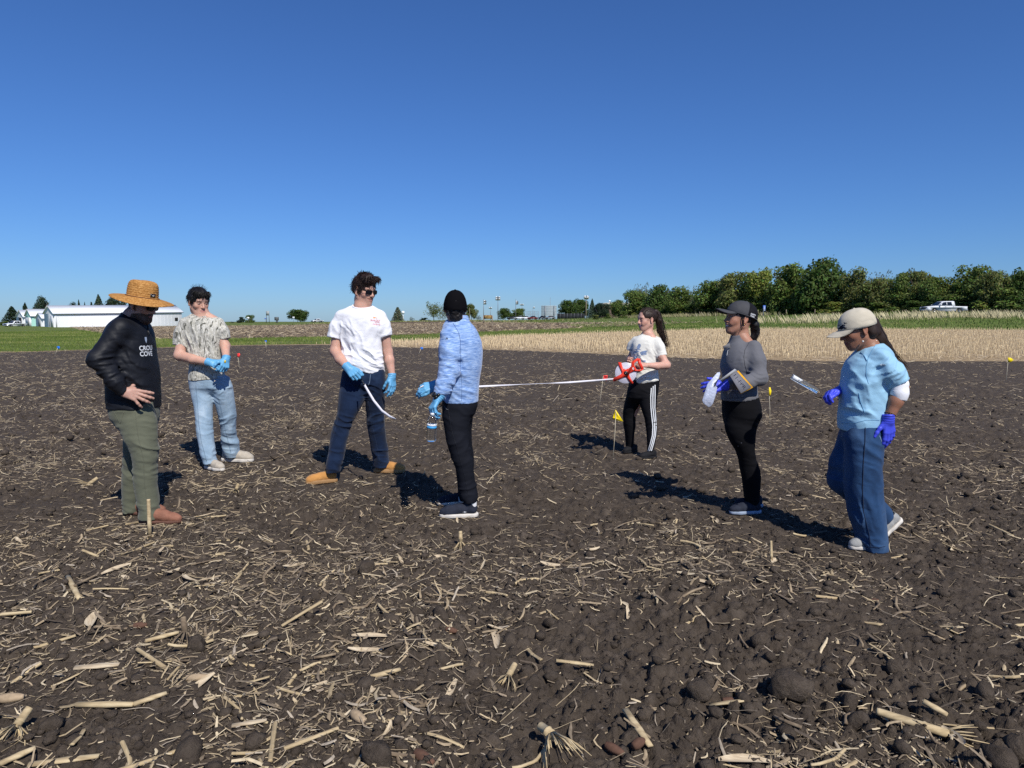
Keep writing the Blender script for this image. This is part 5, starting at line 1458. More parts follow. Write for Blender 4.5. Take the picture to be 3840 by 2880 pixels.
def ball_cap(parent, H, Mc, brim_m, tilt=0.0, bl=.075, bw=.085, droop=.028, crown=(.108, .0885, .092), z0=.030, panels=None, M_pan=None, brim=True, button=True, fwd=0.0, drop=0.0, open_back=False, low=0.0):
    """Cap in head space: crown with seams, curved brim."""
    Q = H.M4() @ Matrix.Rotation(math.radians(tilt), 4, 'Y') @ Matrix.Translation((fwd, 0, drop))
    n, m = 48, 16
    v, f, mi = [], [], []
    for j in range(m+1):
        ph = -.10 + (math.pi/2 + .10) * j/m
        rr = max(math.cos(max(ph, 0)), 0)**.82 if ph > 0 else 1.0
        zz = z0 + crown[2]*math.sin(ph)**1.0 if ph > 0 else z0 + .09*ph*1.6
        for i in range(n):
            a = 2*math.pi*i/n
            seam = 1 - .010*math.exp(-((i % 8) - 0)**2*2.0)*(j < m-1)
            wob = 1 + .012*math.sin(a*5+j)*math.sin(j*.9)*(1 - j/m)
            fx = crown[0]*(1.0 + (.06 if math.cos(a) > 0 else 0)*math.cos(a)*(1-j/m)) 
            v.append(Q @ Vector((-.008 + fx*rr*math.cos(a)*seam*wob, crown[1]*rr*math.sin(a)*seam*wob, zz + .004*math.cos(a)*0)))
    for j in range(m):
        for i in range(n):
            if open_back and j < 6 and j > 1 and abs(i - n//2) < 3: continue
            i2 = (i+1) % n
            f.append((j*n+i, j*n+i2, (j+1)*n+i2, (j+1)*n+i))
            mi.append(1 if panels and (math.cos(2*math.pi*(i+.5)/n) < panels) else 0)
    v = np.array([tuple(p) for p in v]) - np.array(parent.location)
    cp = bpy.data.objects.new('cap', mesh_np('cap', v, np.array(f), True, midx=mi))
    for mm in ([Mc, M_pan] if M_pan else [Mc]): cp.data.materials.append(mm)
    COL.objects.link(cp); cp.parent = parent
    so = cp.modifiers.new('thickness', 'SOLIDIFY'); so.thickness = .003
    mb = MB()
    ring = [Q @ Vector((-.008 + crown[0]*1.012*math.cos(2*math.pi*i/n)*(1.06 if math.cos(2*math.pi*i/n) > .5 else 1.0), crown[1]*1.012*math.sin(2*math.pi*i/n), z0-.010)) for i in range(n+1)]
    if not open_back:
        mb.tube(ring, .0035, 5); b = mb.build('hem', Mc, parent, True); b.parent = cp
    if button:
        mb = MB(); mb.lathe([(.0, .006), (.005, .005), (.008, .002), (.009, -.002)][::-1], 10, M=Q @ Matrix.Translation((-.008, 0, z0+crown[2]-.001)))
        b = mb.build('button', Mc, parent, True); b.parent = cp
    if brim:
        nu, nv = 17, 8; v, f = [], []
        for layer in (0, 1):
            for j in range(nv):
                t = j/(nv-1)
                for i in range(nu):
                    u = -1 + 2*i/(nu-1)
                    ang = u*1.12
                    bx = -.008 + crown[0]*1.05*math.cos(ang); by = crown[1]*.99*math.sin(ang)
                    ln = bl * (1 - abs(u)**2.6)
                    x = bx + ln*t; yy = by*(1 - .10*t)
                    te = t*ln/bl; zz = z0 - .008 - droop*(abs(u)**2)*te*2.2 - droop*.55*te**1.5 - .0026*layer + .012*(1-abs(u)**2)*math.sin(te*2.2)*.4
                    v.append(Q @ Vector((x, yy, zz)))
        k = nu*nv
        for L_ in (0, 1):
            for j in range(nv-1):
                for i in range(nu-1):
                    q = (L_*k + j*nu+i, L_*k + j*nu+i+1, L_*k + (j+1)*nu+i+1, L_*k + (j+1)*nu+i)
                    f.append(q[::-1] if L_ == 0 else q)
        for i in range(nu-1): f.append(((nv-1)*nu+i, (nv-1)*nu+i+1, k+(nv-1)*nu+i+1, k+(nv-1)*nu+i))
        v = np.array([tuple(p) for p in v]) - np.array(parent.location)
        obj_from('brim', mesh_np('brim', v, np.array(f), True), brim_m, cp)
    return cp, Q

def sunglasses(parent, H, Mf, Ml, drop=0.0):
    Q = H.M4() @ Matrix.Translation((.004, 0, -.002 + drop))
    mb = MB()
    for s in (-1, 1):
        pts = []
        for i in range(17):
            a = 2*math.pi*i/16
            cx, cz = math.cos(a), math.sin(a)
            q = (abs(cx)**4 + abs(cz)**4)**(-1/4)
            y = s*(.0335) + .0275*cx*q; zz = .001 + .0172*cz*q*(1 if cz > 0 else .98)
            pts.append(Q @ Vector((.103 - abs(y)*.28, y, zz)))
        mb.tube(pts, .0022, 6)
        mb.tube([Q @ Vector((.103-.061*.28, s*.061, .010)), Q @ Vector((.07, s*.074, .010)), Q @ Vector((-.002, s*.079, .010)), Q @ Vector((-.02, s*.079, -.006))], .0022, 6)
    mb.tube([Q @ Vector((.102, -.008, .010)), Q @ Vector((.106, 0, .011)), Q @ Vector((.102, .008, .010))], .0022, 6)
    fr = mb.build('sunglasses', Mf, parent, True)
    for s in (-1, 1):
        v, f = [], []
        for i in range(16):
            a = 2*math.pi*i/16; cx, cz = math.cos(a), math.sin(a)
            q = (abs(cx)**4 + abs(cz)**4)**(-1/4)
            y = s*.0335 + .0268*cx*q; zz = .001 + .0166*cz*q
            v.append(Q @ Vector((.1026 - abs(y)*.28, y, zz)))
        v.append(Q @ Vector((.0945, s*.0335, -.001)))
        f = [(i, (i+1) % 16, 16) for i in range(16)]
        me = mesh_np('lens', np.array([tuple(p) for p in v]) - np.array(parent.location), np.array(f), True)
        obj_from('lens', me, Ml, fr)
    return fr
# ------------------------------------------------------------------ people: materials
M_skin = mat('skin', rough=.5, spec=.35, attr=True, sub=.12, bump=.15, bscale=160, bdist=.002)
def creases(m, scale=11, dist=.012, strength=.42):
    """Soft rumples of the fabric under its weave."""
    N, L = m.node_tree.nodes, m.node_tree.links
    tc = N.new('ShaderNodeTexCoord'); mp = N.new('ShaderNodeMapping'); mp.inputs['Scale'].default_value = (1.0, 1.0, 1.7); mp.inputs['Rotation'].default_value = (.3, .5, .2)
    L.new(tc.outputs['Object'], mp.inputs['Vector'])
    n = N.new('ShaderNodeTexNoise'); n.noise_type = 'RIDGED_MULTIFRACTAL'; n.inputs['Scale'].default_value = scale; n.inputs['Detail'].default_value = 2; n.inputs['Distortion'].default_value = .6
    L.new(mp.outputs['Vector'], n.inputs['Vector'])
    b = N.new('ShaderNodeBump'); b.inputs['Strength'].default_value = strength; b.inputs['Distance'].default_value = dist; b.invert = True
    L.new(n.outputs['Fac'], b.inputs['Height'])
    src = bsdf(m).inputs['Normal'].links
    if src: L.new(b.outputs['Normal'], src[0].from_node.inputs['Normal'])
    else: L.new(b.outputs['Normal'], bsdf(m).inputs['Normal'])
def cloth(name, col, rough=.85, vary=.1, vscale=6, bump=.25, bscale=260, sheen=.15, spec=.15, bdist=.003, **kw):
    m = mat(name, col, rough, spec, vary=vary, vscale=vscale, bump=bump, bscale=bscale, sheen=sheen, bdist=bdist, **kw)
    creases(m); return m
M_black = cloth('black_knit', (.0085,.0095,.0135), .55, .25, spec=.28, sheen=0)
M_olive = cloth('olive_twill', (.112,.118,.082), .85, .12)
M_white = cloth('white_cotton', (.80,.80,.83), .9, .03)
M_cream = cloth('cream_cotton', (.72,.71,.65), .9, .04)
M_grey = cloth('grey_jersey', (.125,.126,.14), .75, .07, spec=.25)
M_sky = cloth('light_blue_nylon', (.28,.50,.67), .65, .06, spec=.3)
M_blackpant = cloth('black_stretch', (.005,.005,.0065), .85, .2, spec=.12, sheen=0)
M_trackpant = cloth('black_track_fabric', (.006,.006,.008), .8, .2, spec=.15, sheen=0)
M_navypant = cloth('black_trouser_cloth', (.0085,.0095,.014), .85, .2, spec=.12, sheen=0)
M_glove = mat('light_blue_nitrile', (.12,.36,.60), .45, .4, vary=.08, vscale=30, bump=.25, bscale=90, bdist=.004)
M_glove2 = mat('violet_blue_nitrile', (.055,.075,.62), .42, .4, vary=.08, vscale=30, bump=.25, bscale=90, bdist=.004)
M_blk = mat('black_plastic', (.01,.01,.011), .35, .5)
M_lens = mat('dark_lens', (.006,.007,.009), .06, .6, coat=.4)
M_hair = mat('black_hair', (.010,.0085,.0085), .5, .35, bump=.5, bscale=120, stretch=(3,3,.4), bdist=.004)
M_hairb = mat('dark_brown_hair', (.028,.016,.011), .5, .35, bump=.5, bscale=120, stretch=(3,3,.4), bdist=.004)
M_hairr = mat('reddish_brown_hair', (.024,.0125,.0095), .5, .35, bump=.5, bscale=120, stretch=(3,3,.4), bdist=.004)
M_tan = mat('tan_nubuck', (.46,.22,.065), .9, .15, vary=.18, vscale=14, bump=.2, bscale=200, sheen=.2)
M_gum = mat('tan_gum_sole', (.33,.19,.085), .7, .25, vary=.1, vscale=30)
M_rust = mat('rust_leather', (.25,.112,.072), .7, .25, vary=.25, vscale=16, bump=.3, bscale=70)
M_rustsole = mat('brown_sole', (.14,.07,.05), .8, .2)
M_khaki = mat('pale_sneaker_mesh', (.43,.38,.31), .85, .2, vary=.15, vscale=22, bump=.3, bscale=240)
M_offwhite = mat('off_white_sole', (.62,.58,.52), .7, .25, vary=.15, vscale=20)
M_navyshoe = mat('navy_sneaker_mesh', (.022,.026,.04), .8, .2, vary=.25, vscale=26, bump=.3, bscale=240)
M_bluesole = mat('pale_blue_sole', (.30,.36,.46), .7, .2, vary=.1, vscale=20)
M_blackshoe = mat('black_sneaker_mesh', (.012,.012,.014), .8, .25, vary=.2, vscale=26, bump=.3, bscale=240)
M_greyshoe = mat('grey_sneaker_mesh', (.30,.30,.29), .8, .2, vary=.2, vscale=24, bump=.3, bscale=240)
M_lace = mat('shoe_lace', (.30,.2,.09), .8, .1)
M_lacek = mat('dark_lace', (.02,.02,.024), .8, .1)
M_lacew = mat('pale_lace', (.5,.46,.4), .8, .1)
M_print_w = mat('white_print', (.72,.74,.76), .7, .2)
M_print_r = mat('red_print', (.55,.10,.14), .7, .2)
M_print_o = mat('orange_print', (.80,.30,.06), .7, .2)
M_print_b = mat('faded_blue_print', (.20,.27,.42), .8, .15, vary=.3, vscale=60)
M_print_k = mat('dark_navy_print', (.015,.018,.035), .8, .15)
M_sockw = cloth('white_sock', (.72,.72,.72))

def denim(name, dark, mid, light, sc=5):
    m = mat(name, mid, .88, .15, sheen=.1)
    ramp_noise(m, [(.3, dark), (.5, mid), (.72, light)], sc, stretch=(1,1,.55), detail=7, rough=.6)
    add_bump(m, 420, .35, .003, detail=3); creases(m)
    return m
M_seamlt = mat('soft_blue_seam', (.15,.22,.30), .9, .1)
M_jeanlt = denim('light_wash_denim', (.19,.275,.36), (.26,.36,.46), (.40,.49,.57), 6)
M_jeandk = denim('dark_wash_denim', (.0045,.0105,.028), (.008,.018,.047), (.022,.042,.09), 4)
M_jeanmd = denim('mid_wash_denim', (.012,.036,.092), (.021,.058,.138), (.052,.105,.20), 4.5)
M_seam = mat('pale_stitching', (.30,.40,.52), .9, .1)

M_camo = mat('woodland_camouflage', (.4,.4,.35), .9, .15, sheen=.1)
def _camo(m):
    N, L = m.node_tree.nodes, m.node_tree.links
    tc = N.new('ShaderNodeTexCoord')
    def nz(scale, st, dist, det=5):
        mp = N.new('ShaderNodeMapping'); mp.inputs['Scale'].default_value = st; L.new(tc.outputs['Object'], mp.inputs['Vector'])
        n = N.new('ShaderNodeTexNoise'); n.inputs['Scale'].default_value = scale; n.inputs['Detail'].default_value = det; n.inputs['Distortion'].default_value = dist
        L.new(mp.outputs['Vector'], n.inputs['Vector']); return n.outputs['Fac']
    def rmp(fac, stops, const=False):
        c = N.new('ShaderNodeValToRGB'); c.color_ramp.interpolation = 'CONSTANT' if const else 'LINEAR'
        while len(c.color_ramp.elements) < len(stops): c.color_ramp.elements.new(.5)
        for e, (p, col) in zip(c.color_ramp.elements, stops): e.position = p; e.color = (*col, 1)
        L.new(fac, c.inputs['Fac']); return c.outputs['Color']
    def mix(fac, a, b):
        x = N.new('ShaderNodeMix'); x.data_type = 'RGBA'
        L.new(fac, x.inputs['Factor'])
        if isinstance(a, tuple): x.inputs[6].default_value = (*a, 1)
        else: L.new(a, x.inputs[6])
        if isinstance(b, tuple): x.inputs[7].default_value = (*b, 1)
        else: L.new(b, x.inputs[7])
        return x.outputs[2]
    base = rmp(nz(9, (1,1,.6), 1.2), [(.0,(.21,.20,.18)),(.40,(.35,.34,.29)),(.5,(.47,.45,.38)),(.60,(.27,.27,.24)),(.72,(.43,.37,.32))])
    br = rmp(nz(15, (1.6,1.6,.35), 2.5, 3), [(0,(0,0,0)),(.47,(0,0,0)),(.49,(1,1,1)),(.53,(1,1,1)),(.55,(0,0,0))])
    lf = rmp(nz(22, (1,1,.8), 2.0, 2), [(0,(0,0,0)),(.60,(0,0,0)),(.63,(1,1,1))])
    dk = rmp(nz(13, (1.3,1.3,.5), 3.0, 4), [(0,(0,0,0)),(.585,(0,0,0)),(.61,(1,1,1))])
    c = mix(lf, base, (.60,.57,.48)); c = mix(br, c, (.62,.60,.54)); c = mix(dk, c, (.115,.112,.09))
    L.new(c, bsdf(m).inputs['Base Color'])
_camo(M_camo); creases(M_camo)
M_fleece = mat('heather_blue_fleece', (.2,.36,.68), .9, .15, sheen=.25)
ramp_noise(M_fleece, [(.34,(.10,.18,.40)),(.48,(.20,.33,.60)),(.62,(.40,.53,.76))], 70, stretch=(.28,.28,2.6), detail=4, rough=.65, dist=.4)
add_bump(M_fleece, 300, .3, .003); creases(M_fleece, 11, .010, .4)
M_straw = mat('woven_straw', (.42,.21,.06), .75, .2)
ramp_noise(M_straw, [(.3,(.22,.095,.022)),(.5,(.42,.20,.055)),(.7,(.62,.36,.13))], 60, stretch=(1,1,2.2), detail=4, rough=.7)
add_bump(M_straw, 190, .6, .004)

def person(loc, label):
    return empty('person', loc, label, 'person', 'people standing in the field')
def body_core(neck, hip_l, hip_r, knees, ankles, sh=None, r=.085):
    pts = [neck, (Vector(hip_l)+Vector(hip_r))/2] + [hip_l, hip_r] + list(knees) + list(ankles)
    a = np.array([tuple(p) for p in pts])
    F = Field(a.min(0)-.16, a.max(0)+.16, .013)
    F.chain([neck, (Vector(neck)*.45+(Vector(hip_l)+Vector(hip_r))*.275), (Vector(hip_l)+Vector(hip_r))/2], [r*.7, r*.8, r*.6], .02)
    for h, k_, an in zip((hip_l, hip_r), knees, ankles):
        F.chain([h, k_, an], [.045, .038, .026], .03)
    if sh:
        for s in sh: F.cone(neck, s, .05, .045, .03)
    return F.mesh()
def collar(name, parent, c, rx, ry, up, m, tilt=(0, 0), r=.006, back=None):
    """Ribbed neck edge: an elliptical ring round the neck, tilted by (dz/dx, dz/dy)."""
    pts = []
    for i in range(25):
        a = 2*math.pi*i/24
        x, y = rx*math.cos(a), ry*math.sin(a)
        pts.append(Vector(c) + Vector((x, y, x*tilt[0] + y*tilt[1])))
    mb = MB(); mb.tube(pts, r, 8, ell=1.5)
    return mb.build(name, m, parent, True)
def garment(name, parent, m, lo, hi, build, h=.007, post=None):
    F = Field(np.array(lo)-.06, np.array(hi)+.06, h); build(F)
    if post: F.band(post)
    return Piece(name, [F.mesh()], m, parent)
def rope(name, parent, pts, r, m, n=6, under=None):
    if len(pts) < 2: return None
    mb = MB(); mb.tube(pts, r, n); o = mb.build(name, m, parent, True)
    if under is not None: o.parent = under
    return o
def on_surface(piece, pts, ray, lift=.002):
    b, out = piece.bvh(), []
    ray0 = Vector(ray).normalized()
    for p in pts:
        ray = (Vector(p) - Vector((0, 0, CAM_H))).normalized() if abs(ray0.y) > .999 else ray0
        h = b.ray_cast(Vector(p) - ray*.3, ray, .7)[0]
        if h is not None: out.append(h - ray*lift)
    return out
def seam(piece, parent, pts, ray, m, r=.0022, n=14, name='seam', lift=.0006):
    P = []
    pts = [Vector(p) for p in pts]
    for i in range(len(pts)-1):
        for j in range(n): P.append(pts[i].lerp(pts[i+1], j/n))
    P.append(pts[-1])
    q = on_surface(piece, P, ray, lift)
    if len(q) > 2:
        mb = MB(); mb.tube(q, r, 5); o = mb.build(name, m, parent, True); o.parent = piece.o
        return o
def hair_piece(parent, H, m, build, h=.0042, extra=None, name='hair', rad=.19):
    c = np.array(H.c); F = Field(c - rad*H.k, c + rad*H.k, h)
    build(F)
    parts = [F.mesh()]
    if extra: parts += extra
    return Piece(name, parts, m, parent)
def scalp(F, H, grow=.006, back=True):
    k = H.k; M = np.array(H.R)
    F.ell(H(-.012, 0, .034), np.array((.0985+grow, .0770+grow, .088+grow))*k, .01, M)

def legloft(F, rows, k=.03, n=2.0):
    rows = sorted(rows); z, x, y, rx, ry = rows[-1]
    rows.append((z+.13, x, y, rx*.72, ry*.55))              # runs up inside the seat
    F.loft(rows, k, n)
VIEW = Vector((0, 1, 0))

def foot_x(cr, cx, Y):
    """World x that the crop column shows at distance Y."""
    return (cr.x0 + cx/cr.k - 1920.0)/FOC*(Y*math.cos(PITCH) + CAM_H*math.sin(PITCH))
def comb_hair(H, N, seed, zmin=.0, part=0.0, fwd=.9, up=.12, ln=(.03, .06), r=.0019, curl=.35, grav=.6, jit=.25, face=True, lift=.006, rr=(.102, .080, .093)):
    """Strands lying along the scalp, swept forward and down to the sides."""
    rs = np.random.RandomState(seed)
    p, u = cap_pts(N, seed, zmin, rr, face=face)
    d = np.array((fwd, 0, 0)) + np.array((0, 1.0, 0))*np.sign(p[:, 1:2]-part)*(.25 + 6*np.abs(p[:, 1:2])) + np.array((0, 0, -1.0))*np.clip(.095 - p[:, 2:3], 0, 1)*9
    d += rs.randn(len(p), 3)*jit
    d -= u*(d*u).sum(1, keepdims=True); d /= np.linalg.norm(d, axis=1, keepdims=True); d += u*(up + .10*rs.randn(len(p), 1))
    return strands(H, p + u*lift*.3, d, ln[0] + (ln[1]-ln[0])*rs.rand(len(p)), r, curl, grav, seed=seed)
# ------------------------------------------------------------------ person 1: straw hat, black long sleeves, hand on hip
A = Crop(300, 1000, 1.595, 5.2)
P1 = person((A(385, 1540).x, 5.2, 0), 'person in a straw hat and black long sleeved shirt, hand on hip')
H1 = Head(at(531, 1141, 5.2), -10, 17, 0, 1.03)
nk = A(318, 300)
arm_l = sculpt_limb([A(250,370,.17), A(255,560,.25), A(275,740,.2), A(300,800,.17)], [.05,.042,.03,.028])
W1 = A(262, 750, -.215)
arm_r = sculpt_limb([A(240,380,-.17), A(108,555,-.26), W1], [.05,.045,.029])
hand_r = hand_mesh(W1, A(375,778,-.20) - W1, Vector((.12,-1,.22)), curl=((.1,.25,.3),(.15,.35,.3),(.2,.45,.35),(.25,.4,.3)), spread=(.10,-.05,-.22,-.72), thumb=(1.6,.9,.2), k=1.08, pad=.001)
Fh = Field(np.array(H1.c)-(.16,.16,.34), np.array(H1.c)+(.16,.16,.15), .0034)
sculpt_head(Fh, H1, nk, .060, beard=1)
core = body_core(nk, A(330,900,.09), A(330,900,-.09), [A(310,1200,.12), A(390,1200,-.09)], [A(310,1480,.15), A(420,1500,-.09)], [A(240,380,-.15), A(240,380,.15)])
pf = paint_head(H1, (.47,.27,.205), (.33,.14,.12), (.05,.03,.022), beard=(.035,.022,.016), moustache=(.05,.03,.02),
    hairline=lambda x, y, z: np.clip((z - .012 - .3*np.clip(x-.02, 0, 1) - .05*(x > .03))/.01, 0, 1) * (x < .06) + np.clip((-.02 - x)/.01, 0, 1)*np.clip((z+.055)/.01, 0, 1), haircol=(.10,.06,.045))
Piece('body', [Fh.mesh(), core, arm_l, arm_r, hand_r], M_skin, P1, pf)
def b(F):
    F.loft(A.rows((282,262,345,0,.07),(305,232,372,0,.105),(325,208,386,0,.14),(352,185,402,0,.17),(400,165,420,0,.192),(460,162,430,0,.195),(520,168,438,0,.19),(600,172,452,0,.182),(680,176,459,0,.178),(760,176,463,0,.178),(843,181,463,0,.176)), .02, n=2.3)
    F.chain([A(245,372,-.155), A(110,553,-.26), A(210,690,-.235), A(266,754,-.212)], [.080,.066,.050,.037], .035, .03, flat=True)
    F.chain([A(255,365,.155), A(258,560,.25), A(275,740,.205)], [.078,.06,.04], .035, .03, flat=True)
    F.cut(A(275,276), Vector((.42, 0, 1)))
cw = folds([(A(120,600,-.25), .17, (A(150,720)-A(110,560)), .034, .0075), (A(180,690,-.24), .12, (A(230,740)-A(150,640)), .026, .0055), (A(215,520,-.17), (.16,.14,.2), (.9,0,.55), .05, .007),
            (A(330,640,-.17), (.2,.12,.24), (.75,0,.5), .07, .006), (A(360,800,-.15), (.2,.15,.1), (.3,0,1), .05, .005), (A(250,420,-.16), .13, (1,0,.4), .045, .004)])
w0 = wrinkle(.003, 7, 2)
S1 = garment('shirt', P1, M_black, (A(40,900).x, 4.86, A(300,860).z), (A(480,900).x, 5.54, A(300,260).z), b, post=lambda P: cw(P) + w0(P))
collar('collar', P1, A(316,303), .075, .074, None, M_black, tilt=(-.42, 0), r=.005)
ri, nr_ = [], []
rope('cuff', P1, [W1 + Vector((.005+.036*0, 0, 0)) + (Vector((.62,.0,.62))*math.cos(t*.5236)*.031 + Vector((0,1,0))*math.sin(t*.5236)*.035) + Vector((-.012,0,.006)) for t in range(13)], .0045, M_black, under=S1.o)
for txt, cy in (('CROU', 487), ('COVE', 521)):
    v, f = text_mesh(txt, .02)
    decal('lettering', v, f, A(424, cy, -.1), (.6, 1, 0), (0, 0, 1), 29/817, M_print_w, P1, S1, (-1, .6, 0), aspect=.9)
shv = np.array([(-.5,.9),(.5,.9),(.5,0),(0,-.9),(-.5,0)]); decal('shield_print', shv, [(4,3,2,1,0)], A(407, 440, -.08), (.6,1,0), (0,0,1), .045, M_bluesole, P1, S1, (-1,.6,0), aspect=.75)
def b(F):
    F.loft(A.rows((800,190,455,0,.165),(845,189,458,0,.17),(900,203,457,0,.17),(950,237,448,0,.15),(1000,290,435,0,.07)), .03, n=2.3)
    legloft(F, A.rows((930,232,458,-.08,.095),(1020,268,458,-.09,.097),(1100,312,463,-.09,.092),(1200,318,456,-.09,.083),(1300,328,452,-.09,.078),(1400,345,467,-.09,.077),(1506,356,481,-.09,.077)), .03)
    legloft(F, A.rows((930,232,420,.08,.095),(1020,264,430,.1,.09),(1100,264,420,.12,.086),(1200,257,390,.13,.08),(1300,254,372,.14,.078),(1400,262,362,.15,.076),(1463,267,352,.15,.074)), .03)
pw = folds([(A(420,1060,-.12), (.16,.14,.16), (.35,0,1), .05, .007), (A(300,1030,-.1), (.14,.14,.18), (-.5,0,1), .05, .006), (A(390,1220,-.1), (.14,.12,.14), (.3,0,1), .045, .006), (A(400,1440,-.1), (.14,.12,.12), (.15,0,1), .04, .006),
            (A(310,1200,.1), (.14,.12,.2), (.3,0,1), .045, .006), (A(310,1420,.14), (.14,.12,.12), (.2,0,1), .04, .005), (A(330,900,-.1), (.24,.16,.1), (.1,0,1), .035, .003)])
w1 = wrinkle(.0035, 6, 5)
T1 = garment('trousers', P1, M_olive, (A(170,1400).x, 4.95, A(300,1520).z), (A(500,1400).x, 5.5, A(300,790).z), b, post=lambda P: pw(P) + w1(P))
seam(T1, P1, [A(330,860,-.2), A(345,1000,-.2), A(380,1150,-.2), A(385,1300,-.2), A(415,1490,-.2)], VIEW, M_olive, .0028)
seam(T1, P1, [A(205,872,-.2), A(240,940,-.2), A(262,870,-.2)], VIEW, M_olive, .0025, name='pocket_seam')
y1, y2 = 5.11, 5.35
shoe(P1, (foot_x(A, 362, y1), y1, .004), (foot_x(A, 622, y1-.02), y1-.02, .004), slim=.76, kind='boot', hi=.12, M_up=M_rust, M_sole=M_rustsole, name='boot', sole_h=.016, wide=.98)
shoe(P1, (foot_x(A, 272, y2), y2, .004), (foot_x(A, 525, y2-.02), y2-.02, .004), slim=.76, kind='boot', hi=.12, M_up=M_rust, M_sole=M_rustsole, name='boot', sole_h=.016, wide=.98)
# straw hat: stitched rings of braid
Q = H1.M4() @ Matrix.Translation((-.006, 0, .048)) @ Matrix.Rotation(math.radians(-8), 4, 'Y')
prof = [(.206,-.022),(.193,-.017),(.175,-.013),(.157,-.009),(.135,-.005),(.114,-.003),(.103,.001),(.0990,.014),(.0985,.03),(.098,.046),(.0965,.062),(.0945,.078),(.091,.092),(.085,.105),(.074,.115),(.056,.121),(.032,.1235),(.001,.124)]
pp = []
for (r0, z0), (r1, z1) in zip(prof[:-1], prof[1:]):
    for j in range(3):
        t = j/3; off = .0036*math.sin(math.pi*j/3*1.0)
        pp.append((r0+(r1-r0)*t + (off if z0 > 0 else 0), z0+(z1-z0)*t + (off if z0 <= 0 else 0)))
pp.append(prof[-1])
n = 64; v, f = [], []
for (r, z) in pp:
    for i in range(n):
        a = 2*math.pi*i/n
        sx, sy = (1.06, .93) if z > 0 else (1.04 - .02*(r-.10)/.11, .96 + .04*(r-.10)/.11)
        dz = (-.024*max(0, math.sin(-a))*(.55+.45*math.cos(a)) + .016*(1-math.cos(a))*.5 - .010*(1+math.cos(a))*.5) * max(0, (r-.103))/.103 if z <= 0 else 0
        if z > .1: dz -= .010*math.exp(-((math.sin(a)*r)/.03)**2)
        v.append(tuple(Q @ Vector((r*sx*math.cos(a), r*sy*math.sin(a), z + dz)) - P1.location))
for j in range(len(pp)-1):
    for i in range(n): f.append((j*n+i, j*n+(i+1) % n, (j+1)*n+(i+1) % n, (j+1)*n+i))
hat = obj_from('straw_hat', mesh_np('straw_hat', v, np.array(f), True), M_straw, P1)
so = hat.modifiers.new('thickness', 'SOLIDIFY'); so.thickness = .0035
rope('hat_band', P1, [Q @ Vector(((.1045)*1.06*math.cos(a), (.1045)*.93*math.sin(a), .004)) for a in np.linspace(0, 2*math.pi, 40)], .0045, mat('brown_cord', (.10,.035,.018), .8), under=hat)
lab = MB()
g = []
for i in range(5):
    a = -.50 + i*.105
    g.append((a, .013)); 
vv = [Q @ Vector((.1020*1.06*math.cos(a), .1020*.93*math.sin(a), z)) for z in (.010, .040) for a, _ in g]
lab.add([tuple(p) for p in vv], [(i, i+1, 5+i+1, 5+i) for i in range(4)])
lb = lab.build('hat_patch', M_blk, P1); lb.parent = hat
so = lb.modifiers.new('thickness', 'SOLIDIFY'); so.thickness = .002
arc = [(math.cos(t)*.5, math.sin(t)*.42) for t in np.linspace(.3, 2.8, 7)]
rope('patch_mark', P1, [Q @ Vector((.1040*1.06*math.cos(-.29 - x*.16), .1040*.93*math.sin(-.29 - x*.16), .024 + z*.016)) for x, z in arc], .0012, M_print_w, under=lb)
rope('patch_mark', P1, [Q @ Vector((.1040*1.06*math.cos(-.29 - x*.10), .1040*.93*math.sin(-.29 - x*.10), .019 + z*.014)) for x, z in arc], .0012, M_print_w, under=lb)
# chin cord
ch = at(556, 1206, 5.2)
rope('chin_cord', P1, [H1(.0,-.083,.03), H1(.012,-.079,-.03), H1(.03,-.06,-.085), ch + Vector((-.01,0,0)), ch + Vector((-.012,0,-.035)), at(556,1245,5.17), at(556,1262,5.17)], .003, M_blk, under=hat)
rope('chin_cord', P1, [H1(.0,.083,.03), H1(.012,.079,-.03), H1(.03,.06,-.085), ch + Vector((-.004,0,0)), ch + Vector((-.006,0,-.035)), at(560,1250,5.17), at(551,1266,5.17)], .003, M_blk, under=hat)
mb = MB(); mb.lathe([(.001,-.010),(.007,-.008),(.008,0),(.006,.008),(.001,.010)], 10, c=tuple(at(556,1228,5.17)))
o = mb.build('cord_toggle', M_blk, P1, True); o.parent = hat
sunglasses(P1, H1, M_blk, M_lens)
# ------------------------------------------------------------------ person 2: camouflage T-shirt, light jeans, both hands together
B = Crop(600, 1020, 2.1275, 7.2)
P2 = person((B(490,1540).x, 7.2, 0), 'person in a camouflage T-shirt and light jeans holding gloved hands together')
H2 = Head(at(744,1131,7.2), -42, 14, 0, 1.13)
nk = B(335, 335)
Wr, Wl = B(398,722,-.215), B(528,690,-.20)
ar = sculpt_limb([B(215,440,-.02), B(175,560,-.05), B(155,665,-.09), B(260,695,-.16), Wr], [.045,.053,.052,.046,.032])
al = sculpt_limb([B(460,440,0), B(520,590,-.02), Wl], [.042,.048,.031])
Fh = Field(np.array(H2.c)-(.17,.17,.36), np.array(H2.c)+(.17,.17,.16), .0036)
sculpt_head(Fh, H2, nk, .060)
core = body_core(nk, B(310,900), B(490,900), [B(350,1200,-.1), B(540,1200,.08)], [B(400,1500,-.19), B(540,1470,.17)], [B(190,410), B(480,410)])
pf = paint_head(H2, (.56,.325,.24), (.42,.19,.16), (.02,.014,.012))
Piece('body', [Fh.mesh(), core, ar, al], M_skin, P2, pf)
gr = hand_mesh(Wr, B(500,748,-.25)-Wr, Vector((-.1,-.75,.62)), k=1.12, curl=(.55,.6,.7,.8), thumb=(.5,.25,.3), pad=.001, cuff=(.03,.036))
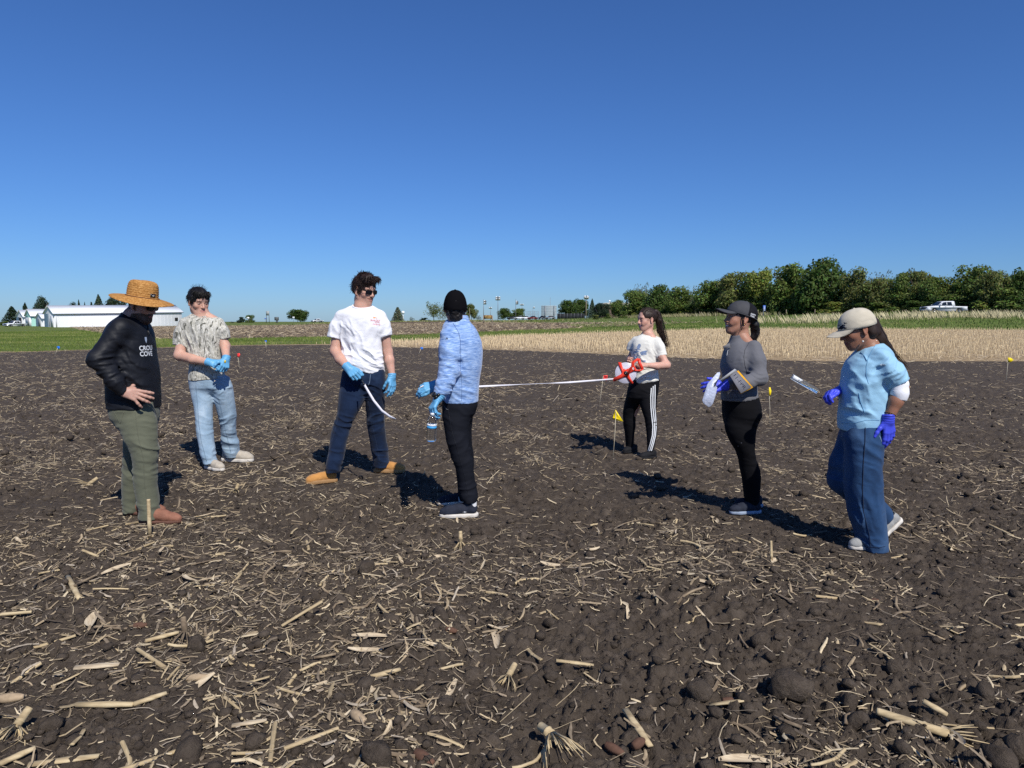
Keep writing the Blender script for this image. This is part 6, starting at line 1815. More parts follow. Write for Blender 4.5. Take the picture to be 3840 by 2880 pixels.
gl = hand_mesh(Wl, B(512,775,-.27)-Wl, Vector((.75,-.6,.1)), k=1.12, left=True, curl=(.8,.95,1.05,1.1), thumb=(.75,.5,.35), pad=.001, cuff=(.02,.036))
Piece('glove', [gr], M_glove, P2); Piece('glove', [gl], M_glove, P2)
def b(F):
    F.loft(B.rows((322,268,402,0,.07),(345,240,425,0,.088),(372,200,462,0,.108),(410,180,488,0,.122),(450,195,492,0,.13),(500,215,493,0,.13),(600,230,491,0,.125),(700,238,492,0,.125),(780,240,502,0,.13),(835,236,515,0,.135),(864,233,522,0,.137)), .02, n=2.3)
    F.chain([B(205,418,-.01), B(185,490,-.02), B(170,590,-.035)], [.070,.076,.080], .035, .03, flat=True)
    F.chain([B(462,412,0), B(492,475,-.005), B(520,540,-.01)], [.066,.066,.056], .035, .03, flat=True)
    F.cut(B(300,862), Vector((.10, 0, -1)))
    F.cut(B(330,338), Vector((.12, -.35, 1)))
cw = folds([(B(250,520,-.1), (.12,.12,.24), (1,0,.35), .06, .007), (B(360,690,-.1), (.26,.14,.16), (.35,0,1), .065, .007), (B(360,560,-.1), (.22,.14,.2), (.9,0,.5), .085, .006), (B(165,520,-.04), .12, (1,0,.3), .05, .005), (B(370,820,-.1), (.22,.16,.1), (.25,0,1), .05, .004), (B(500,480), .11, (.5,0,1), .04, .005)])
w0 = wrinkle(.0045, 5.5, 12)
S2 = garment('t_shirt', P2, M_camo, (B(70,900).x, 6.98, B(300,900).z), (B(600,900).x, 7.42, B(300,300).z), b, post=lambda P: cw(P) + w0(P))
collar('collar', P2, B(333,336), .083, .074, None, M_camo, tilt=(-.12, .35), r=.005)
def b(F):
    F.loft(B.rows((825,236,522,0,.128),(860,232,538,0,.132),(920,245,563,0,.13),(980,290,550,0,.07)), .03, n=2.3)
    legloft(F, B.rows((940,245,430,0,.11),(1060,274,420,-.04,.1),(1150,285,413,-.08,.092),(1250,291,418,-.12,.086),(1350,308,426,-.15,.084),(1450,330,442,-.18,.083),(1527,349,455,-.2,.083)), .03)
    legloft(F, B.rows((940,425,578,0,.11),(1060,446,595,.03,.1),(1150,470,606,.06,.092),(1230,486,602,.09,.086),(1300,492,607,.12,.086),(1380,500,630,.15,.085),(1440,508,632,.17,.085),(1478,530,625,.18,.08)), .03)
pw = folds([(B(350,1230,-.14), (.13,.13,.13), (.3,0,1), .05, .009), (B(545,1220,.0), (.13,.14,.16), (-.35,0,1), .055, .009), (B(560,1370,.08), (.14,.14,.16), (.35,0,1), .06, .011), (B(390,1470,-.2), (.12,.12,.12), (.2,0,1), .05, .008), (B(430,960,-.08), (.2,.14,.14), (.5,0,1), .05, .006), (B(500,930,-.08), (.16,.14,.12), (-.5,0,1), .05, .005)])
w1 = wrinkle(.004, 6, 15)
T2 = garment('jeans', P2, M_jeanlt, (B(215,900).x, 6.86, B(300,1545).z), (B(650,900).x, 7.52, B(300,810).z), b, post=lambda P: pw(P) + w1(P))
seam(T2, P2, [B(285,900,-.2), B(300,1050,-.2), B(308,1200,-.3), B(330,1350,-.3), B(372,1510,-.35)], VIEW, M_seamlt, .0024)
seam(T2, P2, [B(465,1000,-.2), B(500,1150,-.2), B(530,1300,-.1), B(565,1440,-.1)], VIEW, M_seamlt, .0022)
rope('drawstring', P2, [B(430,862,-.16), B(440,868,-.17), B(428,880,-.17)], .004, M_lacew, under=S2.o)
shoe(P2, (foot_x(B, 368, 7.06), 7.06, .004), (foot_x(B, 497, 6.9), 6.9, .004), L=.30, M_up=M_khaki, M_sole=M_offwhite, M_lace=M_lacew)
shoe(P2, (foot_x(B, 492, 7.42), 7.42, .004), (foot_x(B, 752, 7.36), 7.36, .004), M_up=M_khaki, M_sole=M_offwhite, M_lace=M_lacew)
# short dark hair with a loose fringe
def b(F):
    scalp(F, H2, .008)
    M = np.array(H2.R)
    F.ell(H2(.045, 0, .085), np.array((.055, .070, .035))*H2.k, .02, M)
    for s in (-1, 1): F.cone(H2(.03, s*.074, .05), H2(.030, s*.076, .0), .013, .006, .01)
    F.cut(H2(-.02, 0, -.060), H2.dir(-.3, 0, -1))
    F.cone(H2(.12, 0, -.03), H2(.12, .0, .030), .058, .046, .012, sub=True)
    F.cone(H2(.06, .12, -.04), H2(.06, -.12, -.04), .050, .050, .012, sub=True)
    for s in (-1, 1): F.ell(H2(-.005, s*.085, -.012), (.028,.03,.038), .008, sub=True)
    F.band(lambda P: .006*(2*noise3(H2.loc(P)*np.array((24,60,24)), 3)-1))
st = comb_hair(H2, 1100, 8, .0, part=.02, ln=(.025,.05), r=.0022)
rs = np.random.RandomState(3); n = 170; a_ = rs.uniform(-1.25, 1.25, n)
root = np.stack([.078*np.cos(a_)+.012, .070*np.sin(a_), .088 + .02*rs.rand(n)], -1)
st2 = strands(H2, root, np.stack([.75*np.cos(a_), .55*np.sin(a_)-.25, -.25+.2*rs.randn(n)], -1), .028+.030*rs.rand(n), .0024, .4, 2.4, seed=5)
p, u = cap_pts(55, 18, .095); st3 = strands(H2, p, u*.6 + np.array((-.3,.1,.6)), .045, .0012, 1.0, .4, seed=6)
hair_piece(P2, H2, M_hair, b, extra=[st, st2, st3])
# ------------------------------------------------------------------ person 3: white T-shirt, dark jeans, sunglasses, holds the tape end
C = Crop(1140, 980, 1.886, 6.65)
P3 = person((C(350,1540).x, 6.65, 0), 'person in a white T-shirt, dark jeans, tan boots and sunglasses')
H3 = Head(at(1365,1090,6.65), -36, 9, 0, 1.12)
nk = C(412, 325)
Wr, Wl = C(310,752,-.20), C(622,808,-.03)
ar = sculpt_limb([C(265,420,0), C(235,530,-.01), C(222,635,-.03), C(255,690,-.11), Wr], [.04,.050,.049,.047,.033])
al = sculpt_limb([C(540,420,0), C(575,520,.01), C(594,640,.02), C(605,700,.0), Wl], [.04,.045,.043,.042,.031])
Fh = Field(np.array(H3.c)-(.17,.17,.36), np.array(H3.c)+(.17,.17,.16), .0036)
sculpt_head(Fh, H3, nk, .064)
core = body_core(nk, C(350,850), C(500,850), [C(270,1150,-.1), C(510,1150,.08)], [C(205,1470,-.22), C(545,1430,.2)], [C(265,420), C(540,420)])
pf = paint_head(H3, (.55,.315,.235), (.40,.18,.15), (.05,.03,.02), moustache=(.12,.062,.035))
Piece('body', [Fh.mesh(), core, ar, al], M_skin, P3, pf)
gr = hand_mesh(Wr, C(385,828,-.27)-Wr, Vector((-.15,-.85,.5)), k=1.15, curl=(.95,1.0,1.05,1.1), thumb=(.45,.35,.3), pad=.001, cuff=(.03,.038))
gl = hand_mesh(Wl, C(628,930,-.07)-Wl, Vector((.85,-.5,.1)), k=1.12, left=True, curl=(.5,.35,.3,.3), thumb=(.35,.55,.25), pad=.001, cuff=(.012,.035))
Piece('glove', [gr], M_glove, P3); Piece('glove', [gl], M_glove, P3)
def b(F):
    F.loft(C.rows((300,352,470,0,.07),(322,315,505,0,.09),(345,270,535,0,.108),(375,240,556,0,.122),(420,236,568,0,.13),(480,248,570,0,.132),(540,262,548,0,.13),(620,262,553,0,.125),(700,266,562,0,.125),(780,280,572,0,.128),(825,282,573,0,.128)), .02, n=2.3)
    F.chain([C(268,395,0), C(238,465,-.01), C(217,545,-.02)], [.068,.072,.070], .035, .03, flat=True)
    F.chain([C(535,395,0), C(562,460,.0), C(581,530,-.005)], [.066,.062,.056], .035, .03, flat=True)
    F.cut(C(300,722), Vector((-(808-722)/(572-300)*-1*0 - .34, 0, -1)))
    F.cut(C(412,318), Vector((.05, -.32, 1)))
M_dkseam = mat('faded_seam', (.035,.05,.09), .9, .1)
cw = folds([(C(330,560,-.1), (.16,.14,.22), (1,0,.25), .06, .009), (C(410,690,-.1), (.28,.16,.16), (.5,0,1), .055, .013), (C(460,520,-.1), (.16,.14,.2), (.9,0,-.4), .07, .005), (C(500,720,-.1), (.16,.16,.14), (.3,0,1), .045, .008), (C(215,490,-.02), .11, (1,0,.35), .04, .005), (C(585,480), .11, (1,0,-.3), .04, .005), (C(300,470,-.1), .1, (1,0,1), .04, .006)])
w0 = wrinkle(.004, 5.5, 22)
S3 = garment('t_shirt', P3, M_white, (C(140,900).x, 6.44, C(300,850).z), (C(640,900).x, 6.86, C(300,280).z), b, post=lambda P: cw(P) + w0(P))
collar('collar', P3, C(411,317), .088, .078, None, M_white, tilt=(-.05, .32), r=.006)
def tx(t, px, py, h, m, asp=1.0, sh=0.0, bold=.0):
    v, f = text_mesh(t, bold, sh)
    decal('lettering', v, f, at(px, py, 6.5), (1, .15, -.07), (.07, 0, 1), h/400., m, P3, S3, (-.15, 1, 0), aspect=asp)
tx('IN-N-OUT', 1407, 1202, 7.5, M_print_r, .75, bold=.02)
tx('BURGER', 1414, 1208.5, 3.6, M_print_r, .9, bold=.01)
tx('California', 1411, 1215.5, 8, M_print_r, .62, .4)
ar_ = np.array([(-1,.55),(1.0,.02),(1.0,-.14),(-.30,.0),(-.42,-.62)])
decal('arrow_print', ar_, [(4,3,0),(3,2,1,0)], at(1406,1192.5,6.5), (1,.15,-.07), (.07,0,1), 9/400., M_print_o, P3, S3, (-.15,1,0), aspect=1.0)
def b(F):
    F.loft(C.rows((735,292,560,0,.118),(790,277,573,0,.13),(860,266,576,0,.135),(930,290,545,0,.07)), .03, n=2.3)
    legloft(F, C.rows((880,256,440,0,.115),(980,244,430,-.05,.105),(1060,240,388,-.09,.097),(1130,221,345,-.12,.09),(1200,196,322,-.15,.086),(1280,185,302,-.18,.083),(1360,171,287,-.21,.08),(1440,158,264,-.24,.08),(1492,160,252,-.25,.08)), .03)
    legloft(F, C.rows((880,425,579,0,.115),(1000,435,573,.04,.103),(1080,440,569,.08,.096),(1160,447,571,.11,.088),(1250,461,581,.14,.084),(1340,479,593,.17,.082),(1400,487,600,.19,.08),(1450,490,601,.2,.08)), .03)
    F.cut(C(300,735), Vector((-.30, 0, 1)))
pw = folds([(C(290,1150,-.2), (.16,.14,.14), (.45,0,1), .055, .010), (C(500,1150,.0), (.14,.14,.14), (-.2,0,1), .05, .010), (C(230,1420,-.3), (.14,.14,.16), (.3,0,1), .05, .008), (C(540,1380,.1), (.14,.14,.16), (.15,0,1), .05, .009), (C(420,900,-.12), (.24,.14,.14), (.35,0,1), .05, .006), (C(480,930,-.12), (.16,.14,.12), (-.3,0,1), .05, .005)])
w1 = wrinkle(.004, 6, 25)
T3 = garment('jeans', P3, M_jeandk, (C(140,900).x, 6.24, C(300,1510).z), (C(620,900).x, 6.98, C(300,715).z), b, post=lambda P: pw(P) + w1(P))
seam(T3, P3, [C(262,870,-.2), C(255,1000,-.2), C(235,1130,-.3), C(195,1280,-.3)], VIEW, M_dkseam, .0014)
seam(T3, P3, [C(470,800,-.2), C(465,850,-.2), C(455,880,-.2)], VIEW, M_seam, .0014)
seam(T3, P3, [C(455,990,-.2), C(475,1130,-.2), C(505,1260,-.1), C(540,1430,-.05)], VIEW, M_dkseam, .0016)
M_belt = mat('brown_belt_leather', (.11,.055,.035), .55, .3)
belt = on_surface(T3, [C(300+7*i, 744 + i*2.6, -.2) for i in range(16)], VIEW, .002)
rope('belt', P3, belt, .012, M_belt, 6)
fy, f2 = 6.42, 6.86
shoe(P3, (foot_x(C, 240, fy+.03), fy+.03, .004), (foot_x(C, 92, fy-.05), fy-.05, .004), L=.30, kind='boot', hi=.15, M_up=M_tan, M_sole=M_gum, M_lace=M_lace, name='boot', wide=1.12, sole_h=.03)
shoe(P3, (foot_x(C, 492, f2), f2, .004), (foot_x(C, 722, f2-.03), f2-.03, .004), kind='boot', hi=.15, M_up=M_tan, M_sole=M_gum, M_lace=M_lace, name='boot', wide=1.1, sole_h=.03)
sunglasses(P3, H3, M_blk, M_lens)
def b(F):
    scalp(F, H3, .010)
    M = np.array(H3.R)
    F.ell(H3(.030, 0, .100), np.array((.068, .070, .046))*H3.k, .02, M); F.ell(H3(.070, 0, .085), np.array((.036, .060, .036))*H3.k, .02, M)
    F.cut(H3(-.02, 0, -.062), H3.dir(-.25, 0, -1))
    F.cone(H3(.125, 0, -.03), H3(.125, .0, .030), .058, .050, .012, sub=True)
    F.cone(H3(.06, .12, -.04), H3(.06, -.12, -.04), .052, .052, .012, sub=True)
    for s in (-1, 1): F.ell(H3(-.006, s*.085, -.006), (.026,.03,.036), .008, sub=True)
    F.band(lambda P: .010*(2*noise3(H3.loc(P)*np.array((30,44,30)), 3)-1) + .004*(2*noise3(H3.loc(P)*np.array((50,120,50)), 4)-1))
st = comb_hair(H3, 900, 12, .0, part=-.02, ln=(.03,.055), r=.0024, curl=.6, jit=.4)
p, u = cap_pts(800, 13, .075, (.098, .075, .112)); rs = np.random.RandomState(13)
d = np.array((.75, .15, .1)) + .6*u + rs.randn(len(p), 3)*.45
st2 = strands(H3, p, d, .020+.025*rs.rand(len(p)), .0026, 1.0, .8, seed=14)
n = 150; a_ = rs.uniform(-1.2, 1.2, n)
root = np.stack([.088*np.cos(a_)+.012, .068*np.sin(a_), .100 + .03*rs.rand(n)], -1)
st3 = strands(H3, root, np.stack([.9*np.cos(a_), .7*np.sin(a_)+.1, .1+.3*rs.randn(n)], -1), .032+.036*rs.rand(n), .0028, .5, 2.2, seed=15)
hair_piece(P3, H3, M_hairr, b, extra=[st, st2, st3], rad=.20)
# ------------------------------------------------------------------ person 4: heather blue fleece, seen from behind
D = Crop(1480, 1060, 1.8025, 5.42)
P4 = person((D(450,1540).x, 5.42, 0), 'person in a heather blue pullover and black cap seen from behind')
H4 = Head(at(1707,1152,5.42), 98, 8, 0, 1.0)
nk = D(436, 266)
Wl, Wr = D(296,778,-.27), D(280,690,.06)
al = sculpt_limb([D(375,400,-.12), D(368,590,-.17), Wl], [.045,.045,.030])
ar = sculpt_limb([D(480,380,.16), D(400,630,.2), Wr], [.045,.045,.033])
Fh = Field(np.array(H4.c)-(.16,.16,.34), np.array(H4.c)+(.16,.16,.15), .0036)
sculpt_head(Fh, H4, nk, .058)
core = body_core(nk, D(430,880,-.04), D(450,880,.05), [D(450,1150,-.1), D(460,1150,.12)], [D(505,1460,-.15), D(460,1450,.2)], [D(375,390,-.1), D(480,380,.14)])
pf = paint_head(H4, (.27,.14,.10), (.2,.08,.07), (.02,.014,.012), hairline=lambda x, y, z: np.clip((-.01 - x)/.01, 0, 1)*np.clip((z+.075)/.01, 0, 1), haircol=(.02,.016,.014))
Piece('body', [Fh.mesh(), core, al, ar], M_skin, P4, pf)
gl = hand_mesh(Wl, D(232,885,-.32)-Wl, Vector((-.72,-.45,-.1)), k=1.05, left=True, curl=((.9,.7,.5),(.8,.6,.5),(.8,.6,.5),(.8,.7,.5)), spread=(.12,.05,-.03,-.10), thumb=(.35,.7,.15), pad=.0012, cuff=(.03,.037))
gr = hand_mesh(Wr, D(168,718,.02)-Wr, Vector((-.1,-.7,.5)), k=1.05, curl=(.5,.5,.6,.7), thumb=(.35,.15,.2), pad=.0012, cuff=(.02,.036))
Piece('glove', [gl], M_glove, P4); Piece('glove', [gr], M_glove, P4)
def b(F):
    F.loft(D.rows((222,386,497,.01,.072),(250,366,503,.01,.078),(272,352,515,0,.095),(295,328,540,0,.125),(330,318,562,0,.15),(400,314,588,0,.168),(470,314,596,0,.168),(560,320,589,0,.162),(660,327,572,0,.155),(740,330,567,0,.152),(804,328,565,0,.152)), .02, n=2.3)
    F.chain([D(372,365,-.11), D(374,470,-.15), D(370,600,-.185), D(335,690,-.235), D(300,770,-.268)], [.072,.076,.072,.058,.045], .03, .03, flat=True)
    F.chain([D(480,360,.14), D(400,620,.2), D(310,680,.09)], [.075,.06,.042], .03, .03, flat=True)
    F.cone(D(355,262,-.02), D(338,288,-.03), .012, .009, .02)
    F.cut(D(385,232), Vector((-.42, .1, 1)))
cw = folds([(D(375,560,-.2), (.14,.14,.2), (.4,0,1), .05, .006), (D(345,690,-.24), (.12,.12,.14), (.5,0,1), .035, .008), (D(450,600,-.15), (.14,.14,.3), (1,0,.25), .07, .005), (D(440,740,-.15), (.2,.16,.12), (.5,0,1), .05, .005), (D(360,400,-.12), (.12,.14,.12), (.7,0,1), .05, .004)])
w0 = wrinkle(.0035, 5.5, 32)
S4 = garment('pullover', P4, M_fleece, (D(270,900).x, 5.08, D(300,830).z), (D(620,900).x, 5.74, D(300,200).z), b, post=lambda P: cw(P) + w0(P))
M_dkthread = mat('dark_blue_thread', (.05,.10,.24), .9, .1)
seam(S4, P4, [D(395,275,-.3), D(432,335,-.3), D(446,400,-.3), D(440,480,-.3)], VIEW, M_dkthread, .0016)
seam(S4, P4, [D(447,440,-.3), D(444,560,-.3), D(455,700,-.3), D(452,800,-.3)], VIEW, M_dkthread, .0013)
mk = [D(345,385,-.3), D(349,373,-.3), D(354,371,-.3), D(351,384,-.3), D(357,372,-.3), D(357,384,-.3)]
seam(S4, P4, mk, VIEW, M_print_k, .0016, n=3, name='sleeve_mark')
rope('watch_strap', P4, [Wl + Vector((0,0,.012)) + (Vector((.55,.1,.55))*math.sin(t*.5236) + Vector((-.15,-1,.1))*math.cos(t*.5236))*.039 for t in range(13)], .012, M_blk, 8)
mb = MB(); mb.lathe([(.001,-.006),(.019,-.006),(.021,0),(.019,.006),(.001,.007)], 16, M=Matrix.Translation(Wl + Vector((-.030,-.022,.026))) @ Vector((-.7,-.6,.45)).to_track_quat('Z','Y').to_matrix().to_4x4())
mb.build('watch', M_blk, P4, True)
def b(F):
    F.loft(D.rows((785,320,562,0,.148),(830,320,561,0,.155),(880,330,545,0,.145),(935,350,505,0,.07)), .03, n=2.3)
    legloft(F, D.rows((900,322,510,-.06,.105),(1000,335,498,-.08,.1),(1080,352,500,-.1,.094),(1160,373,512,-.11,.086),(1240,408,530,-.12,.08),(1330,428,545,-.13,.076),(1420,438,559,-.14,.072),(1462,455,561,-.15,.07),(1482,470,552,-.15,.066)), .03)
    legloft(F, D.rows((900,400,530,.08,.105),(1000,415,519,.1,.1),(1080,400,522,.12,.094),(1160,400,533,.14,.086),(1240,412,535,.15,.08),(1330,420,520,.17,.075),(1420,428,500,.19,.07),(1468,440,490,.2,.066)), .03)
pw = folds([(D(430,1140,-.15), (.14,.14,.16), (-.35,0,1), .06, .006), (D(500,1180,-.1), (.12,.14,.14), (-.5,0,1), .05, .006), (D(490,1380,-.15), (.13,.13,.16), (-.2,0,1), .045, .006), (D(400,900,-.15), (.2,.16,.12), (.35,0,1), .05, .004)])
w1 = wrinkle(.003, 6, 35)
T4 = garment('trousers', P4, M_navypant, (D(300,900).x, 5.1, D(300,1500).z), (D(590,900).x, 5.76, D(300,770).z), b, post=lambda P: pw(P) + w1(P))
seam(T4, P4, [D(362,850,-.3), D(380,980,-.3), D(430,1150,-.3), D(470,1300,-.3), D(500,1440,-.3)], VIEW, M_black, .002)
seam(T4, P4, [D(335,835,-.3), D(350,855,-.3), D(362,860,-.3)], VIEW, M_grey, .0025, name='pocket_zip')
Piece('sock', [sculpt_limb([D(520,1440,-.16), D(522,1505,-.155)], [.040,.036])], M_sockw, P4)
Piece('sock', [sculpt_limb([D(465,1420,.2), D(462,1470,.2)], [.040,.036])], M_sockw, P4)
su, G = shoe(P4, (foot_x(D, 577, 5.27)-.01, 5.27, .004), (foot_x(D, 322, 5.25)-.03, 5.25, .004), hi=.085, M_up=M_navyshoe, M_sole=M_offwhite, M_lace=M_lacek)
v, f = text_mesh('S', .05)
sp = on_surface(su, [D(472,1552,-.25)], VIEW)
oval = [(math.cos(t)*.7, math.sin(t)*.36) for t in np.linspace(0, 2*math.pi, 17)[:-1]]
decal('shoe_mark', oval, [tuple(range(16))[::-1]], D(474,1552,-.2), (1,0,0), (0,0,1), .018, M_grey, P4, su, VIEW, lift=.001, aspect=1)
decal('shoe_mark', v, f, D(474,1552,-.2), (1,0,0), (0,0,1), .013, M_print_w, P4, su, VIEW, lift=.0025, aspect=1.7)
shoe(P4, (foot_x(D, 452, 5.66)+.02, 5.66, .004), (foot_x(D, 296, 5.60)-.02, 5.60, .004), hi=.085, M_up=M_navyshoe, M_sole=M_offwhite, M_lace=M_lacek)
M_capblk = cloth('black_cap_twill', (.005,.0048,.006), .95, .1, sheen=0, spec=.06)
ball_cap(P4, H4, M_capblk, M_capblk, tilt=-7, crown=(.113,.0905,.140), z0=-.010, bl=.07)
def b(F):
    scalp(F, H4, .004)
    F.cut(H4(-.02, 0, -.075), H4.dir(-.10, 0, -1))
    F.chain([H4(-.045, 0, -.02), H4(-.045, 0, -.075)], [.066, .052], .02)
    F.cone(H4(.08, .12, -.04), H4(.08, -.12, -.04), .085, .085, .012, sub=True)
    F.cut(H4(0, 0, .03), H4.dir(0, 0, 1))
    F.band(lambda P: .007*(2*noise3(H4.loc(P)*70, 3)-1))
hair_piece(P4, H4, M_hair, b)
rope('glasses_arm', P4, [H4(.02,-.082,.004), H4(-.02,-.083,.004), H4(-.03,-.082,-.004)], .003, M_blk)
rope('glasses_arm', P4, [H4(.02,.082,.004), H4(-.02,.083,.004), H4(-.03,.082,-.004)], .003, M_blk)
# ------------------------------------------------------------------ person 5: cream T-shirt, striped track trousers, ponytail, holds the tape reel
G5 = Crop(2080, 1120, 2.592, 7.75)
P5 = person((G5(830,1500).x, 7.75, 0), 'person with a long ponytail in a cream T-shirt and black trousers with three white stripes')
H5 = Head(at(2426,1198,7.75), 203, 4, 0, 1.02)
nk = G5(905, 345)
Wl, Wr = G5(893,648,-.26), G5(722,640,-.17)
al = sculpt_limb([G5(985,430,-.06), G5(1040,560,-.11), G5(1088,645,-.15), G5(990,655,-.22), Wl], [.036,.041,.041,.037,.026])
ar = sculpt_limb([G5(790,440,.08), G5(735,590,.06), Wr], [.036,.038,.026])
hl = hand_mesh(Wl, G5(820,640,-.29)-Wl, Vector((.1,-.55,.85)), k=.95, left=True, curl=((1.1,1.3,.8),)*4, spread=(.05,.02,-.02,-.05), thumb=(.5,.75,.4))
hr = hand_mesh(Wr, G5(705,612,-.22)-Wr, Vector((-.6,-.3,.4)), k=.9, curl=(.7,.7,.7,.7), thumb=(.4,.5,.3))
Fh = Field(np.array(H5.c)-(.15,.15,.30), np.array(H5.c)+(.15,.15,.14), .0034)
sculpt_head(Fh, H5, nk, .045, fem=True, smile=True)
core = body_core(nk, G5(850,930,.04), G5(890,930,-.02), [G5(730,1200,.1), G5(940,1200,-.1)], [G5(730,1450,.18), G5(925,1470,-.17)], [G5(985,430,-.05), G5(800,430,.08)], r=.07)
pf = paint_head(H5, (.58,.33,.25), (.46,.17,.16), (.05,.03,.022), teeth=True)
Piece('body', [Fh.mesh(), core, al, ar, hl, hr], M_skin, P5, pf)
def b(F):
    F.loft(G5.rows((338,858,960,0,.056),(352,828,980,0,.075),(370,800,1000,0,.092),(395,772,1015,0,.108),(440,752,1022,0,.118),(500,746,1020,0,.122),(560,747,1004,0,.12),(640,755,1000,0,.118),(720,764,1006,0,.122),(790,768,1015,0,.126),(832,766,1019,0,.127)), .02, n=2.2)
    F.chain([G5(982,405,-.05), G5(1015,475,-.075), G5(1043,562,-.105)], [.055,.057,.055], .03, .03, flat=True)
    F.chain([G5(792,410,.05), G5(760,455,.07), G5(738,510,.075)], [.052,.052,.050], .03, .03, flat=True)
    F.cut(G5(760,830), Vector((.16, 0, -1)))
    F.cut(G5(905,352), Vector((.16, -.22, 1)))
cw = folds([(G5(880,760,-.1), (.2,.14,.12), (-.35,0,1), .045, .008), (G5(960,500,-.1), (.1,.12,.16), (1,0,.5), .045, .006), (G5(860,600,-.1), (.16,.14,.2), (.8,0,.5), .07, .005), (G5(1030,520,-.1), .09, (1,0,.4), .04, .004)])
w0 = wrinkle(.0035, 6, 42)
S5 = garment('t_shirt', P5, M_cream, (G5(700,900).x, 7.55, G5(300,850).z), (G5(1100,900).x, 7.95, G5(300,320).z), b, post=lambda P: cw(P) + w0(P))
collar('collar', P5, G5(905,352), .064, .064, None, M_cream, tilt=(-.16, .22), r=.0045)
# faded print of a spread-winged insect: body, tail, wings
ex, ez, er = (.86, .5, .02), (-.04, 0, 1), (-.28, 1, 0)
def blob(cx, cy, w, h, ang=0, n=14, m=M_print_b):
    c, s_ = math.cos(ang), math.sin(ang)
    pts = [(math.cos(t)*w*c - math.sin(t)*h*s_, math.cos(t)*w*s_ + math.sin(t)*h*c) for t in np.linspace(0, 2*math.pi, n+1)[:-1]]
    hgt = max(p[1] for p in pts) - min(p[1] for p in pts)
    mb_v = [(0, 0)] + pts
    decal('shirt_print', mb_v, [(0, i+1 if i+1 <= n else 1, i) for i in range(1, n+1)], G5(cx, cy, -.1), ex, ez, hgt, m, P5, S5, er, lift=.0022)
blob(818,465,.015,.032,-.35); blob(800,505,.020,.018); blob(788,545,.022,.035,.2); blob(782,580,.02,.025)
blob(850,520,.052,.011,.28); blob(845,540,.050,.010,.05); blob(772,500,.03,.009,-.6); blob(768,530,.028,.010,-.2); blob(860,605,.020,.008)
rs5 = np.random.RandomState(2)
for i in range(16): blob(rs5.uniform(765,885), rs5.uniform(490,560), rs5.uniform(.006,.014), .0035, rs5.uniform(-.6,.6), 7)
def b(F):
    F.loft(G5.rows((785,764,1020,0,.112),(850,728,1012,0,.122),(900,712,1006,0,.125),(960,705,985,0,.11),(1005,735,950,0,.05)), .03, n=2.2)
    legloft(F, G5.rows((930,700,850,.05,.10),(1030,676,832,.08,.09),(1100,662,793,.1,.078),(1180,667,784,.11,.068),(1260,675,781,.12,.064),(1350,685,772,.15,.06),(1420,690,768,.17,.055),(1478,700,752,.18,.05)), .025)
    legloft(F, G5.rows((930,815,997,-.04,.10),(1030,828,990,-.06,.092),(1100,850,985,-.08,.082),(1180,880,990,-.1,.07),(1260,890,993,-.12,.066),(1340,894,990,-.14,.062),(1420,900,972,-.16,.056),(1488,896,955,-.17,.05)), .025)
pw = folds([(G5(730,1200,.1), (.12,.14,.12), (.3,0,1), .05, .005), (G5(930,1200,-.1), (.12,.14,.12), (-.3,0,1), .05, .005), (G5(850,900,-.1), (.2,.14,.1), (.1,0,1), .04, .003)])
T5 = garment('track_trousers', P5, M_trackpant, (G5(640,900).x, 7.5, G5(300,1500).z), (G5(1030,900).x, 8.0, G5(300,770).z), b, post=lambda P: pw(P))
ST = [[(940,868),(934,960),(936,1060),(945,1150),(955,1240),(950,1330),(930,1410),(908,1478)], [(958,850),(955,960),(955,1060),(965,1150),(972,1240),(966,1330),(946,1410),(924,1480)], [(976,838),(976,960),(974,1060),(982,1150),(987,1240),(980,1330),(961,1410),(940,1480)]]
for L in ST:
    pts = []
    for (x0, y0), (x1, y1) in zip(L[:-1], L[1:]):
        for j in range(6): pts.append((x0+(x1-x0)*j/6, y0+(y1-y0)*j/6))
    pts.append(L[-1])
    Lh = on_surface(T5, [G5(x-4.2, y, -.3) for x, y in pts], VIEW, .0025); Rh = on_surface(T5, [G5(x+4.2, y, -.3) for x, y in pts], VIEW, .0025)
    k = min(len(Lh), len(Rh)); mb = MB()
    mb.add([tuple(p) for p in Lh[:k]] + [tuple(p) for p in Rh[:k]], [(i, k+i, k+i+1, i+1) for i in range(k-1)])
    o = mb.build('side_stripe', M_print_w, P5); o.parent = T5.o
shoe(P5, (foot_x(G5, 992, 7.60), 7.60, .004), (foot_x(G5, 806, 7.50), 7.50, .004), L=.235, hi=.08, M_up=M_blackshoe, M_sole=M_blackshoe, M_lace=M_lacek, wide=.92, M_extra=None)
shoe(P5, (foot_x(G5, 800, 7.98), 7.98, .004), (foot_x(G5, 690, 7.86), 7.86, .004), L=.235, hi=.08, M_up=M_blackshoe, M_sole=M_blackshoe, M_lace=M_lacek, wide=.92)
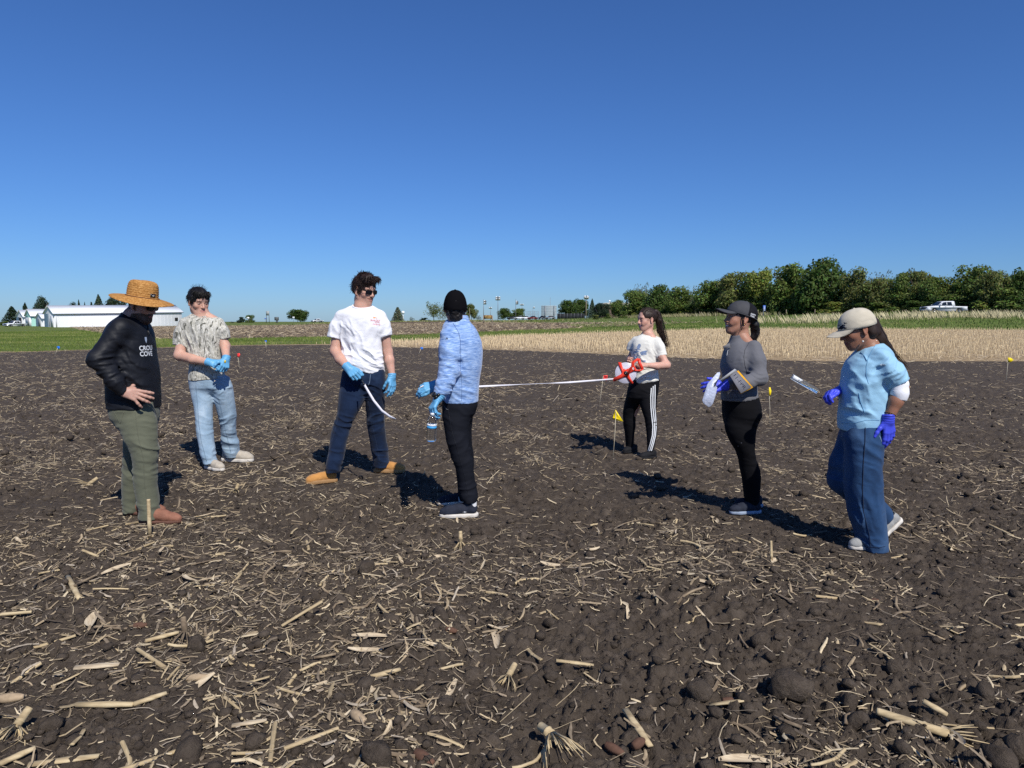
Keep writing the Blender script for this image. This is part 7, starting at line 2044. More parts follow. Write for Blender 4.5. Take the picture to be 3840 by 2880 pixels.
def b(F):
    scalp(F, H5, .004)
    F.cut(H5(-.02, 0, -.040), H5.dir(-.2, 0, -1))
    F.cone(H5(.115, 0, -.05), H5(.115, 0, .045), .070, .058, .012, sub=True)
    F.cone(H5(.06, .12, -.045), H5(.06, -.12, -.045), .060, .060, .012, sub=True)
    for s in (-1, 1): F.ell(H5(-.012, s*.085, -.012), (.024,.03,.032), .008, sub=True)
    F.chain([H5(-.085,0,.075), H5(-.120,0,.078), H5(-.138,.0,.05)], [.022,.020,.026], .012)
    F.chain([H5(-.138,0,.05), H5(-.15,0,-.02), at(2476,1240,7.83), at(2488,1270,7.85), at(2492,1296,7.86)], [.026,.034,.033,.022,.008], .012)
    F.band(lambda P: .0022*np.sin(H5.loc(P)[:,1]*260 + 9*noise3(P*14, 2)))
n5 = 90; rs = np.random.RandomState(4)
base = np.array([tuple(H5.loc([tuple(p)])[0]) for p in (H5(-.138,0,.055), H5(-.152,0,-.02), at(2480,1240,7.83), at(2491,1272,7.85), at(2497,1302,7.86))])
off = rs.randn(n5, 3)*np.array((.014,.014,.01))
Ls = np.stack([base[None, k]+off*(.9, 1.5, 1.7, 1.5, 1.5)[k] for k in range(5)], 1) + rs.randn(n5, 5, 3)*.003
Ls = Ls.reshape(-1, 3) @ np.array(H5.R).T*H5.k + np.array(H5.c)
st = tubes_np(Ls.reshape(n5, 5, 3), .0022, .0008)
p, u = cap_pts(220, 15, .0); d = np.array((-.12,0,.075)) - p; d -= u*(d*u).sum(1, keepdims=True)*.95
st2 = strands(H5, p*1.0+u*.003, d, .06, .0012, .12, 0, seed=7)
hair_piece(P5, H5, M_hairb, b, extra=[st, st2], rad=.24)
# ------------------------------------------------------------------ person 6: grey zip pullover, black leggings, trucker cap
F6 = Crop(2560, 1100, 1.885, 5.42)
P6 = person((F6(450,1540).x, 5.42, 0), 'person in a grey pullover, black leggings and dark cap, smiling in profile')
H6 = Head(at(2775,1195,5.42), 187, -8, 0, 1.05)
nk = F6(408, 300)
Wl, Wr = F6(300,652,-.275), F6(320,640,-.05)
al = sculpt_limb([F6(505,420,-.12), F6(545,595,-.19), Wl], [.04,.042,.027])
ar = sculpt_limb([F6(480,420,.14), F6(480,600,.2), Wr], [.04,.042,.027])
Fh = Field(np.array(H6.c)-(.16,.16,.33), np.array(H6.c)+(.16,.16,.15), .0034)
sculpt_head(Fh, H6, nk, .050, fem=True, smile=True)
core = body_core(nk, F6(410,880,.07), F6(430,880,-.07), [F6(440,1170,.08), F6(455,1170,-.07)], [F6(480,1480,.1), F6(500,1480,-.06)], [F6(505,410,-.1), F6(480,410,.12)], r=.075)
pf = paint_head(H6, (.38,.195,.13), (.34,.11,.10), (.015,.011,.01), teeth=True)
Piece('body', [Fh.mesh(), core, al, ar], M_skin, P6, pf)
gl = hand_mesh(Wl, F6(205,662,-.30)-Wl, Vector((.1,-1,.35)), k=.98, left=True, curl=((.3,.35,.2),(.35,.4,.25),(.4,.45,.3),(.45,.5,.3)), spread=(.14,.03,-.08,-.2), thumb=(.55,.1,.1), pad=.0012, cuff=(.012,.036))
gr = hand_mesh(Wr, F6(235,650,-.1)-Wr, Vector((.2,.5,.8)), k=.98, curl=(.5,.5,.5,.5), thumb=(.4,.3,.2), pad=.0012, cuff=(.012,.036))
Piece('glove', [gl], M_glove2, P6); Piece('glove', [gr], M_glove2, P6)
def b(F):
    F.loft(F6.rows((283,345,468,0,.062),(310,338,466,0,.064),(335,332,475,0,.078),(352,325,505,0,.105),(375,312,532,0,.128),(405,298,552,0,.15),(440,286,560,0,.162),(480,277,556,0,.165),(520,272,545,0,.162),(570,284,532,0,.15),(620,290,524,0,.145),(680,276,520,0,.152),(720,275,525,0,.158),(760,277,529,0,.162)), .02, n=2.2)
    F.chain([F6(502,388,-.10), F6(522,480,-.14), F6(543,598,-.19), F6(440,635,-.25), F6(308,650,-.275)], [.060,.064,.056,.046,.036], .03, .03, flat=True)
    F.chain([F6(480,390,.11), F6(480,600,.19), F6(325,640,-.04)], [.066,.056,.038], .03, .03, flat=True)
    F.cut(F6(462,284), Vector((-.12, 0, 1)))
    F.cut(F6(280,757), Vector((.10, 0, -1)))
cw = folds([(F6(500,600,-.2), (.12,.12,.09), (.35,0,1), .028, .008), (F6(400,650,-.26), (.14,.1,.08), (1,0,.2), .035, .005), (F6(400,440,-.15), (.13,.14,.14), (.8,0,-.5), .05, .006), (F6(400,720,-.15), (.2,.16,.08), (.15,0,1), .035, .006), (F6(480,470,-.17), .10, (.8,0,.6), .05, .004)])
w0 = wrinkle(.003, 6, 52)
S6 = garment('pullover', P6, M_grey, (F6(230,900).x, 5.05, F6(300,790).z), (F6(620,900).x, 5.72, F6(300,260).z), b, post=lambda P: .5*cw(P) + w0(P))
fl = MB(); a_, b_, c_, d_ = F6(330,352,-.06), F6(336,385,-.06), F6(290,392,-.075), F6(284,376,-.075)
fl.add([tuple(p) for p in (a_, b_, c_, d_)], [(0,1,2,3)]); o = fl.build('collar_flap', M_grey, P6); o.parent = S6.o
so = o.modifiers.new('thickness', 'SOLIDIFY'); so.thickness = .005
seam(S6, P6, [F6(470,345,-.3), F6(440,400,-.3), F6(432,450,-.3), F6(440,510,-.3), F6(455,560,-.3)], VIEW, M_black, .0013)
seam(S6, P6, [F6(330,365,-.3), F6(318,410,-.3), F6(312,440,-.3)], VIEW, M_print_w, .0016, name='zip')
seam(S6, P6, [F6(290,742,-.3), F6(400,740,-.3), F6(524,722,-.3)], VIEW, M_black, .0010)
seam(S6, P6, [F6(355,690,-.3), F6(380,715,-.3), F6(395,745,-.3)], VIEW, M_black, .0012)
def b(F):
    F.loft(F6.rows((735,286,530,0,.155),(800,285,545,0,.168),(860,287,548,0,.168),(920,297,528,0,.145),(985,330,495,0,.06)), .03, n=2.2)
    legloft(F, F6.rows((930,296,520,-.06,.10),(980,306,515,-.07,.098),(1050,335,510,-.075,.092),(1110,375,505,-.075,.082),(1170,397,515,-.07,.068),(1240,407,545,-.07,.064),(1300,420,553,-.065,.06),(1380,432,548,-.06,.056),(1440,445,545,-.06,.05),(1496,466,540,-.06,.042)), .02)
    legloft(F, F6.rows((930,300,510,.07,.10),(980,312,500,.08,.098),(1050,342,495,.085,.09),(1110,375,492,.09,.08),(1170,394,500,.09,.068),(1240,404,520,.1,.064),(1300,418,528,.1,.06),(1400,430,515,.1,.054),(1490,440,500,.1,.042)), .02)
pw = folds([(F6(450,1170,-.08), (.12,.12,.08), (.2,0,1), .035, .003), (F6(500,900,-.1), (.12,.14,.12), (.3,0,1), .05, .003)])
T6 = garment('leggings', P6, M_blackpant, (F6(250,900).x, 5.15, F6(300,1510).z), (F6(590,900).x, 5.7, F6(300,720).z), b, h=.0065, post=lambda P: pw(P))
decal('leg_print', [(0,0),(1,0),(1,.16),(0,.16)], [(0,1,2,3)], F6(388,1060,-.1), (.55,0,.83), (-.83,0,.55), .006, M_grey, P6, T6, VIEW, aspect=1.0)
Piece('ankle', [sculpt_limb([F6(508,1470,-.06), F6(512,1540,-.055)], [.036,.034])], mat('brown_skin', (.36,.19,.125), .55, .3), P6)
shoe(P6, (foot_x(F6, 556, 5.36), 5.36, .004), (foot_x(F6, 322, 5.34), 5.34, .004), hi=.085, M_up=M_navyshoe, M_sole=M_bluesole, M_lace=M_lacek)
shoe(P6, (foot_x(F6, 560, 5.55)+.01, 5.55, .004), (foot_x(F6, 330, 5.53)+.03, 5.53, .004), hi=.085, M_up=M_navyshoe, M_sole=M_bluesole, M_lace=M_lacek)
M_capgrey = cloth('charcoal_cap_cloth', (.055,.056,.062), .7, .1, sheen=0, spec=.25)
M_mesh = cloth('black_cap_mesh', (.010,.010,.013), .8, .3, bump=.6, bscale=300, sheen=0)
cp6, Q6 = ball_cap(P6, H6, M_capgrey, M_capgrey, tilt=-10, crown=(.112,.090,.096), z0=.034, panels=-.05, M_pan=M_mesh, bl=.088, droop=.030)
for i, t in enumerate(('SAFETY', 'WEEK')):
    v, f = text_mesh(t, .03)
    v = np.array(v)[:, :2]; v = (v - (v.min(0)+v.max(0))/2) * (.0105/(v[:,1].max()-v[:,1].min()))
    ang0 = math.radians(112)
    out = []
    for x, y in v:
        a = ang0 + (x*1.0 + (0 if i == 0 else -.002))/.1
        out.append(tuple(Q6 @ Vector((-.008 + .1125*math.cos(a), .0915*math.sin(a), .046 - i*.0145 + y)) - P6.location))
    mb = MB(); mb.add(out, [tuple(reversed(q)) for q in f])
    o = obj_from('cap_lettering', mb.mesh('cap_lettering'), M_print_w, cp6)
def b(F):
    scalp(F, H6, .004)
    F.cut(H6(-.02, 0, -.055), H6.dir(-.2, 0, -1))
    F.cut(H6(0, 0, .06), H6.dir(0, 0, 1))
    F.cone(H6(.115, 0, -.05), H6(.115, 0, .045), .070, .060, .012, sub=True)
    F.cone(H6(.06, .12, -.045), H6(.06, -.12, -.045), .060, .060, .012, sub=True)
    for s in (-1, 1): F.ell(H6(-.012, s*.085, -.008), (.022,.03,.034), .008, sub=True)
    F.chain([H6(-.095,0,-.005), H6(-.118,0,-.03), at(2832,1238,5.46), at(2833,1252,5.46), at(2824,1268,5.46), at(2836,1290,5.45)], [.026,.030,.030,.026,.022,.007], .012)
    F.band(lambda P: .003*np.sin(H6.loc(P)[:,1]*220 + 11*noise3(P*16, 2)))
ln = [[H6(.035,s*.071,.03), H6(.028,s*.079,-.01), H6(.022,s*.076,-.05), H6(.012+.005*j,s*.066,-.085-.006*j)] for s in (-1, 1) for j in range(4)]
ln = np.array([[tuple(p + Vector((.002*j,0,0))) for p in L] for j, L in enumerate(ln)])
st = tubes_np(ln, .0016, .0008)
n6 = 40; rs = np.random.RandomState(14)
bs = np.array([tuple(p) for p in (H6(-.11,0,-.02), at(2838,1236,5.45), at(2836,1256,5.45), at(2826,1272,5.45), at(2838,1300,5.44))])
st2 = tubes_np(bs[None] + rs.randn(n6, 1, 3)*.011 + rs.randn(n6, 5, 3)*.004, .0022, .0008)
hair_piece(P6, H6, M_hair, b, extra=[st, st2], rad=.22)
rope('earring', P6, [H6(-.004,.083,-.038), H6(.0,.086,-.046), H6(-.004,.083,-.052)], .0022, mat('gold', (.7,.42,.15), .3, .5, metal=1))
# ------------------------------------------------------------------ person 7: light blue pullover, wide jeans, beige cap, walking
G7 = Crop(2920, 1120, 1.6926, 4.6)
P7 = person((G7(560,1540).x, 4.6, 0), 'person in a light blue pullover, wide blue jeans and beige cap, walking')
H7 = Head(at(3214,1234,4.6), 180, 19, 0, 1.04)
nk = G7(575, 300)
Wl, Wr = G7(704,748,-.175), G7(388,588,.06)
al = sculpt_limb([G7(640,400,-.12), G7(775,560,-.17), G7(745,650,-.175), Wl], [.04,.044,.042,.029])
ar = sculpt_limb([G7(540,400,.15), G7(490,590,.22), Wr], [.04,.042,.029])
Fh = Field(np.array(H7.c)-(.16,.16,.33), np.array(H7.c)+(.16,.16,.16), .0034)
sculpt_head(Fh, H7, nk, .050, fem=True)
core = body_core(nk, G7(520,900,.08), G7(550,900,-.08), [G7(420,1130,.1), G7(550,1180,-.08)], [G7(660,1380,.12), G7(590,1540,-.08)], [G7(640,400,-.1), G7(540,400,.13)], r=.075)
pf = paint_head(H7, (.30,.145,.092), (.24,.085,.075), (.012,.009,.008))
Piece('body', [Fh.mesh(), core, al, ar], M_skin, P7, pf)
gl = hand_mesh(Wl + Vector((-.006,0,-.012)), G7(712,905,-.185)-Wl, Vector((.25,-1,.05)), k=1.03, left=True, curl=((.2,.2,.15),(.15,.3,.2),(.15,.45,.3),(.2,.5,.3)), spread=(.02,.0,-.03,-.07), thumb=(.75,.1,.12), pad=.0012, cuff=(.025,.034))
gr = hand_mesh(Wr, G7(245,606,.0)-Wr, Vector((-.12,.35,.9)), k=1.03, curl=(.75,.8,.85,.9), thumb=(.2,.35,.1), pad=.0012, cuff=(.03,.036))
Piece('glove', [gl], M_glove2, P7); Piece('glove', [gr], M_glove2, P7)
def b(F):
    F.loft(G7.rows((282,545,655,0,.062),(300,530,680,0,.085),(322,508,700,0,.108),(350,485,712,0,.132),(400,442,718,0,.158),(460,418,718,0,.17),(520,410,714,0,.17),(600,404,710,0,.166),(680,394,702,0,.162),(740,387,692,0,.168),(790,388,668,0,.168),(832,392,648,0,.16)), .02, n=2.2)
    F.chain([G7(648,378,-.105), G7(705,455,-.145), G7(775,538,-.172)], [.071,.070,.055], .03, .03, flat=True)
    F.chain([G7(545,385,.12), G7(495,590,.215), G7(410,590,.08)], [.07,.06,.045], .03, .03, flat=True)
    F.cut(G7(412,832), Vector((-.19, 0, -1)))
    F.cut(G7(600,292), Vector((-.35, .1, 1)))
cw = folds([(G7(720,480,-.2), (.14,.13,.14), (.75,0,-.7), .04, .009), (G7(540,440,-.15), (.16,.14,.14), (-.2,0,1), .06, .007), (G7(600,640,-.15), (.14,.16,.2), (.9,0,.4), .06, .007), (G7(480,740,-.15), (.18,.18,.12), (.25,0,1), .05, .007), (G7(580,330,-.1), (.12,.12,.1), (.6,0,1), .04, .006), (G7(470,560,-.15), (.12,.16,.18), (.7,0,.7), .07, .005)])
w0 = wrinkle(.004, 5.5, 62)
S7 = garment('pullover', P7, M_sky, (G7(340,900).x, 4.22, G7(300,870).z), (G7(860,900).x, 4.92, G7(300,260).z), b, post=lambda P: cw(P) + w0(P))
M_skythread = mat('blue_thread', (.12,.28,.45), .9, .1)
seam(S7, P7, [G7(610,300,-.3), G7(570,370,-.3), G7(556,430,-.3), G7(556,490,-.3), G7(570,540,-.3)], VIEW, M_skythread, .0016)
seam(S7, P7, [G7(508,600,-.3), G7(518,650,-.3), G7(545,725,-.3)], VIEW, M_skythread, .0022, name='pocket_zip')
seam(S7, P7, [G7(400,790,-.3), G7(480,790,-.3), G7(560,770,-.3), G7(640,772,-.3)], VIEW, M_skythread, .0014)
rope('drawcord', P7, on_surface(S7, [G7(520,340,-.3), G7(545,365,-.3), G7(560,395,-.3)], VIEW, .004), .0025, M_skythread, under=S7.o)
seam(S7, P7, [G7(642,425,-.3), G7(650,414,-.3), G7(655,430,-.3), G7(662,414,-.3), G7(668,430,-.3), G7(676,418,-.3)], VIEW, M_print_w, .0014, n=4, name='sleeve_mark')
Piece('inner_sleeve', [sculpt_limb([G7(772,545,-.172), G7(768,600,-.176), G7(763,645,-.178)], [.050,.049,.043], flat=True)], M_white, P7)
beads = MB()
for t in range(14):
    a = t*2*math.pi/14
    p = Wl + Vector((.004, 0, .020)) + Vector((.85,0,-.35))*math.cos(a)*.033 + Vector((0,1,0))*math.sin(a)*.033
    beads.lathe([(.001,-.0055),(.0055,-.002),(.0055,.002),(.001,.0055)], 6, c=tuple(p))
beads.build('bracelet', mat('brown_beads', (.10,.05,.025), .4, .4, vary=.6, vscale=60), P7, True)
def b(F):
    F.loft(G7.rows((775,414,652,0,.155),(830,416,656,0,.165),(880,410,655,0,.16),(930,430,630,0,.08)), .03, n=2.2)
    legloft(F, G7.rows((880,418,662,-.06,.125),(980,428,652,-.075,.118),(1060,430,643,-.08,.112),(1150,430,648,-.08,.108),(1250,430,659,-.08,.108),(1350,444,666,-.08,.11),(1450,480,674,-.08,.11),(1540,508,680,-.08,.112),(1587,518,681,-.08,.114)), .02, n=2.2)
    F.chain([G7(500,890,.09), G7(445,1040,.09), G7(428,1140,.09), G7(540,1270,.10), G7(672,1392,.12)], [.125,.112,.108,.092,.075], .02, .03, flat=True)
pw = folds([(G7(590,950,-.15), (.13,.16,.18), (.6,0,1), .06, .007), (G7(560,1400,-.15), (.14,.16,.24), (1,0,.25), .06, .006), (G7(400,1120,.05), (.14,.2,.16), (.3,0,1), .07, .007), (G7(530,1560,-.15), (.14,.16,.08), (.3,0,1), .04, .008), (G7(600,1150,-.15), (.12,.16,.2), (.8,0,.5), .06, .005)])
w1 = wrinkle(.0045, 5, 65)
T7 = garment('jeans', P7, M_jeanmd, (G7(300,900).x, 4.33, G7(300,1600).z), (G7(720,900).x, 4.88, G7(300,750).z), b, post=lambda P: pw(P) + w1(P))
seam(T7, P7, [G7(550,795,-.3), G7(548,900,-.3), G7(538,1030,-.3), G7(532,1200,-.3), G7(538,1350,-.3), G7(575,1500,-.3), G7(582,1575,-.3)], VIEW, M_jeandk, .0030)
seam(T7, P7, [G7(640,870,-.3), G7(655,910,-.3)], VIEW, M_seam, .0018, name='pocket_seam')
seam(T7, P7, [G7(520,1572,-.3), G7(580,1578,-.3), G7(640,1580,-.3), G7(676,1572,-.3)], VIEW, M_jeandk, .0022)
seam(T7, P7, [G7(455,800,-.3), G7(500,806,-.3), G7(545,804,-.3)], VIEW, M_jeandk, .0022)
shoe(P7, (foot_x(G7, 678, 4.52), 4.52, .004), (foot_x(G7, 438, 4.50), 4.50, .004), hi=.085, M_up=M_greyshoe, M_sole=M_offwhite, M_lace=M_lacew)
shoe(P7, (foot_x(G7, 735, 4.74)+.0, 4.74, .004), (foot_x(G7, 600, 4.72), 4.72, .004), L=.25, hi=.085, M_up=M_greyshoe, M_sole=M_offwhite, lift=math.radians(38))
M_capbeige = cloth('beige_cap_cotton', (.52,.47,.37), .9, .10, vscale=18, bump=.2, bscale=240)
M_capbrim = cloth('beige_brim_cotton', (.44,.40,.32), .9, .08, bump=.4, bscale=180)
cp7, Q7 = ball_cap(P7, H7, M_capbeige, M_capbrim, tilt=-4, crown=(.113,.091,.104), z0=.024, bl=.082, droop=.034, open_back=True)
rs = np.random.RandomState(31)
for i in range(26):                                         # dark embroidery on the front panel
    a0, z0_ = rs.uniform(-.15, .55), rs.uniform(.030, .075)
    pts = []
    for j in range(5):
        a = a0 + .06*j*rs.uniform(.4, 1); z = z0_ + rs.uniform(-.006, .006)
        rr = math.cos(max((z - .018)/.097, 0)*1.2)**.7
        pts.append(Q7 @ Vector((-.008 + .1195*rr*math.cos(a), .0925*rr*math.sin(a), z)))
    rope('embroidery', P7, pts, .0034, M_print_k, 5, under=cp7)
def b(F):
    scalp(F, H7, .004)
    F.cut(H7(0, 0, .05), H7.dir(0, 0, 1))
    F.cone(H7(.115, 0, -.05), H7(.115, 0, .045), .070, .060, .012, sub=True)
    F.cone(H7(.06, .12, -.045), H7(.06, -.12, -.045), .060, .060, .012, sub=True)
    for s in (-1, 1): F.ell(H7(-.012, s*.085, -.008), (.022,.03,.034), .008, sub=True)
    F.cut(H7(-.02, 0, -.100), H7.dir(-.2, 0, -1))
    F.ell(H7(-.060, 0, -.035), np.array((.052, .078, .065)), .02, np.array(H7.R))
    F.chain([H7(-.085,0,.0), at(3290,1268,4.62), at(3318,1308,4.66), at(3345,1340,4.68), at(3372,1372,4.70)], [.055,.050,.042,.026,.007], .015, .02)
    F.band(lambda P: .003*np.sin(H7.loc(P)[:,1]*240 + 8*noise3(P*10, 2)))
n7 = 110; rs = np.random.RandomState(24)
bs = np.array([tuple(p) for p in (H7(-.085,0,.01), at(3292,1266,4.62), at(3322,1306,4.66), at(3350,1340,4.68), at(3384,1380,4.70))])
st = tubes_np(bs[None] + rs.randn(n7, 1, 3)*np.array((.016,.026,.018)) + rs.randn(n7, 5, 3)*.004, .0026, .0008)
hair_piece(P7, H7, M_hairb, b, extra=[st], rad=.34, h=.0055)
M_pearl = mat('pearl', (.7,.68,.64), .25, .6)
mb = MB(); mb.lathe([(.0005,-.0065),(.005,-.004),(.0065,0),(.005,.004),(.0005,.0065)], 10, c=tuple(at(3236,1280,4.52))); mb.build('earring', M_pearl, P7, True)
mb = MB(); mb.lathe([(.0005,-.007),(.007,-.004),(.007,.004),(.0005,.007)], 8, c=tuple(at(3285,1279,4.56))); mb.build('hair_clip', M_pearl, P7, True)
# ------------------------------------------------------------------ things the people hold
def fr(o, x, z):
    """Matrix with origin o, local x and z axes (y = z cross x)."""
    x = Vector(x).normalized(); z = Vector(z); z = (z - x*z.dot(x)).normalized(); y = z.cross(x)
    M = Matrix((x, y, z)).transposed().to_4x4(); M.translation = o
    return M
M_red = mat('orange_red_plastic', (.80,.055,.028), .38, .45)
M_tape = mat('white_tape', (.78,.76,.80), .5, .3)
M_flange = mat('clear_pale_flange', (.66,.64,.72), .3, .4)
# tape reel: disc between two four-armed frames with a closed handle
rc = G5(690, 722, -.33)
reel = empty('tape_reel', rc, 'orange red tape measure reel with white tape held by the ponytailed person', 'tape measure')
RM = fr(rc, (1, -.12, 0), (.02, .05, 1))
mb = MB(); mb.lathe([(.002,-.009),(.104,-.009),(.104,.009),(.002,.009)], 48, M=RM @ Matrix.Rotation(math.pi/2, 4, 'X')); mb.build('tape_coil', M_tape, reel)
for s in (-1, 1):
    mb = MB(); mb.lathe([(.002,-.001),(.109,-.001),(.110,0),(.109,.001),(.002,.001)], 48, M=RM @ Matrix.Translation((0, s*.0115, 0)) @ Matrix.Rotation(math.pi/2, 4, 'X')); mb.build('flange', M_flange, reel, True)
for k, rr in enumerate((.05, .066, .08, .092, .101)):
    mb = MB(); mb.tube([RM @ Vector((rr*math.cos(a), -.0128, rr*math.sin(a))) for a in np.linspace(0, 2*math.pi, 49)], .0011, 4); mb.build('winding_line', mat('grey_line', (.32,.30,.36), .6), reel)
k5 = 1/890.6
arms = [(626,628), (582,795), (748,815), (790,625)]
out = []
def px5(x, y): return ((x-690)*k5, (722-y)*k5)
poly = [px5(*p) for p in [(620,640),(628,622),(648,625),(664,680),(690,690),(722,676),(742,655),(744,617),(800,582),(812,598),(770,628),(768,650),(790,692),(822,690),(852,684),(838,700),(818,712),(770,705),(728,722),(722,742),(738,775),(762,812),(745,822),(730,812),(700,765),(690,758),(660,768),(588,804),(574,782),(580,770),(640,738),(655,722),(650,706)]]
for s in (-1, 1):
    mb = MB(); mb.prism(poly, .006, RM @ Matrix.Translation((0, s*.018, 0)))
    mb.build('frame', M_red, reel)
mb = MB()
mb.tube([RM @ Vector((*px5(806,590),)[:1] + (0,) + (*px5(806,590),)[1:]), RM @ Vector((px5(822,640)[0], 0, px5(822,640)[1])), RM @ Vector((px5(846,690)[0], 0, px5(846,690)[1]))], [.014,.013,.014], 10, ell=1.2)
mb.build('handle', M_red, reel, True)
for x, y in ((626,628), (582,795), (752,815)):
    mb = MB(); p = px5(x, y); mb.tube([RM @ Vector((p[0], -.018, p[1])), RM @ Vector((p[0], .018, p[1]))], .008, 8); mb.build('spacer', M_red, reel, True)
mb = MB(); mb.lathe([(.001,-.026),(.017,-.026),(.021,-.022),(.021,-.015),(.001,-.015)], 20, M=RM @ Matrix.Rotation(-math.pi/2, 4, 'X')); mb.build('hub', M_blk, reel, True)
mb = MB(); mb.lathe([(.0005,-.030),(.004,-.029),(.004,-.025),(.0005,-.025)], 8, M=RM @ Matrix.Rotation(-math.pi/2, 4, 'X')); mb.build('hub_pin', mat('steel_pin', (.6,.6,.6), .25, .5, metal=1), reel, True)
v, f = text_mesh('0', .03); v = np.array(v)[:, :2]; v = v - (v.min(0)+v.max(0))/2
v = v*(.026/(v[:,1].max()-v[:,1].min())); ca, sa = math.cos(.35), math.sin(.35); c0 = px5(758, 680)
mb = MB(); mb.add([tuple(RM @ Vector((c0[0] + x*ca - y*sa, -.0216, c0[1] + x*sa + y*ca))) for x, y in v], [tuple(q) for q in f]); mb.build('number', M_print_w, reel)

def ribbon(name, pts, width, norms, m, label, sub=10, th=.0006):
    """Flat tape through pts, its width along norms."""
    P, W = [], []
    for i in range(len(pts)-1):
        for j in range(sub):
            t = j/sub; P.append(Vector(pts[i]).lerp(Vector(pts[i+1]), t)); W.append(Vector(norms[i]).lerp(Vector(norms[i+1]), t).normalized())
    P.append(Vector(pts[-1])); W.append(Vector(norms[-1]).normalized())
    vv, ff = [], []
    for i, (p, w) in enumerate(zip(P, W)):
        t = (P[min(i+1, len(P)-1)] - P[max(i-1, 0)]).normalized(); n = t.cross(w).normalized()
        for a, b in ((-1,-1),(1,-1),(1,1),(-1,1)): vv.append(p + w*(width/2*a) + n*(th*b))
    for i in range(len(P)-1):
        for k in range(4): ff.append((i*4+k, i*4+(k+1) % 4, (i+1)*4+(k+1) % 4, (i+1)*4+k))
    mb = MB(); mb.add([tuple(p) for p in vv], ff)
    o = mb.build(name, m)
    tag(o, label, 'tape')
    return o
cV = lambda p: (Vector(p) - Vector((0,0,CAM_H))).normalized()
# tape from the reel to the hand of the person in the fleece, sagging a little
p0 = RM @ Vector((*px5(578,780)[:1], 0, px5(578,780)[1]))
pts = [p0, at(2230,1427,7.15), at(2130,1434,6.95), at(2060,1437,6.7), at(1960,1441,6.35), at(1860,1446,5.95), at(1740,1452,5.72), Wr_4 if 'Wr_4' in globals() else at(1600,1452,5.45)]
Z = Vector((0,0,1)); tw = Vector((0,.97,.08))
ribbon('measuring_tape', pts, .017, [Z, Z, Vector((.0,.6,1)), tw, tw, Vector((0,.7,.7)), Vector((0,.4,1)), Z], M_tape, 'white measuring tape stretched low from the orange red reel leftward')
# slack tape hanging from the hand of the person in the white T-shirt
hp = at(1357,1428,6.33)
pts = [at(1366,1442,6.30), at(1380,1466,6.22), at(1402,1502,6.08), at(1432,1540,5.92), at(1462,1562,5.80), at(1485,1572,5.70)]
nn = [Vector((.75,0,.55)), Vector((.85,0,.5)), Vector((.35,.3,.25)), Vector((.7,0,.7)), Vector((.4,0,.8)), Vector((.1,-.6,.3))]
t3 = ribbon('tape_end', pts, .019, nn, M_tape, 'slack white tape end hanging from the gloved hand of the white shirted person')
mb = MB(); mb.tube([hp, at(1362,1436,6.30), at(1367,1444,6.295)], [.007,.006,.007], 8); o = mb.build('tape_hook', M_blk); o.parent = t3

# water bottle
M_pet = mat('clear_bottle_plastic', (.92,.96,1.0), .06, .5, trans=1.0, ior=1.18)
M_bluelabel = mat('blue_bottle_label', (.06,.33,.66), .5, .3)
M_whitelabel = mat('white_bottle_label', (.75,.76,.78), .5, .3)
bc = D(247, 1072, -.33); kb = 1/886.
bot = empty('water_bottle', bc, 'half litre clear water bottle with blue and white label in gloved hand', 'bottle')
hb = (1072-905)*kb
prof = []
for i in range(40):
    t = i/39; z = t*hb*1.02
    r = .0345
    if t < .04: r = .028 + .0065*(t/.04)
    elif t < .48: r = .0345 + .0013*math.sin(t*95)
    elif t < .72: r = .0345
    else: r = .0345*(1 - ((t-.72)/.28)**1.6*.62)
    prof.append((r, z))
BM = Matrix.Translation(bc) @ Matrix.Rotation(.05, 4, 'Y')
mb = MB(); mb.lathe(prof, 24, M=BM); mb.build('bottle_body', M_pet, bot, True)
mb = MB(); mb.lathe([(.0352, hb*.50), (.0354, hb*.60)], 24, M=BM); mb.build('label_band', M_bluelabel, bot, True)
mb = MB(); mb.lathe([(.0352, hb*.602), (.0354, hb*.675)], 24, M=BM); mb.build('label_band', M_whitelabel, bot, True)
mb = MB(); mb.lathe([(.0138, hb*1.0), (.0142, hb*1.0+.016), (.012, hb*1.0+.018)], 16, M=BM); mb.build('bottle_cap', M_print_w, bot, True)
# small white slip in the other hand
o = ribbon('paper_slip', [at(1588,1447,5.38), at(1576,1453,5.36), at(1569,1462,5.35)], .013, [Z, Vector((.4,0,1)), Vector((.7,0,.7))], M_tape, 'small white slip pinched in the shaded blue glove', 4)
tag(o, cat='slip')
# yellow cap held by the person in camouflage
mb = MB(); yc = B(517, 716, -.34); mb.tube([yc + Vector((0,0,-.014)), yc + Vector((.004,0,.010)), yc + Vector((.005,0,.014))], [.008,.0085,.006], 10)
tag(mb.build('vial', mat('yellow_plastic', (.80,.60,.02), .4, .4), None, True), 'small yellow plastic vial between blue gloved fingers', 'vial')
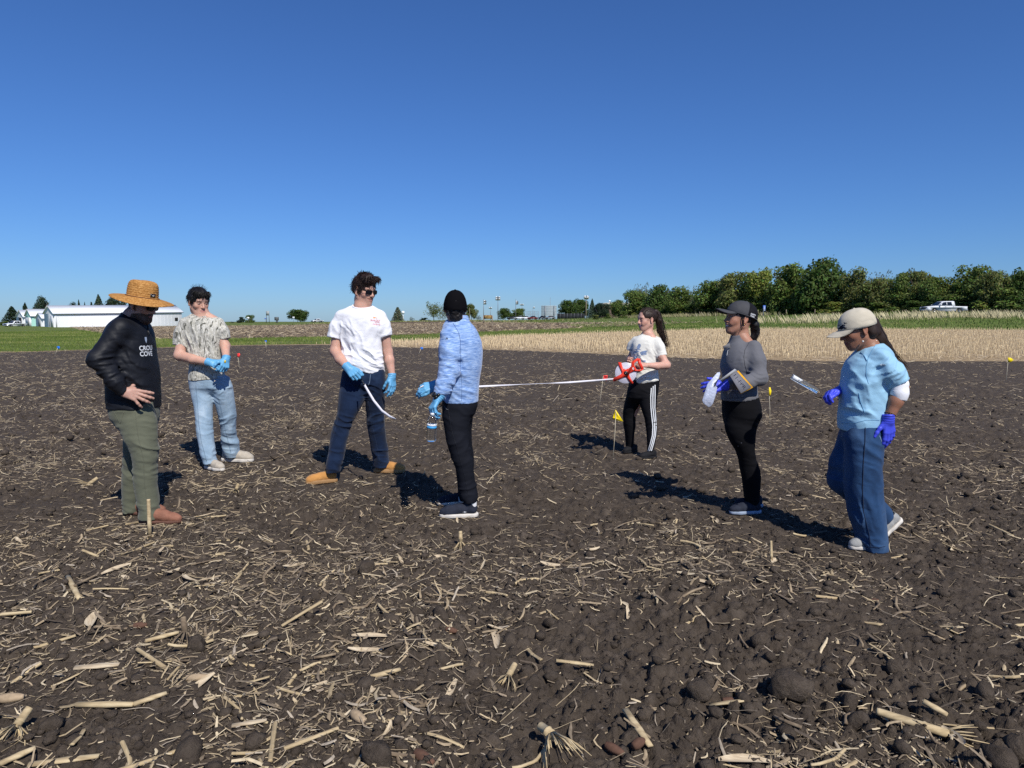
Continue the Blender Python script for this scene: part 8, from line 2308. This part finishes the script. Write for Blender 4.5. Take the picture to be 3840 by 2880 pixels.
# clip board with a grey sheet, yellow envelope behind
qa, qb, qc, qd = at(2738,1409,5.03), at(2762,1391,5.09), at(2818,1452,5.07), at(2779,1475,4.99)
def slab(corners, th, name, m, parent=None, back=Vector((0,1,0))):
    c = [Vector(p) for p in corners]; n = (c[1]-c[0]).cross(c[3]-c[0]).normalized()
    if n.y > 0: n = -n
    v = [p for p in c] + [p - n*th for p in c]
    mb = MB(); mb.add([tuple(p) for p in v], [(0,1,2,3),(7,6,5,4),(0,4,5,1),(1,5,6,2),(2,6,7,3),(3,7,4,0)])
    return mb.build(name, m, parent), n
fold_ = empty('sample_folder', qa, 'grey folder with hand lettering and yellow envelope tucked under grey sleeve', 'folder')
M_greycard = mat('grey_card', (.17,.17,.19), .7, .2, vary=.06, vscale=20)
M_yell = mat('yellow_envelope', (.80,.40,.015), .6, .2, vary=.08, vscale=20)
_, nb = slab((qa, qb, qc, qd), .003, 'card', M_greycard, fold_)
ya, yb_, yc_, yd = at(2745,1408,5.055), at(2770,1388,5.11), at(2826,1452,5.09), at(2783,1474,5.01)
slab((ya - nb*.004, yb_ - nb*.004, yc_ - nb*.004, yd - nb*.004), .012, 'envelope', M_yell, fold_)
v, f = text_mesh('11-FPR', -.0, .0); v = np.array(v)[:, :2]; v = v - (v.min(0)+v.max(0))/2
hgt = v[:,1].max()-v[:,1].min(); wid = v[:,0].max()-v[:,0].min()
du = ((qc-qb)+(qd-qa)).normalized(); dv = nb.cross(du).normalized()
if dv.z < 0: dv = -dv
cc = (qa+qb+qc+qd)/4 + nb*.0012; L_ = (qc-qb).length*.78; Hh = (qb-qa).length*.42
mb = MB(); mb.add([tuple(cc + du*(x/wid*L_) + dv*(y/hgt*Hh)) for x, y in v], [tuple(q) for q in f]); mb.build('lettering', M_print_k, fold_)
M_clear = mat('clear_plastic_film', (.82,.86,.92), .12, .5, trans=.75, ior=1.1)
sl, _ = slab((at(2700,1424,5.04), at(2756,1383,5.08), at(2766,1390,5.10), at(2708,1434,5.06)), .002, 'plastic_sleeve', mat('grey_plastic_sleeve', (.35,.36,.38), .25, .5), fold_)
# plastic bag in the glove
M_bag = mat('milky_plastic_bag', (.55,.60,.74), .28, .4, alpha=.78, bump=.6, bscale=22, bdist=.02)
bag_o = [at(2653,1440,5.1), at(2690,1397,5.13), at(2699,1395,5.14), at(2701,1402,5.13), at(2676,1427,5.11), at(2690,1450,5.10), at(2685,1480,5.09), at(2674,1512,5.08), at(2667,1522,5.08), at(2658,1527,5.08), at(2636,1510,5.07), at(2634,1500,5.07), at(2645,1465,5.08)]
bag = empty('plastic_bag', bag_o[6], 'milky plastic sample bag dangling from a violet blue glove', 'bag')
mb = MB(); n = len(bag_o); ctr = sum((Vector(p) for p in bag_o), Vector())/n
front = [Vector(p).lerp(ctr, .28) + Vector((0,-.022,0)) for p in bag_o]; back = [Vector(p).lerp(ctr, .28) + Vector((0,.022,0)) for p in bag_o]
mb.add([tuple(p) for p in bag_o] + [tuple(p) for p in front] + [tuple(ctr + Vector((0,-.028,0)))], [(i, (i+1) % n, n+(i+1) % n, n+i) for i in range(n)] + [(n+i, n+(i+1) % n, 2*n) for i in range(n)])
mb.build('bag_front', M_bag, bag, True)
mb = MB(); mb.add([tuple(p) for p in bag_o] + [tuple(p) for p in back] + [tuple(ctr + Vector((0,.028,0)))], [((i+1) % n, i, n+i, n+(i+1) % n) for i in range(n)] + [(n+(i+1) % n, n+i, 2*n) for i in range(n)])
mb.build('bag_back', M_bag, bag, True)
# flat clear vial tube with a label
ta, tb = at(2970,1411,4.58), at(3066,1468,4.585)
tube_ = empty('sample_tube', tb, 'flat clear tube with white label pointed ahead in a dark blue glove', 'tube')
TM = fr((ta+tb)/2, tb-ta, (.35,0,1)); Lt = (tb-ta).length/2
mb = MB(); w_ = .0185
ol = [(-Lt, -w_), (Lt, -w_*.9), (Lt, w_*.9), (-Lt, w_)]
mb.prism(ol, .010, TM); mb.build('tube_body', mat('clear_acrylic', (.80,.84,.88), .05, .5, trans=.93, ior=1.15), tube_)
mb = MB(); mb.prism([(-Lt*.93, -w_*.72), (-Lt*.28, -w_*.72), (-Lt*.28, w_*.72), (-Lt*.93, w_*.72)], .0118, TM); lb = mb.build('label', M_print_w, tube_)
for x_ in (-.52, -.36):
    mb = MB(); mb.prism([(Lt*x_, -.003), (Lt*x_+.006, -.003), (Lt*x_+.006, .005), (Lt*x_, .005)], .0128, TM); mb.build('label_mark', M_print_k, tube_)
mb = MB(); mb.prism([(-Lt, -w_-.001), (Lt, -w_*.9-.001), (Lt, -w_*.9+.0012), (-Lt, -w_+.0012)], .011, TM); mb.build('tube_edge', mat('bright_edge', (.75,.77,.8), .7, .2), tube_)

# ------------------------------------------------------------------ marker flags on wires
M_fred = mat('red_flag_vinyl', (.78,.05,.045), .5, .3); M_fyel = mat('yellow_flag_vinyl', (.82,.62,.01), .5, .3); M_fblu = mat('blue_flag_vinyl', (.012,.16,.62), .5, .3)
M_wire = mat('pale_wire', (.62,.55,.40), .6, .2)
def flag(px, py_top, py_base, m, poly, label, Y=None, lean=0, px_b=None):
    """Wire from the ground up to the top pixel, vinyl outline in metres from the top of the wire."""
    b = gpt(px if px_b is None else px_b, py_base)
    Y = b.y; t = at(px, py_top, Y)
    b = Vector((b.x, Y, float(gz(b.x, Y)) - .02))
    r = empty('marker_flag', b, label, 'flag', 'marker flags standing in the soil')
    mb = MB(); mb.tube([b, b.lerp(t, .5) + Vector((.004,0,0)), t], max(.0028, .00028*Y), 6); mb.build('wire', M_wire, r)
    F_ = fr(t, (1, -.15, 0), (0, 0, 1))
    n = len(poly); vs_ = []
    for q in (0, 1):
        for i, (x, z) in enumerate(poly): vs_.append(F_ @ Vector((x, .012*math.sin(x*40+i) + q*.0012, z)))
    mb = MB(); mb.add([tuple(p) for p in vs_], [tuple(range(n))[::-1], tuple(range(n, 2*n))] + [(i, (i+1) % n, n+(i+1) % n, n+i) for i in range(n)])
    mb.build('flag_sheet', m, r)
    return r
flag(2310, 1540, 1722, M_fyel, [(-.004,.012),(.078,-.112),(.0,-.108),(-.035,-.088),(-.028,-.05)], 'yellow flag beside the shadow of the ponytailed person', px_b=2298)
flag(2262, 1409, 1527, M_fred, [(-.004,.004),(.075,.012),(.066,.112-.205),(.0,-.08)][::1], 'red flag just behind the stretched white tape', px_b=2246)
flag(2884, 1453, 1600, M_fyel, [(-.003,.004),(.020,.002),(.034,-.05),(.024,-.10),(.0,-.125)], 'yellow flag right behind the black leggings', px_b=2888)
flag(3781, 1342, 1432, M_fyel, [(-.01,.012),(.06,.0),(.13,-.05),(.06,-.10),(.0,-.11)], 'yellow flag farthest right at the field edge', px_b=3772)
flag(890, 1326, 1380, M_fred, [(-.01,.0),(.075,.02),(.10,-.02),(.06,-.13),(.0,-.10)], 'red flag right of the camouflage T-shirt', px_b=898)
flag(996, 1279, 1307, M_fblu, [(-.06,.03),(.06,.04),(.07,-.06),(.01,-.09),(-.05,-.05)], 'small blue flag left of the white shirted person near the grass', px_b=998)
flag(217, 1302, 1330, M_fblu, [(-.05,.03),(.05,.05),(.11,.0),(.05,-.10),(-.05,-.07)], 'blue flag farthest left at the edge of the grass', px_b=206)
flag(1580, 1305, 1330, M_fblu, [(-.05,.03),(.05,.04),(.09,-.01),(.04,-.09),(-.05,-.05)], 'blue flag between the white shirt and the fleece', px_b=1569)
